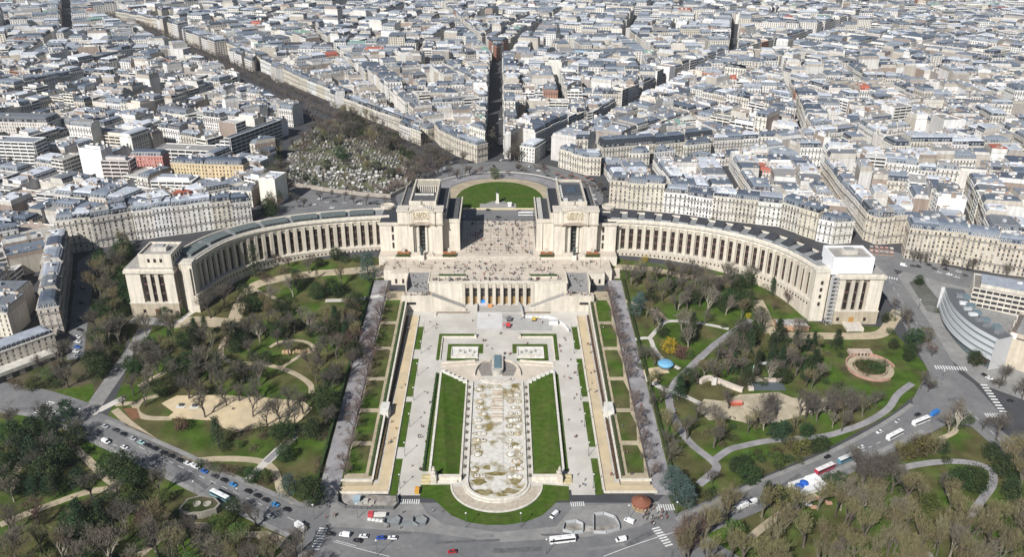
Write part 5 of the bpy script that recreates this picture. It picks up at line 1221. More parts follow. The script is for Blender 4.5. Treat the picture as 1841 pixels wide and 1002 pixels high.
kind('pale', 'plane_tree', 'tree', 'leafless pale-limbed tree', 14, bare_mesh(8, twig=(.20, .175, .14), bark=(.24, .21, .17), up=.25), bare_mesh(9, twig=(.19, .165, .13), bark=(.22, .19, .15), up=.35, spread=.65))  # species assumed: leafless trees set apart by paler bark and twigs
kind('pink', 'alley_tree', 'tree', 'small pinkish-brown leafless tree', 9, bare_mesh(10, h=9, twig=(.165, .125, .11), bark=(.11, .085, .075), spread=.9, up=.12, trunkf=.22), bare_mesh(11, h=9, twig=(.16, .12, .10), bark=(.11, .085, .075), spread=.85, up=.16, trunkf=.25))
kind('red', 'plum_tree', 'tree', 'reddish-brown leafless tree', 10, bare_mesh(12, h=10, twig=(.135, .088, .07), spread=.8, up=.2))
kind('ever', 'evergreen_tree', 'tree', 'dark round evergreen tree', 9, leaf_mesh(20, 'ball', 9, 4.2, 60, 34, .55, (.026, .045, .014), (.035, .06, .018)), leaf_mesh(21, 'ball', 9, 3.9, 55, 34, .55, (.030, .044, .017), (.05, .065, .022)))
kind('green', 'leafing_tree', 'tree', 'fresh green leafing tree', 8, leaf_mesh(22, 'ball', 8, 3.2, 45, 26, .5, (.07, .105, .025), (.095, .125, .03)))
kind('oliveb', 'leafing_tree', 'tree', 'olive-yellow leafing tree', 9, leaf_mesh(23, 'ball', 9, 4, 55, 22, .45, (.125, .115, .035), (.10, .085, .04)))
kind('spruce', 'conifer_tree', 'tree', 'tall dark conifer', 15, leaf_mesh(24, 'cone', 15, 3.8, 80, 28, .55, (.022, .042, .018), (.03, .055, .02), .06), leaf_mesh(25, 'cone', 15, 3.2, 70, 26, .5, (.03, .045, .02), (.04, .06, .025), .1))
kind('cedar', 'cedar_tree', 'tree', 'blue-grey layered cedar', 15, leaf_mesh(26, 'cedar', 15, 6, 90, 30, .5, (.085, .125, .115), (.06, .10, .09)))
kind('pine', 'pine_tree', 'tree', 'dark layered pine', 12, leaf_mesh(27, 'cedar', 12, 4.5, 60, 30, .5, (.025, .045, .022), (.035, .06, .025)))
kind('col', 'cypress_tree', 'tree', 'dark columnar cypress', 16, leaf_mesh(28, 'col', 16, 2.0, 60, 26, .5, (.03, .045, .022), (.045, .05, .025), .04))
kind('brown', 'larch_tree', 'tree', 'brown drooping conifer', 15, leaf_mesh(29, 'cone', 15, 3.0, 70, 20, .45, (.10, .075, .045), (.07, .06, .035), .08))
kind('yellow', 'forsythia_bush', 'bush', 'bright yellow flowering bush', 7, leaf_mesh(30, 'ball', 7, 4, 55, 30, .4, (.42, .30, .02), (.33, .25, .03), 0.05))
kind('plum', 'plum_bush', 'bush', 'dark purple-red bush', 5, leaf_mesh(31, 'ball', 5, 3, 40, 30, .4, (.10, .045, .04), (.13, .06, .05), .03))
kind('shrub', 'shrub', 'shrub', 'dark green shrub', 3.5, leaf_mesh(32, 'ball', 3.5, 2.6, 30, 22, .4, (.035, .055, .018), (.05, .075, .022), .0), leaf_mesh(33, 'ball', 3.5, 2.8, 30, 22, .4, (.055, .07, .025), (.08, .09, .03), .0))
kind('bshrub', 'shrub', 'shrub', 'brown winter shrub', 3, leaf_mesh(34, 'ball', 3, 2.6, 30, 18, .35, (.125, .095, .06), (.09, .075, .045), .0))
TREES = []
TOPEN = []
def tree(key, px, py, h, where, pt=None, z=None, f=T):
    x, y = pt or G(px, py, 0, f); TREES.append((key, x, y, f(y) if z is None else z, h, where))
def trees(key, where, *l):
    for px, py, h in l: tree(key, px, py, h, where)
def fill(poly, n, keys, where, hv=(.75, 1.15), mind=4.0, world=False):
    pl = poly if world else pxs(poly); xs = [p[0] for p in pl]; ys = [p[1] for p in pl]; got = []; k = 0
    while len(got) < n and k < n * 60:
        k += 1; p = (R.uniform(min(xs), max(xs)), R.uniform(min(ys), max(ys)))
        if not inside(p, pl) or any(math.hypot(p[0] - q[0], p[1] - q[1]) < 4.2 for q in PATHS) or any(math.hypot(p[0] - q[0], p[1] - q[1]) < mind for q in got): continue
        got.append(p); key = R.choice(keys); tree(key, 0, 0, KIND[key][3] * R.uniform(*hv), where, p)
LP_ = 'in the upper left park'
trees('bare', LP_, (379, 572, 18), (404, 554, 16), (530, 600, 13), (478, 606, 12), (468, 694, 16), (577, 681, 15), (556, 492, 11), (457, 606, 14), (500, 625, 10), (610, 690, 13), (520, 640, 11))
trees('pale', LP_, (558, 601, 14), (263, 592, 11), (545, 585, 11))
trees('red', LP_, (634, 619, 11), (618, 640, 10), (650, 640, 9), (500, 478, 8), (520, 482, 8), (560, 474, 7))
trees('col', LP_, (460, 497, 21)); trees('brown', LP_, (410, 632, 17), (570, 500, 7)); trees('cedar', LP_, (662, 505, 20))
trees('ever', LP_, (571, 538, 10), (597, 531, 10), (444, 544, 11), (442, 567, 10), (460, 560, 9), (631, 577, 10), (500, 560, 8), (515, 570, 8), (480, 655, 7), (455, 650, 6), (585, 738, 13), (292, 712, 8), (605, 468, 8), (575, 480, 6))
trees('pine', LP_, (534, 518, 13), (300, 582, 11), (491, 474, 10)); trees('plum', LP_, (351, 601, 5)); trees('yellow', LP_, (311, 562, 4)); trees('green', LP_, (579, 618, 8), (645, 545, 6), (215, 545, 9), (330, 566, 4)); trees('bshrub', LP_, (470, 500, 4), (480, 505, 4), (510, 490, 4), (545, 500, 3), (420, 700, 3))
trees('shrub', LP_, (386, 640, 4), (375, 650, 4), (460, 655, 5), (505, 655, 4), (640, 470, 4), (620, 472, 4), (625, 545, 4), (430, 660, 3), (520, 545, 4))
LM = 'around the left playground'
trees('bare', LM, (242, 654, 16), (274, 684, 14), (284, 672, 14), (298, 666, 14), (260, 731, 13), (340, 717, 16), (369, 751, 14), (361, 716, 13), (455, 750, 15), (480, 765, 14), (505, 765, 15), (530, 765, 14), (520, 735, 14), (465, 720, 13), (430, 722, 12), (400, 712, 14), (408, 730, 12), (240, 712, 11), (545, 745, 12), (222, 735, 8), (320, 690, 13), (380, 690, 14), (440, 690, 14))
trees('plum', LM, (326, 772, 6)); trees('spruce', LM, (395, 808, 17)); trees('cedar', LM, (520, 893, 12)); trees('ever', LM, (565, 905, 11), (548, 895, 9), (455, 868, 7)); trees('green', LM, (480, 868, 6), (430, 805, 4))
fill([(250, 600), (420, 605), (450, 680), (300, 700), (235, 690)], 34, ['bare', 'olive', 'pale', 'ever', 'ever', 'spruce'], LM, (.75, 1.15), 3.2)
fill([(540, 640), (640, 560), (650, 600), (620, 720), (600, 740), (560, 720)], 26, ['bare', 'bare', 'red', 'olive', 'shrub', 'ever', 'spruce'], LP_, (.75, 1.1), 3.2)
fill([(500, 790), (600, 740), (585, 850), (550, 890), (510, 850)], 20, ['shrub', 'shrub', 'bare', 'bshrub', 'ever'], LM, mind=3)
fill([(400, 770), (540, 775), (470, 825), (400, 815)], 8, ['bshrub', 'shrub', 'shrub'], LM); fill([(350, 838), (470, 850), (500, 880), (400, 850)], 9, ['shrub', 'bshrub'], LM, mind=2.5)
LB = 'in the wooded belt by the boulevard'
fill([(176, 480), (232, 440), (236, 560), (212, 640), (172, 695), (166, 650), (170, 600)], 62, ['bare', 'olive', 'ever', 'ever', 'ever', 'shrub', 'bshrub'], LB, (.8, 1.25), 3.6); trees('brown', LB, (235, 462, 14), (228, 470, 13)); trees('green', LB, (216, 560, 9))
fill([(0, 690), (118, 650), (125, 700), (60, 705)], 14, ['bare', 'bshrub', 'shrub', 'green'], LB)
BL = 'in the lower left park'
trees('pine', BL, (125, 762, 14), (88, 765, 12), (62, 790, 13), (100, 800, 14), (40, 830, 14), (70, 845, 15)); trees('ever', BL, (225, 865, 14), (200, 858, 11), (85, 870, 13), (110, 840, 12), (30, 890, 11), (420, 928, 8), (250, 925, 9), (140, 800, 9), (20, 800, 11), (240, 880, 10))
trees('spruce', BL, (150, 962, 17), (185, 950, 14), (100, 895, 12)); trees('red', BL, (268, 965, 14), (72, 948, 15)); trees('pale', BL, (200, 1020, 19), (115, 1015, 17), (30, 1010, 16), (150, 1030, 16), (250, 1040, 14)); trees('bare', BL, (165, 898, 14), (310, 990, 14), (285, 1000, 15), (345, 975, 12), (460, 948, 12), (10, 880, 14), (20, 960, 14), (380, 1010, 13), (440, 1020, 13), (150, 778, 9), (132, 790, 8))
trees('green', BL, (215, 930, 8), (390, 955, 7), (410, 950, 6))
fill([(0, 900), (330, 930), (480, 980), (540, 1050), (0, 1060)], 56, ['olive', 'olive', 'pale', 'shrub', 'ever', 'bare', 'green', 'bshrub'], BL, (.85, 1.25), 4); fill([(0, 770), (130, 770), (170, 840), (140, 900), (0, 910)], 26, ['ever', 'pine', 'bare', 'shrub'], BL); fill([(180, 880), (300, 890), (330, 940), (200, 925)], 9, ['shrub', 'green', 'bare'], BL); fill([(470, 985), (560, 985), (560, 1050), (450, 1050)], 9, ['pale', 'bare', 'red'], BL)
RP = 'in the upper right park'
trees('cedar', RP, (1142, 570, 14), (1150, 552, 10)); trees('pale', RP, (1240, 606, 15), (1184, 594, 13), (1271, 562, 16)); trees('bare', RP, (1180, 507, 13), (1200, 502, 14), (1222, 507, 13), (1250, 513, 13), (1275, 520, 12), (1215, 532, 13), (1240, 547, 13), (1190, 542, 13), (1165, 532, 12), (1182, 688, 8), (1300, 500, 10), (1320, 520, 11), (1290, 530, 12), (1265, 585, 11), (1175, 585, 10)); trees('ever', RP, (1311, 553, 11), (1340, 553, 11), (1300, 560, 9), (1350, 615, 10), (1322, 612, 7), (1335, 600, 8), (1360, 600, 8), (1365, 575, 6)); trees('spruce', RP, (1387, 532, 12), (1403, 522, 11), (1405, 665, 11), (1372, 492, 8), (1420, 505, 10)); trees('yellow', RP, (1203, 634, 8), (1345, 572, 3), (1160, 470, 4)); trees('plum', RP, (1225, 643, 6.5)); trees('green', RP, (1238, 646, 5), (1368, 650, 8), (1300, 590, 4)); trees('pink', RP, (1308, 674, 12)); trees('red', RP, (1416, 548, 9), (1430, 552, 8), (1390, 560, 6)); trees('oliveb', RP, (1225, 695, 7), (1345, 655, 6)); trees('brown', RP, (1415, 520, 9))
fill([(1120, 500), (1300, 495), (1370, 520), (1340, 560), (1180, 560)], 34, ['bare', 'bare', 'olive', 'shrub', 'bshrub', 'ever'], RP, (.75, 1.1), 3.2); fill([(1210, 680), (1290, 640), (1400, 620), (1450, 640), (1480, 690), (1400, 695), (1260, 700), (1215, 740)], 52, ['shrub', 'bshrub', 'shrub', 'olive', 'ever', 'spruce', 'bare'], RP, (.6, 1.1), 3); fill([(1430, 615), (1510, 612), (1530, 660), (1480, 700), (1440, 680)], 12, ['shrub', 'bshrub', 'spruce', 'bshrub'], RP, (.6, .9)); fill([(360, 590), (640, 590), (600, 640), (430, 640)], 16, ['bare', 'ever', 'spruce', 'ever'], LP_, (.7, 1.1), 4); fill([(1480, 640), (1530, 700), (1470, 725), (1420, 700)], 10, ['shrub', 'bshrub', 'olive'], 'around the sandy aquarium yard', (.6, .9), 3); fill([(1130, 490), (1380, 510), (1440, 610), (1540, 690), (1400, 700), (1220, 700), (1150, 600)], 44, ['bare', 'olive', 'olive', 'ever', 'spruce', 'bshrub', 'pale'], RP, (.7, 1.15), 4); fill([(1260, 770), (1500, 765), (1600, 735), (1560, 770), (1400, 800), (1290, 815)], 12, ['olive', 'bshrub', 'shrub', 'pale'], 'below the sandy aquarium yard', (.6, 1), 4); fill([(440, 510), (640, 510), (640, 600), (440, 620)], 14, ['olive', 'ever', 'pale', 'bshrub'], LP_, (.7, 1.1), 4); fill([(1165, 700), (1200, 720), (1215, 800), (1215, 840), (1195, 840)], 10, ['olive', 'shrub', 'bare'], RP, (.6, 1)); fill([(1140, 640), (1180, 650), (1165, 690)], 4, ['bare', 'shrub'], RP, (.6, .8)); fill([(1440, 580), (1500, 610), (1440, 615)], 3, ['shrub'], RP)
RM = 'around the sandy aquarium yard'
trees('bare', RM, (1283, 806, 13), (1359, 767, 14), (1372, 756, 14), (1382, 764, 13), (1394, 752, 14), (1438, 748, 14), (1447, 755, 15), (1459, 751, 14), (1468, 758, 14), (1513, 776, 12), (1525, 740, 13), (1531, 746, 13), (1290, 770, 12), (1280, 871, 9), (1250, 760, 12), (1235, 790, 12), (1310, 735, 11), (1495, 740, 13)); trees('pine', RM, (1405, 797, 13), (1390, 790, 10)); trees('ever', RM, (1447, 786, 7), (1474, 812, 8), (1345, 870, 9.5), (1320, 848, 7), (1335, 845, 7), (1460, 815, 7)); trees('oliveb', RM, (1438, 818, 8.5), (1420, 810, 7), (1395, 822, 5)); trees('spruce', RM, (1375, 912, 13)); trees('oliveb', RM, (1405, 918, 11)); trees('ever', RM, (1420, 915, 8), (1395, 905, 8)); trees('cedar', RM, (1207, 885, 14), (1222, 903, 14), (1232, 912, 12))
fill([(1340, 800), (1400, 795), (1480, 800), (1420, 845), (1340, 850)], 14, ['shrub', 'shrub', 'bshrub', 'green'], RM, (.6, .9), 2.5); fill([(1480, 745), (1600, 720), (1560, 755), (1500, 770)], 10, ['bare', 'bshrub', 'olive'], RM, (.6, .9)); fill([(1215, 900), (1290, 880), (1260, 905)], 3, ['shrub'], RM)
RB = 'in the lower right park'
trees('pale', RB, (1717, 776, 17), (1705, 780, 13)); trees('bare', RB, (1564, 879, 17), (1549, 866, 16), (1540, 850, 14), (1575, 865, 14), (1698, 890, 11), (1790, 792, 12), (1832, 850, 13), (1765, 775, 9), (1800, 775, 10)); trees('oliveb', RB, (1648, 822, 11), (1665, 815, 9), (1625, 830, 9)); trees('ever', RB, (1692, 816, 7), (1748, 885, 12), (1723, 879, 10), (1801, 857, 10.5), (1779, 825, 8), (1816, 897, 9), (1600, 870, 7), (1640, 880, 5)); trees('shrub', RB, (1590, 880, 4), (1620, 885, 3), (1700, 832, 3), (1510, 865, 4), (1490, 868, 4), (1740, 760, 4), (1720, 768, 4))
fill([(1560, 850), (1620, 870), (1600, 895), (1540, 890)], 8, ['green', 'shrub', 'bare'], RB); fill([(1600, 820), (1680, 810), (1700, 830), (1620, 845)], 6, ['olive', 'bshrub'], RB); fill([(1770, 800), (1841, 830), (1841, 880), (1800, 860)], 9, ['bare', 'olive', 'shrub'], RB)
GR = 'in the dense grove at the lower right'
fill([(1300, 930), (1420, 925), (1500, 912), (1560, 905), (1640, 900), (1700, 915), (1841, 945), (1900, 1060), (1190, 1060), (1235, 985)], 112, ['olive', 'olive', 'olive', 'pale', 'olive', 'olive', 'olive', 'green', 'bshrub'], GR, (.95, 1.3), 3.8); fill([(1200, 965), (1290, 935), (1300, 960), (1220, 1000)], 8, ['red', 'pink', 'red'], GR)
RJ = 'beside the right-hand road'
trees('bare', RJ, (1620, 582, 11), (1632, 594, 12), (1610, 560, 9), (1645, 640, 8), (1655, 700, 11), (1668, 705, 10)); trees('ever', RJ, (1641, 622, 10), (1634, 640, 7), (1751, 657, 8), (1605, 628, 6), (1632, 650, 7), (1651, 512, 6), (1590, 580, 5)); trees('oliveb', RJ, (1662, 616, 9)); trees('red', RJ, (1675, 642, 8), (1769, 660, 7)); trees('shrub', RJ, (1575, 670, 4), (1555, 672, 4), (1565, 660, 4), (1545, 660, 4), (1585, 660, 4), (1598, 575, 4), (1600, 600, 3)); fill([(1770, 680), (1841, 690), (1841, 720), (1790, 700)], 7, ['bare', 'bshrub'], RJ, (.5, .8)); fill([(1600, 465), (1640, 472), (1760, 495), (1840, 505)], 8, ['bare'], 'along the street at the right edge', (.45, .7))
for k in range(21):
    y = 345 + k * 9
    for s in (-1, 1):
        if R.random() < .9: tree('pink', 0, 0, R.uniform(6.5, 9), 'beside the %s tree-lined alley' % ('left' if s < 0 else 'right'), (s * 78.6 + R.uniform(-1, 1), y + R.uniform(-2, 2)))
# round place, cemetery, avenues
PL = 'on the round place behind the palace'
fill([(700, 322), (770, 292), (800, 310), (740, 345)], 22, ['pink', 'bare', 'bare'], PL, (.8, 1.1), 4); fill([(800, 318), (980, 300), (1000, 310), (960, 316), (820, 324)], 16, ['pink', 'bare'], PL, (.5, .75), 5); fill([(862, 290), (880, 240), (884, 240), (880, 295)], 9, ['bare'], PL, (.8, 1.1), 5); fill([(915, 300), (912, 250), (930, 262), (950, 300)], 14, ['bare'], PL, (.8, 1.0), 5); trees('green', PL, (890, 322, 9)); fill([(1010, 318), (1075, 330), (1090, 365), (1060, 345)], 8, ['pink', 'bare'], PL, (.4, .7), 5)
fill([(770, 268), (840, 300), (800, 300), (765, 285)], 12, ['bare', 'red'], PL, (.7, 1), 5); fill([(470, 385), (510, 330), (520, 350), (500, 392)], 12, ['bare', 'red', 'ever'], 'at the left end of the cemetery', (1.0, 1.3), 5); fill([(1105, 388), (1300, 402), (1450, 440), (1470, 452)], 10, ['bare'], 'in front of the row above the right wing', (.4, .6), 8)
CE = 'in the walled cemetery'
fill([(530, 265), (590, 218), (640, 206), (700, 245), (760, 290), (720, 285), (640, 255), (560, 270)], 46, ['bare', 'bare', 'olive', 'bare', 'ever', 'red'], CE, (.8, 1.15), 5); fill([(600, 285), (680, 290), (720, 330), (640, 330)], 9, ['bare', 'olive'], CE, (.5, .8)); trees('ever', CE, (612, 285, 10), (620, 292, 8), (530, 320, 6), (550, 325, 6), (565, 332, 5), (705, 320, 8), (725, 280, 8), (740, 290, 9), (710, 268, 7), (620, 218, 8), (652, 232, 7)); fill([(520, 325), (530, 265), (640, 215), (750, 285), (735, 320), (690, 345)], 30, ['bare', 'bare', 'olive', 'ever'], CE, (.6, .9), 5); fill([(436, 305), (505, 262), (514, 330), (470, 352)], 22, ['bare', 'ever', 'shrub', 'bare'], 'between the towers and the cemetery', (.8, 1.2), 4); fill([(520, 352), (700, 364), (700, 370), (520, 380)], 9, ['bare'], 'on the street behind the left wing', (.5, .7), 8); fill([(515, 270), (560, 240), (580, 260), (540, 280)], 9, ['bare', 'red'], CE, (.5, .8)); fill([(600, 345), (700, 352), (745, 335), (735, 322), (690, 345)], 14, ['pink'], CE, (.6, .8))
# ------------------------------------------------------------------ place them, with a label of its own for each
TREES = [t for t in TREES if not (322 < proj(t[1], t[2], t[3])[0] < 402 and 895 < proj(t[1], t[2], t[3])[1] < 948)]
byl = {}
for t_ in TREES: byl.setdefault((t_[0], t_[5]), []).append(t_)
NT = [0]
for (key, where), lst in byl.items():
    name, cat, desc, h0, meshes = KIND[key]
    lst = sorted(lst, key=lambda t: proj(t[1], t[2], t[3])[0])
    for i, (_, x, y, z, h, _w) in enumerate(lst):
        lab = '%s, %s' % (desc, where) if len(lst) == 1 else '%s, %s from left, %s' % (desc, ordn(i), where)
        tr, cr = meshes[R.randrange(len(meshes))]; k = h / h0 * 1.18
        o = thing(name, lab, cat, (x, y, z), None if len(lst) == 1 else '%ss %s' % (desc, where), R.random() * 6.28, (k * R.uniform(.9, 1.15), k * R.uniform(.9, 1.15), k))
        link('trunk', tr, o); link('crown', cr, o); NT[0] += 1
# rows of street trees on the tree avenue: one small mesh each
def street_tree(seed):
    tr, cr = bare_mesh(seed, h=10, maxd=4, spread=.85, up=.2); return tr
RT.seed(5); sm_ = []
for sdd in (41, 42, 43):
    RT.seed(sdd); TC[0] = (.11, .09, .07); TC[1] = (.14, .11, .085); b = MB(); branch(b, b, Vector((0, 0, -.3)), Vector((0, 0, 1)), 3, .2, 0, 4, .9, .2, None); kz = 10 / max(v[2] for v in b.v); b.v = [(x * kz, y * kz, z * kz) for x, y, z in b.v]; sm_.append(b.mesh('avenue_tree'))
n_ = {-1: 0, 1: 0}; L_ = math.hypot(-720, 965)
for k in range(98):
    for s, nm in ((-1, 'cemetery-side'), (1, 'north-side')):
        for off in ((7, 27) if s < 0 else ((9,) if k % 2 else (9, 15))):
            f = (k + R.uniform(-.2, .2)) * 12.2; x = -74 - 720 / L_ * f; y = 800 + 965 / L_ * f
            x += 965 / L_ * off * s; y += 720 / L_ * off * s; n_[s] += 1
            link('avenue_tree', sm_[R.randrange(3)], None, (x, y, T(y)), R.random() * 6.28, R.uniform(1.05, 1.5), label='leafless avenue tree, %s from the round place in the %s row' % (ordn(n_[s] - 1), nm), category='tree', group='trees in two rows on the wide avenue')
print('TREES', NT[0])
# ================================================================== ROUND PLACE AND CEMETERY
def circ(cx, cy, rx, ry, n=36, a0=0, a1=360): return [(cx + rx * math.cos(math.radians(a0 + (a1 - a0) * k / n)), cy + ry * math.sin(math.radians(a0 + (a1 - a0) * k / n))) for k in range(n + (a1 - a0 < 360))]
area('round_place', circ(1, 705, 92, 92), .03, ASPH)
area('pavement', circ(1, 705, 47, 40), .08, PATH)
area('lawn', [(-34, 668)] + circ(1, 690, 38, 45, 24, 180, 0) + [(36, 668)], .14, LAWN)
mb = MB(); drape(mb, rect(-70, 70, 644, 664), .09, ASPH); mb.build('street', kind='structure')
mb = MB(); kerb(mb, [(-36, 665), (36, 665)], 2.2, 1.0, STONE, (.62, .54, .36)); mb.build('low_wall', label='pale yellow low wall between the street and the round lawn', category='wall')
mb = MB(); drape(mb, rect(-16, 15, 668, 678), .2, STONE, (.3, .29, .27)); drape(mb, [(-11, 678), (10, 678), (5, 684), (-6, 684)], .2, STONE, (.26, .25, .23)); mb.build('monument_terrace', kind='structure')
mb = MB(); pl = circ(1, 705, 66, 58, 26, 150, 20); kerb(mb, pl, 1.2, .5, STONE, (.55, .52, .47)); mb.build('low_wall', label='curved pale parapet on the far side of the ring road behind the lawn', category='wall')
mb = MB(); strip(mb, circ(1, 703, 56, 49, 30, 185, -5), 11, .11, ALLEY); mb.build('ring_road', kind='structure')
t = thing('rider_statue', 'mounted rider statue on a tall white plinth at the front of the round lawn', 'statue', (-1, 680, T(680)))
z = T(680); mb = MB(); mb.box(-2.6, .8, 678.5, 683, z, z + 1.2, STONE, (.6, .57, .52)); mb.box(-2, .2, 679, 682.5, z + 1.2, z + 8.5, STONE, (.62, .6, .55)); mb.build('plinth', t)
mb = MB(); B_ = (.07, .075, .065); zz = z + 8.5
mb.tube((-.9, 679.3, zz + 2.1), (-.9, 682, zz + 2.1), .65, .6, 7, PLAIN, B_, True); mb.tube((-.9, 679.6, zz + 2.3), (-.9, 678.6, zz + 3.6), .4, .25, 6, PLAIN, B_); mb.tube((-.9, 678.7, zz + 3.5), (-.9, 678.0, zz + 3.2), .25, .15, 5, PLAIN, B_)
for y in (679.5, 681.8):
    for x in (-1.3, -.5): mb.tube((x, y, zz), (x, y, zz + 1.9), .14, .22, 5, PLAIN, B_)
mb.tube((-.9, 680.7, zz + 2.6), (-.9, 680.6, zz + 4.2), .42, .36, 6, PLAIN, B_); mb.lathe([(.1, zz + 4.2), (.3, zz + 4.5), (.2, zz + 4.9), (.05, zz + 5)], 6, PLAIN, B_, -.9, 680.6); mb.build('figure', t)
t = thing('kiosk', 'small white kiosk beside the statue on the place', 'kiosk', (9.5, 672, T(672)))
mb = MB(); z = T(672); mb.box(8, 11, 671, 673.5, z, z + 3, PLAIN, (.7, .7, .68)); mb.build('wall', t); mb = MB(); mb.box(7.6, 11.4, 670.6, 674, z + 3, z + 3.3, PLAIN, (.78, .78, .76)); mb.build('roof', t)
area('cemetery_ground', CEM, .05, mat('cemetery_soil', .95, .25, .2, (.15, .13, .10), (.10, .11, .05), scale2=.08))
cw = pxs([(508, 332), (560, 340), (600, 346), (650, 352), (702, 356), (735, 338), (748, 320)])
mb = MB(); kerb(mb, cw, 1.2, 3.4, STONE, (.36, .32, .27)); mb.build('cemetery_wall', label='long stone retaining wall along the street side of the cemetery', category='wall')
area('cemetery_ground', pxs([(430, 305), (505, 258), (516, 332), (470, 356)]), .06, SOIL)
area('street', pxs([(460, 400), (520, 335), (600, 349), (702, 359), (715, 372), (560, 385)]), .06, ASPH)
tm = []
for k in range(6):
    q = MB(); c = [(.26, .255, .24), (.07, .07, .075), (.42, .41, .385), (.25, .235, .21), (.38, .36, .33), (.16, .155, .145)][k]; 
    if k < 3: q.box(-.6, .6, -1.1, 1.1, 0, .7, STONE, c); q.box(-.6, .6, .9, 1.15, .7, 1.9, STONE, c)
    else:
        h = 1.4 + (k - 3) * .4; q.box(-.8, .8, -1, 1, 0, h, STONE, c); q.frustum([(-1, -1.1), (1, -1.1), (1, 1.1), (-1, 1.1)], h, [(-.1, -1.1), (.1, -1.1), (.1, 1.1), (-.1, 1.1)], h + .9, ROOF, (.45, .44, .42)); q.box(-.35, .35, -1.06, -1, .2, 1.7, PLAIN, (.1, .1, .1))
    tm.append(q.mesh('tomb'))
tb = MB(); spots = []
xs = [p[0] for p in CEM]; ys = [p[1] for p in CEM]; y = min(ys) + 3; ri = 0
while y < max(ys):
    x = min(xs)
    while x < max(xs):
        p = (x + R.uniform(-.5, .5), y + R.uniform(-.6, .6))
        if inside(p, CEM) and R.random() < .5 and y < 905: spots.append((p[0], p[1], ri, len([1 for t_ in spots if t_[2] == ri])))
        x += 3.1 if y < 820 else 4.0
    y += 3.9; ri += 1
for i, (x, y, ri, ci) in enumerate(spots):
    mk = R.randrange(6); me = tm[mk]; sc = R.uniform(.8, 1.3)
    if i < 290: link('tomb', me, None, (x, y, T(y) + .05), R.uniform(-.2, .2) + R.choice([0, 0, 1.57]), (sc, sc, sc * R.uniform(.8, 1.4)), label='%s, %s from left in the %s cemetery row from the street' % (('grey slab tomb', 'black slab tomb', 'pale slab tomb', 'low grey vault tomb', 'pale vault tomb', 'dark vault tomb')[mk], ordn(ci), ordn(ri)), category='tomb', group='tombs of the walled cemetery')
    else:
        a, b = R.uniform(.6, 1), R.uniform(.8, 1.2); z = T(y); hh = R.choice([.7, .8, 1.3, 2.2]); c = R.choice([(.30, .29, .27), (.22, .215, .20), (.42, .41, .39), (.10, .10, .10), (.17, .16, .15)])
        tb.prism([(x - a, y - b), (x + a, y - b), (x + a, y + b), (x - a, y + b)], z, z + hh, STONE, c)
tb.build('tombs', label='further rows of small tombs under the bare trees at the back of the cemetery', category='tombs', kind='stuff')
# ================================================================== ROAD MARKINGS
def zebra(a, b, w_, n, f=T, off=.16):
    A, B = G(*a), G(*b); dx, dy = B[0] - A[0], B[1] - A[1]; L = math.hypot(dx, dy); ux, uy = dx / L, dy / L; mb = MB(); s = L / n
    for k in range(n):
        p, q = (A[0] + ux * s * k, A[1] + uy * s * k), (A[0] + ux * s * (k + .5), A[1] + uy * s * (k + .5))
        drape(mb, [(p[0] - uy * w_ / 2, p[1] + ux * w_ / 2), (q[0] - uy * w_ / 2, q[1] + ux * w_ / 2), (q[0] + uy * w_ / 2, q[1] - ux * w_ / 2), (p[0] + uy * w_ / 2, p[1] - ux * w_ / 2)], off, WHITE)
    mb.build('zebra_crossing', kind='structure')
zebra((62, 748), (96, 722), 4.5, 8); zebra((566, 990), (583, 948), 4, 9); zebra((1178, 950), (1205, 985), 4, 8); zebra((720, 903), (756, 903), 3.5, 9); zebra((1026, 908), (1052, 907), 3.5, 7); zebra((1180, 914), (1214, 913), 4.5, 8)
zebra((1681, 661), (1740, 664), 4, 12); zebra((1768, 692), (1806, 745), 4, 10); zebra((1772, 748), (1812, 748), 4, 9); zebra((1580, 496), (1616, 503), 3, 8); zebra((90, 738), (106, 748), 3, 3)
def lines(pts, w_=.22, dash=None, off=.17):
    pl = densify(spline(pxs(pts), 5), dash or 6); mb = MB()
    for i in range(0, len(pl) - 1, 2 if dash else 1): strip(mb, [pl[i], pl[i + 1]], w_, off, WHITE)
    mb.build('lane_line', kind='structure')
lines([(250, 804), (330, 843), (430, 890), (545, 945)], .25, 3); lines([(600, 975), (660, 992), (700, 1002)], .3); lines([(604, 973), (640, 983)], .3); lines([(1085, 1002), (1130, 985), (1180, 968), (1240, 950)], .35); lines([(1250, 942), (1370, 892), (1480, 846), (1590, 792)], .25, 3); lines([(1660, 600), (1620, 540), (1590, 490)], .2, 3); lines([(1720, 720), (1780, 775), (1841, 838)], .25, 3); lines([(80, 740), (170, 785), (240, 815)], .25, 3)
PATCH = mat('asphalt_patch', .85, .15, .6, (.105, .105, .108), (.125, .125, .127), scale2=.3); PATCH2 = mat('asphalt_worn', .9, .15, .6, (.20, .198, .194), (.175, .174, .172), scale2=.3)
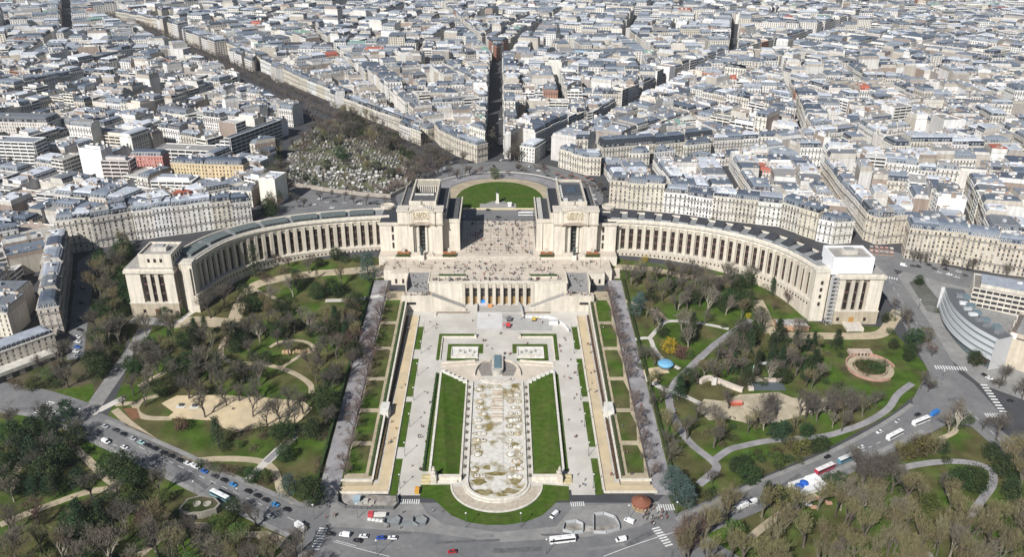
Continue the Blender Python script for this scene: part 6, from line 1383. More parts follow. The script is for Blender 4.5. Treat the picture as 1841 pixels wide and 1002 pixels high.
for i, (x, y, L_, W2, dx) in enumerate([(690, 985, 26, 2.2, 1), (840, 975, 30, 1.6, 1), (930, 990, 22, 3, 1), (1090, 985, 18, 2, .9), (720, 960, 10, 1.4, 1), (1000, 962, 14, 1.2, 1), (870, 965, 9, 2.5, 1), (330, 848, 40, 2.2, -1), (430, 898, 30, 1.8, -1), (250, 806, 26, 2.0, -1), (1400, 880, 36, 2.2, 2), (1520, 826, 34, 1.8, 2), (1690, 690, 12, 6, 1), (1720, 720, 10, 4, 1), (1640, 580, 30, 2.2, 3), (1600, 505, 20, 2, 3), (60, 735, 20, 2, 1), (1150, 970, 16, 3, 2), (600, 990, 14, 2.6, -1)]):
    A = G(x, y); d_ = {1: (1, .05), .9: (1, .2), -1: (.78, -.62), 2: (.80, .60), 3: (-.5, .86)}[dx]; l_ = math.hypot(*d_); u_ = (d_[0] / l_, d_[1] / l_)
    pl = [(A[0] + u_[0] * L_ * (f - .5) + R.uniform(-.25, .25), A[1] + u_[1] * L_ * (f - .5) + R.uniform(-.25, .25)) for f in (0, .2, .4, .6, .8, 1)]
    mb = MB(); strip(mb, pl, W2, .15, PATCH if i % 3 else PATCH2); mb.build('road_patch', kind='structure')
# ================================================================== VEHICLES
whl = MB(); whl.tube((0, -.12, 0), (0, .12, 0), .33, .33, 10, PLAIN, (.02, .02, .02), True); whl.tube((0, .13, 0), (0, .14, 0), .18, .17, 8, PLAIN, (.4, .4, .42), True); WHEEL = whl.mesh('wheel')
def prof(mb, pts, w0, m, c, w1=None, zs=None):
    """side outline (x, z) extruded across the width, narrower towards the top"""
    zmax = max(p[1] for p in pts); zmin = min(p[1] for p in pts); w1 = w1 or w0
    wd = lambda z: w0 + (w1 - w0) * max(0, (z - zmin) / (zmax - zmin or 1))
    k = len(pts)
    for i in range(k):
        a, b = pts[i], pts[(i + 1) % k]; mb.face([(a[0], -wd(a[1]), a[1]), (b[0], -wd(b[1]), b[1]), (b[0], wd(b[1]), b[1]), (a[0], wd(a[1]), a[1])], m, c)
    for s in (-1, 1): mb.face([(p[0], s * wd(p[1]), p[1]) for p in pts], m, c)
VM = {}
def vmesh(kind_, c):
    k = (kind_, c)
    if k in VM: return VM[k]
    b, g, l, r = MB(), MB(), MB(), MB()
    if kind_ == 'car':
        prof(b, [(-2.1, .3), (2.1, .3), (2.15, .6), (2.0, .82), (1.0, .95), (-1.9, 1.0), (-2.15, .7)], .9, PAINT, c, .82)
        prof(g, [(1.05, .93), (.35, 1.40), (-1.25, 1.42), (-1.95, .98)], .78, GLASS, (.02, .022, .025), .62); prof(r, [(.3, 1.40), (.2, 1.47), (-1.15, 1.48), (-1.3, 1.41)], .64, PAINT, c, .58)
        wx, H_ = (1.35, -1.35), .82; l.box(2.1, 2.17, .5, .8, .55, .72, PLAIN, (.7, .7, .68)); L2, W_ = 2.1, .86
    elif kind_ == 'van':
        prof(b, [(-2.5, .35), (2.4, .35), (2.5, .9), (1.75, 1.15), (1.1, 2.05), (-2.5, 2.1)], .98, PAINT, c, .88)
        prof(g, [(1.78, 1.18), (1.2, 1.98), (.9, 1.98), (.9, 1.2)], .97, GLASS, (.02, .022, .025), .91); prof(r, [(1.0, 2.06), (1.0, 2.12), (-2.4, 2.16), (-2.4, 2.09)], .8, PAINT, c, .7)
        wx, W_ = (1.6, -1.6), .92; l.box(2.45, 2.52, .5, .85, .7, .95, PLAIN, (.7, .7, .68))
    elif kind_ == 'truck':
        prof(b, [(-3.2, .8), (1.3, .8), (1.3, 3.1), (-3.2, 3.1)], 1.15, PAINT, c, 1.15); prof(r, [(1.4, .5), (3.0, .5), (3.05, 1.4), (2.6, 2.3), (1.4, 2.3)], 1.05, PAINT, shade(c, .95), 1.0)
        prof(g, [(3.02, 1.45), (2.62, 2.2), (2.1, 2.2), (2.1, 1.45)], 1.07, GLASS, (.02, .022, .025), 1.02); wx, W_ = (2.3, -2.0), 1.0; l.box(3.02, 3.08, .6, .95, .75, 1.0, PLAIN, (.7, .7, .68))
    else:
        L_ = 6.0; side, top = c
        prof(b, [(-L_, .4), (L_, .4), (L_ + .1, 1.3), (L_ - .1, 3.0), (-L_, 3.0)], 1.25, PAINT, side, 1.22); prof(r, [(-L_ + .1, 3.0), (L_ - .2, 3.0), (L_ - .5, 3.2), (-L_ + .3, 3.2)], 1.2, PAINT, top, 1.1)
        for q in (-3, 2): r.box(q - .9, q + .9, -.7, .7, 3.2, 3.45, PLAIN, shade(top, .8))
        prof(g, [(-L_ + .2, 1.55), (L_ + .03, 1.55), (L_ - .06, 2.65), (-L_ + .2, 2.65)], 1.27, GLASS, (.02, .022, .026), 1.255); wx, W_ = (3.8, -3.4), 1.12; l.box(L_ + .08, L_ + .14, .7, 1.05, .7, .95, PLAIN, (.7, .7, .68))
    VM[k] = (b.mesh('body'), g.mesh('windows'), r.mesh('roof'), l.mesh('headlight'), wx, W_); return VM[k]
NV = [0]
def vehicle(kind_, c, p, q, label, group=None, world=False, name=None, cat=None, flip=False):
    A = p if world else G(*p); B = q if world else G(*q); ang = math.atan2(B[1] - A[1], B[0] - A[0]) + (math.pi if flip else 0)
    x, y = A; z = T(y) + .2; sl = math.atan((T(y + 2) - T(y - 2)) / 4 * math.sin(ang))
    bm, gm, rm, lm, wx, W_ = vmesh(kind_, c)
    nm = name or {'car': 'parked_car', 'van': 'white_van', 'truck': 'delivery_truck', 'bus': 'city_bus'}[kind_]
    o = thing(nm, label, cat or {'car': 'car', 'van': 'van', 'truck': 'truck', 'bus': 'bus'}[kind_], (x, y, z), group); o.rotation_euler = (0, -sl, ang)
    link('body', bm, o); link('windows', gm, o); link('roof', rm, o)
    for s in (-1, 1): link('headlight', lm, o, (0, s * .65 - .65 * (1 if s > 0 else 1) + (.0 if s > 0 else 0), 0)) if s > 0 else link('headlight', lm, o, (0, -.65 * 2 + .0, 0))
    for xx in wx:
        for s in (-1, 1): link('wheel', WHEEL, o, (xx, s * W_, .33), (0, 0, 0 if s > 0 else math.pi), 1.0 if kind_ in ('car', 'van') else 1.45)
    NV[0] += 1; return o
BLK, WHT, SIL, BLU, DGR, TEAL, REDC, LBL = (.015, .015, .017), (.72, .72, .72), (.42, .43, .45), (.03, .12, .42), (.06, .06, .065), (.35, .52, .52), (.35, .02, .03), (.05, .25, .55)
CNM = {BLK: 'black', WHT: 'white', SIL: 'silver', BLU: 'blue', DGR: 'dark grey', TEAL: 'pale teal', REDC: 'red', LBL: 'bright blue'}
rowc = [(189, 769, SIL), (208, 776, DGR), (222, 783, BLK), (239, 791, SIL), (254, 798, TEAL), (265, 803, BLK), (278, 809, BLK), (294, 817, BLK), (308, 823, BLK), (323, 830, BLK), (338, 836, WHT), (352, 842, WHT), (367, 850, BLU), (386, 859, DGR), (403, 866, BLK), (419, 874, LBL), (446, 886, BLK), (463, 894, BLK), (478, 902, BLK), (495, 910, LBL), (516, 919, BLK)]
for i, (x, y, c) in enumerate(rowc):
    vehicle('van' if i == 11 else 'car', c, (x, y), (x + 20, y + 9.2), '%s %s, %s from the top in the parked row on the left road' % (CNM[c], 'van' if i == 11 else 'car', ordn(i)), 'cars parked along the left road')
vehicle('bus', ((.18, .33, .36), (.74, .74, .73)), (396, 897), (430, 914), 'white-roofed bus with teal sides driving down the left road')
vehicle('car', SIL, (486, 931), (520, 948), 'silver car on the left road near the small dark tree'); vehicle('truck', (.70, .70, .69), (541, 953), (560, 966), 'white box truck on the left road just before the crossing'); vehicle('car', BLK, (594, 963), (620, 966), 'black car just past the left zebra crossing', name='moving_car')
vehicle('car', BLK, (109, 730), (130, 740), 'black car at the junction by the corner lawn at the left', name='moving_car'); vehicle('car', WHT, (122, 735), (140, 744), 'white car behind the black one at the left junction', name='moving_car'); vehicle('car', SIL, (22, 742), (40, 735), 'grey car on the road at the left edge', name='moving_car'); vehicle('van', WHT, (191, 797), (215, 808), 'white van on the shaded upper end of the left road'); vehicle('car', WHT, (224, 807), (240, 814), 'white car following the van on the shaded left road', name='moving_car')
vehicle('van', WHT, (620, 965), (600, 962), 'white van leading the cars on the plaza at lower left'); vehicle('car', BLK, (643, 975), (620, 970), 'black car in the plaza shadow next to the white van', name='moving_car'); vehicle('car', WHT, (654, 967), (630, 965), 'white saloon behind the van on the plaza', name='moving_car'); vehicle('car', (.02, .06, .33), (685, 970), (660, 970), 'deep blue car on the plaza at lower left', name='moving_car'); vehicle('car', (.721, .72, .72), (706, 970), (680, 969), 'small white car behind the deep blue car on the plaza', name='moving_car'); vehicle('car', REDC, (813, 995), (780, 998), 'red car at the bottom edge of the plaza', name='moving_car')
vehicle('van', WHT, (996, 930), (985, 940), 'white minibus parked diagonally beside the curved front lawn'); vehicle('bus', ((.72, .72, .71), (.76, .76, .75)), (1011, 976), (985, 979), 'white touring coach crossing the plaza at the bottom', name='touring_coach', cat='coach'); vehicle('van', (.721, .72, .72), (1116, 974), (1100, 977), 'small white van on the plaza right of the coach'); vehicle('van', (.722, .72, .72), (1131, 940), (1120, 935), 'white van parked by the hoarding near the carousel crowd')
vehicle('truck', (.701, .70, .69), (1334, 915), (1310, 925), 'white truck at the foot of the right-hand road'); vehicle('van', (.723, .72, .72), (1352, 906), (1330, 915), 'white van right behind the white truck on the right-hand road'); vehicle('bus', ((.42, .03, .07), (.68, .67, .66)), (1482, 848), (1455, 860), 'red bus with white roof on the right-hand road'); vehicle('bus', ((.08, .22, .30), (.62, .62, .61)), (1522, 829), (1500, 839), 'blue-fronted bus under the bare trees behind the red bus'); vehicle('car', BLK, (1487, 824), (1470, 832), 'black car beside the red bus', name='moving_car'); vehicle('car', WHT, (1548, 807), (1530, 814), 'white car behind the blue-fronted bus', name='moving_car')
vehicle('bus', ((.70, .70, .69), (.73, .73, .72)), (1608, 787), (1585, 799), 'white coach with dark luggage rack parked under the olive trees', name='touring_coach', cat='coach'); vehicle('car', (.724, .72, .72), (1581, 779), (1565, 787), 'white car on the right road above the parked coach', name='moving_car'); vehicle('car', SIL, (1614, 760), (1600, 768), 'grey car turning off near the right-hand junction', name='moving_car'); vehicle('bus', ((.71, .71, .70), (.74, .74, .73)), (1655, 762), (1630, 772), 'white coach parked by the bushy corner at the right junction', name='touring_coach', cat='coach'); vehicle('truck', (.04, .17, .45), (1679, 748), (1665, 755), 'bright blue truck ahead of the corner coach'); vehicle('car', BLK, (1649, 748), (1630, 755), 'black car just below the right-hand junction', name='moving_car'); vehicle('car', BLK, (1770, 677), (1785, 684), 'black car parked by the far right corner shrubs'); vehicle('car', WHT, (1778, 682), (1792, 688), 'white car parked by the far right corner shrubs'); vehicle('car', BLK, (1817, 723), (1830, 723), 'black car parked at the right edge near the white wall'); vehicle('van', WHT, (1665, 1001), (1690, 1000), 'white van half out of the bottom edge at the right')
GRP = 'cars in the shaded left boulevard'
for i, (x, y, c) in enumerate([(156, 476, WHT), (137, 488, DGR), (134, 509, SIL), (121, 581, SIL), (145, 578, DGR), (144, 595, BLK), (140, 608, WHT), (140, 617, WHT), (140, 626, BLU), (137, 634, WHT), (136, 643, WHT), (150, 520, BLK), (148, 545, DGR)]):
    ps = i > 3; vehicle('car', c, (x, y), (x + (20 if ps else 4), y + (4 if ps else -40)), '%s car, %s listed from the top, %s the shaded boulevard' % (CNM[c], ordn(i), 'parked across' if ps else 'driving in'), GRP)
cs = [(1624, 479, WHT), (1641, 480, DGR), (1651, 481, BLK), (1680, 485, DGR), (1687, 491, SIL), (1706, 495, WHT), (1719, 500, SIL), (1735, 497, DGR), (1670, 478, BLK), (1700, 486, BLK), (1722, 490, SIL)]
for i, (x, y, c) in enumerate(cs): vehicle('van' if i == 0 else 'car', c, (x, y), (x + 20, y + 4), '%s car, %s from the left, parked before the grand row at right' % (CNM[c], ordn(i)), 'cars parked before the grand row at the right')
cs = [(564, 369, WHT), (575, 359, WHT), (588, 365, SIL), (597, 375, WHT), (601, 363, DGR), (647, 368, WHT), (667, 367, BLK), (679, 368, DGR), (693, 367, BLK), (620, 366, SIL), (540, 372, DGR)]
for i, (x, y, c) in enumerate(cs): vehicle('car', c, (x, y), (x + 20, y - 1), '%s car, %s from the left on the street behind the left wing' % (CNM[c], ordn(i)), 'cars on the street behind the left wing')
cs = [(831, 391, WHT), (859, 390, SIL), (878, 379, BLK), (896, 392, BLK), (935, 381, DGR), (962, 381, SIL)]
for i, (x, y, c) in enumerate(cs): vehicle('car', c, (x, y), (x + 20, y), '%s car, %s from the left on the street before the round lawn' % (CNM[c], ordn(i)), 'cars on the street before the round lawn', name='moving_car')
vehicle('bus', ((.7, .7, .69), (.75, .75, .74)), (945, 388), (970, 388), 'white coach parked on the street beside the right head pavilion', name='touring_coach', cat='coach')
cs = [(799, 304, WHT), (823, 307, DGR), (812, 294, WHT), (902, 289, WHT), (909, 241, WHT), (978, 302, BLK), (985, 317, DGR), (968, 308, WHT), (845, 303, SIL), (1000, 322, WHT), (1012, 330, BLK), (780, 312, DGR), (930, 303, BLK), (952, 300, SIL), (888, 300, BLK), (897, 262, BLK), (893, 240, DGR), (900, 215, WHT)]
for i, (x, y, c) in enumerate(sorted(cs, key=lambda t: t[0])): vehicle('car', c, (x, y), (x + R.uniform(-5, 20), y + R.uniform(-4, 8)), '%s car, %s from the left in the traffic beyond the round lawn' % (CNM[c], ordn(i)), 'cars beyond the round lawn', name='moving_car')
cs = [(1066 + i * 2.6, 352 + i * 7) for i in range(7)]
for i, (x, y) in enumerate(cs): vehicle('car', R.choice([WHT, BLK, DGR]), (x, y), (x + 12, y + 3), 'car parked askew, %s from the far end beside the right head pavilion' % ordn(i), 'cars parked beside the right head pavilion')
# ================================================================== SMALL BUILDINGS AND WORKS
def hoarding(pts, h, c, label, f=T, closed=False, step=3.0):
    pl = densify(pxs(pts, 0, f) if not isinstance(pts, tuple) else list(pts), step); cx, cy = ctr(pl); t = thing('site_fence', label, 'fence', (cx, cy, f(cy)))
    for a, b in zip(pl, pl[1:] + ([pl[0]] if closed else [])):
        q = MB(); dx, dy = b[0] - a[0], b[1] - a[1]; l = math.hypot(dx, dy) or 1; nx, ny = -dy / l * .12, dx / l * .12; e = .03
        a2 = (a[0] + dx * e, a[1] + dy * e); b2 = (b[0] - dx * e, b[1] - dy * e); z = f(a[1])
        q.prism([(a2[0] - nx, a2[1] - ny), (b2[0] - nx, b2[1] - ny), (b2[0] + nx, b2[1] + ny), (a2[0] + nx, a2[1] + ny)], z, z + h, PLAIN, c); q.build('panel', t)
GRY = (.20, .21, .215)
hoarding([(608, 884), (608, 908), (622, 915), (665, 917), (690, 916), (708, 918), (717, 908), (714, 893)], 2, (.12, .12, .12), 'dark site fence enclosing rubble before the left sandy terrace')
hoarding([(690, 945), (692, 935), (712, 931), (720, 937), (717, 946), (700, 949)], 1.8, GRY, 'dark grey site fence around the left of the two plaza pits', closed=True); hoarding([(742, 943), (743, 933), (757, 931), (768, 938), (765, 946), (752, 949)], 1.8, GRY, 'dark grey site fence around the small oval plaza pit', closed=True)
hoarding([(1012, 957), (1015, 943), (1035, 940), (1048, 946), (1048, 959), (1030, 961)], 1.8, (.40, .41, .415), 'pale grey site fence around the pit behind the coach', closed=True); hoarding([(1067, 960), (1067, 928), (1085, 926), (1105, 933), (1112, 945), (1114, 954), (1090, 961)], 1.8, (.40, .41, .415), 'pale grey site fence around the larger pit at the plaza right', closed=True)
hoarding([(940, 572), (985, 573), (1000, 577), (1016, 589), (1023, 598)], 2.2, (.62, .62, .62), 'curved white site fence on the upper platform', Cz); hoarding([(859, 540), (858, 562)], 2.0, (.3, .3, .31), 'short dark fence beside the blue tarpaulin', Cz)
hoarding([(928, 542), (938, 556), (942, 574)], 2.6, (.36, .38, .4), 'grey scaffold fence right of the theatre works', Cz)
SITE = mat('site_ground', .95, .3, .4, (.22, .20, .175), (.34, .32, .29), scale2=.15)
area('site_ground', pxs([(610, 888), (712, 893), (712, 908), (690, 914), (622, 913)]), .14, SITE); area('site_ground', pxs([(692, 945), (694, 936), (712, 933), (745, 937), (760, 933), (766, 942), (752, 947), (715, 947)]), .14, mat('pit_ground', .9, .2, .3, (.2, .215, .22))); area('site_ground', pxs([(1014, 956), (1017, 944), (1046, 946), (1070, 948), (1106, 946), (1110, 953), (1090, 959)]), .14, SITE)
def blob(name, label, cat, px, parts, f=T, **kw):
    A = G(*px, 0, f); z = f(A[1]); t = thing(name, label, cat, (A[0], A[1], z))
    for nm, boxes in parts:
        q = MB()
        for (x0, x1, y0, y1, z0, z1, c) in boxes: q.box(A[0] + x0, A[0] + x1, A[1] + y0, A[1] + y1, z + z0, z + z1, kw.get('m', PLAIN), c)
        q.build(nm, t)
    return t
blob('work_truck', 'red and white flatbed loaded with pale slabs beside the plaza pit', 'truck', (681, 930), [('cab', [(-5, -2.6, -1.3, 1.3, .5, 2.6, (.45, .06, .07))]), ('bed', [(-2.6, 4, -1.3, 1.3, .7, 1.0, (.3, .3, .3))]), ('load', [(-2.2, 3.6, -1.1, 1.1, 1.0, 2.0, (.6, .57, .53))]), ('wheel', [(-4.4, -3.6, -1.35, 1.35, 0, .8, (.03, .03, .03))]), ('wheel', [(2, 2.9, -1.35, 1.35, 0, .8, (.03, .03, .03))])])
for i in range(4): blob('concrete_block', 'white concrete barrier block, %s from the left beside the red flatbed' % ordn(i), 'barrier', (664 + i * 7, 936 + i * 1.0), [('block', [(-.8, .8, -.5, .5, 0, 1.0, (.68, .67, .64))])])
blob('rubble_heap', 'heap of broken stone inside the left site fence', 'rubble', (660, 905), [('stones', [(-4, -2, -1.5, 1, 0, 1.1, (.35, .33, .3)), (-1.8, .5, -1, 1.6, 0, 1.6, (.42, .4, .36)), (.8, 3.6, -1.4, .8, 0, .9, (.38, .35, .3))])])['kind'] = 'thing'
blob('info_panel', 'blue-grey site cabin inside the left fence', 'site cabin', (642, 903), [('wall', [(-1.6, 1.6, -1.5, 1.5, 0, 2.6, (.25, .33, .38))]), ('roof', [(-1.8, 1.8, -1.7, 1.7, 2.6, 2.8, (.34, .42, .46))])])
blob('blue_tarpaulin', 'bright blue tarpaulin over stacked material below the theatre doors', 'tarpaulin', (868, 546), [('cover', [(-3.6, 3.6, -2, 2, 0, 3.4, (.03, .22, .58))]), ('stack', [(-3.4, 3.4, -3.6, -2, 0, 1.4, (.5, .48, .5))])], Cz)
blob('barrier_stack', 'orange and white barriers stacked beside the blue tarpaulin', 'barriers', (881, 551), [('barrier', [(-1.5, 1.5, -1.4, -.4, 0, 1.5, (.62, .25, .06))]), ('barrier', [(-1, 2.2, -.2, .8, 0, 1.2, (.60, .33, .15))]), ('barrier', [(-2, .5, 1, 1.8, 0, 1.0, (.6, .58, .55))])], Cz)
blob('excavator', 'small red excavator working at the edge of the stage slab', 'excavator', (914, 588), [('track', [(-1.6, 1.6, -1.8, -1.0, 0, .8, (.04, .04, .04))]), ('track', [(-1.6, 1.6, 1.0, 1.8, 0, .8, (.04, .04, .04))]), ('cab', [(-1.3, 1.3, -1.1, 1.1, .8, 2.8, (.5, .05, .06))]), ('arm', [(-3.4, -1.3, -.3, .3, 2.4, 2.8, (.5, .06, .06)), (-3.6, -3.2, -.25, .25, .6, 2.6, (.4, .05, .05))])], Cz)
blob('excavator', 'dark excavator parked above the red one beside the slab', 'excavator', (916, 577), [('track', [(-1.8, 1.8, -1.5, 1.5, 0, .9, (.05, .05, .05))]), ('cab', [(-1.4, 1.2, -1.2, 1.2, .9, 3.0, (.12, .12, .13))]), ('arm', [(-4.5, -1.2, -.3, .3, 2.4, 2.9, (.2, .2, .2))])], Cz)
blob('digger', 'yellow digger behind the curved white fence', 'digger', (960, 577), [('track', [(-1.4, 1.4, -1.2, 1.2, 0, .8, (.05, .05, .05))]), ('cab', [(-1.2, 1, -1, 1, .8, 2.5, (.5, .36, .06))]), ('arm', [(1, 4, -.25, .25, 2.0, 2.4, (.55, .4, .07))])], Cz)
blob('site_container', 'white container inside the curved white fence', 'container', (995, 583), [('wall', [(-3, 3, -1.3, 1.3, 0, 2.7, (.66, .66, .66))]), ('roof', [(-3.1, 3.1, -1.4, 1.4, 2.7, 2.85, (.5, .5, .5))])], Cz)
blob('sweeper', 'orange street sweeper at the foot of the left walkway', 'sweeper', (750, 886), [('body', [(-1.1, 1.1, -1.8, .6, .4, 1.9, (.55, .3, .05))]), ('cab', [(-1, 1, .6, 1.9, .4, 2.3, (.5, .24, .04))]), ('wheel', [(-1.15, 1.15, -1.4, -.7, 0, .7, (.03, .03, .03))]), ('wheel', [(-1.15, 1.15, .8, 1.5, 0, .7, (.03, .03, .03))])], Cz)
# carousel with a scalloped rust-red canopy
A = G(1152, 913); z = T(A[1]); t = thing('carousel', 'round carousel with rust-red tiled canopy at the foot of the right alley', 'carousel', (A[0], A[1], z))
q = MB(); q.lathe([(4.6, z + 3.2), (4.8, z + 3.9), (2.6, z + 5.0), (.6, z + 5.9), (.15, z + 6.4)], 18, PLAIN, (.21, .085, .052), *A); q.build('canopy', t)
q = MB(); q.lathe([(4.2, z), (4.2, z + .4), (1, z + .42)], 18, PLAIN, (.35, .25, .15), *A); q.build('platform', t)
for k in range(12):
    q = MB(); a = k * math.pi / 6; x, y = A[0] + 4 * math.cos(a), A[1] + 4 * math.sin(a); q.tube((x, y, z + .4), (x, y, z + 3.4), .12, .12, 5, PLAIN, (.55, .4, .2)); q.build('post', t)
    q = MB(); q.face([(A[0] + 4.8 * math.cos(a - .25), A[1] + 4.8 * math.sin(a - .25), z + 3.9), (A[0] + 4.8 * math.cos(a + .25), A[1] + 4.8 * math.sin(a + .25), z + 3.9), (A[0] + 4.85 * math.cos(a + .25), A[1] + 4.85 * math.sin(a + .25), z + 3.0), (A[0] + 4.85 * math.cos(a - .25), A[1] + 4.85 * math.sin(a - .25), z + 3.0)], PLAIN, (.24, .08, .05)); q.build('valance', t)
# sunken grey kiosk in the lower left park
A = G(364, 918); z = T(A[1]); t = thing('park_pavilion', 'low grey stone pavilion with planted roof beside the left road', 'pavilion', (A[0], A[1], z))
pl = [(A[0] + x, A[1] + y) for x, y in ((-10, -3), (-8.5, 4), (-3, 6.5), (5, 5), (9, .5), (8, -3), (2, -6), (-4, -6.5), (-9, -5))]
q = MB(); q.prism(pl[::-1], z - 2, z + 3.6, STONE, (.28, .26, .22)); q.build('wall', t); q = MB(); ins = [((p[0] - A[0]) * .86 + A[0], (p[1] - A[1]) * .86 + A[1]) for p in pl]; q.prism(ins[::-1], z + 3.4, z + 3.75, SOIL, (.1, .1, .05)); q.build('roof', t)
for k in range(3):
    q = MB(); q.box(A[0] - 7.6 + k * 2.4, A[0] - 5.6 + k * 2.4, A[1] - 6.9, A[1] - 5.4, z, z + 2.6, GLASS, (.03, .03, .03)); q.build('opening', t)
for k in range(2):
    q = MB(); q.lathe([(1.9, z + 3.7), (1.9, z + 4.2), (1.5, z + 4.2), (1.5, z + 3.8)], 12, STONE, (.36, .34, .28), A[0] - 2 + k * 5, A[1]); q.build('roof_ring', t)
# white pavilion with blue sails, timber cabin, covered ride, aquarium pieces
A, B = G(1437, 896), G(1492, 878); dx, dy = B[0] - A[0], B[1] - A[1]; l = math.hypot(dx, dy); ux, uy = dx / l, dy / l; fr = lambda u, v: (A[0] + ux * u - uy * v, A[1] + uy * u + ux * v); z = T(A[1])
t = thing('exhibition_pavilion', 'white flat-roofed pavilion with two blue circular covers beside the right road', 'pavilion', (A[0], A[1], z))
q = MB(); q.box(0, 17, 0, 8.5, z - 1, z + 2.6, PLAIN, (.6, .59, .57), fr); q.build('wall', t); q = MB(); q.box(-.3, 17.3, -.3, 8.8, z + 2.6, z + 3.0, PLAIN, (.66, .66, .66), fr); q.build('roof', t); q = MB(); q.box(10, 16.5, 3.6, 8.4, z + 3, z + 4.2, PLAIN, (.76, .76, .76), fr); q.build('roof_box', t)
for u, v in ((3.2, 4.2), (7.2, 5.4)):
    q = MB(); c = fr(u, v); q.lathe([(2.3, z + 3.02), (2.2, z + 3.5), (1.2, z + 4.1), (.1, z + 4.3)], 14, PLAIN, (.02, .10, .42), *c); q.build('blue_cover', t)
for i in range(7):
    p = G(1445 + i * 9, 905 + (i % 3) * 8); blob('timber_stack', 'pale building materials, %s pile from the left behind the blue-covered pavilion' % ordn(i), 'building materials', (1445 + i * 9, 905 + (i % 3) * 7 - (i * 2.5)), [('boards', [(-1.5, 1.5, -.8, .8, 0, R.uniform(.4, 1.2), R.choice([(.5, .36, .25), (.6, .58, .55), (.42, .25, .17)]))])])
A, B = G(1399, 596), G(1452, 593); z = T(A[1]); t = thing('timber_cabin', 'timber cabin with upright brown planks and grey roof by the right end pavilion', 'cabin', (A[0], A[1], z))
q = MB(); q.box(A[0], B[0], A[1] + .2, A[1] + 11, z - 1, z + 3.2, PLAIN, (.36, .22, .14), mt=ROOF, ct=(.36, .35, .34)); q.build('wall', t)
n = 22
for k in range(n):
    q = MB(); x = A[0] + (B[0] - A[0]) * k / n; q.box(x + .03, x + (B[0] - A[0]) / n - .03, A[1], A[1] + .2, z - .5, z + 4.0, PLAIN, jit((.40, .25, .16), .15)); q.build('plank', t)
for k in range(12):
    q = MB(); y = A[1] + .3 + k * .9; q.box(A[0] - .2, A[0], y, y + .84, z - .5, z + 4.0, PLAIN, jit((.38, .24, .15), .15)); q.build('plank', t)
q = MB(); q.box(A[0] + 9, B[0] - 1, A[1] + 1, A[1] + 5, z + 3.2, z + 3.9, PLAIN, (.72, .71, .69)); q.build('roof_hatch', t)
A = G(1196, 660); z = T(A[1]); t = thing('covered_ride', 'small ride under an oval light blue cover on the sandy patch', 'ride', (A[0], A[1], z)); q = MB(); q.lathe([(4.6, z + 1.6), (4.9, z + 2.6), (3.8, z + 3.4), (1, z + 3.8), (.1, z + 3.9)], 18, PLAIN, (.16, .37, .56), *A); q.build('cover', t); q = MB(); q.lathe([(4.0, z), (4.0, z + 1.6)], 14, PLAIN, (.12, .12, .12), *A); q.build('base', t)
t = blob('aquarium_entrance', 'sunken pale concrete aquarium entrance with dark glass roof and slim green mast', 'building', (1385, 696), [('wall', [(-13, 9, 4, 6, -2, 2.6, (.5, .42, .36))]), ('glass_roof', [(-11, 8, -4, 4, 0, .7, (.09, .11, .12))]), ('side_wall', [(-14, -11, -4, 5, -1, 1.6, (.55, .48, .42))]), ('mast_base', [(-7.6, -5.4, 6, 8, 0, 2.4, (.48, .36, .31))])])
q = MB(); A = G(1357, 690); z = T(A[1]); q.tube((A[0], A[1] + 6, z), (A[0], A[1] + 6, z + 9), .35, .28, 6, PLAIN, (.30, .50, .36)); q.build('mast', t)
blob('white_canopy', 'long white canopy roof among the shrubs above the aquarium entrance', 'canopy', (1378, 660), [('roof', [(-5, 5, -1.2, 1.2, 2.4, 2.8, (.68, .7, .68))]), ('post', [(-4.6, -4.4, -.1, .1, 0, 2.4, (.4, .4, .4))]), ('post', [(4.4, 4.6, -.1, .1, 0, 2.4, (.4, .4, .4))])])
mb = MB(); pl = spline(pxs([(1258, 690), (1275, 683), (1300, 692), (1320, 700), (1335, 705)]), 4); kerb(mb, pl, 2.5, 2.4, STONE, (.55, .48, .41)); mb.build('rock_wall', label='pale curved concrete wall left of the aquarium entrance', category='wall')
blob('stone_pillar', 'white square pillar standing on the pale aquarium wall', 'pillar', (1283, 692), [('shaft', [(-1.3, 1.3, -.8, .8, 0, 4.6, (.62, .58, .53))])])
blob('food_truck', 'red and white snack trailer on the aquarium sand', 'trailer', (1323, 729), [('body', [(-3.4, 3.4, -1.2, 1.2, .5, 2.5, (.45, .09, .05))]), ('roof', [(-3.6, 3.4, -1.4, 1.3, 2.5, 2.75, (.62, .3, .24))]), ('wheel', [(-2, -1.4, -1.25, 1.25, 0, .6, (.03, .03, .03))]), ('wheel', [(1.4, 2, -1.25, 1.25, 0, .6, (.03, .03, .03))])])
t = thing('entrance_stairs', 'broad stone steps before the brown door of the right end pavilion', 'stairs', (235, 482, T(482)))
q = MB()
for k in range(9): q.box(230.5, 239.5, 480 + k * .9, 489, T(480) - 1, T(480) + .3 + k * .26, STONE, (.5, .47, .42))
q.build('flight', t)
for xx in (229.6, 239.5):
    q = MB(); q.box(xx, xx + .9, 479.5, 489, T(480) - 1, T(480) + 2.6, STONE, CREAM); q.build('side_wall', t)
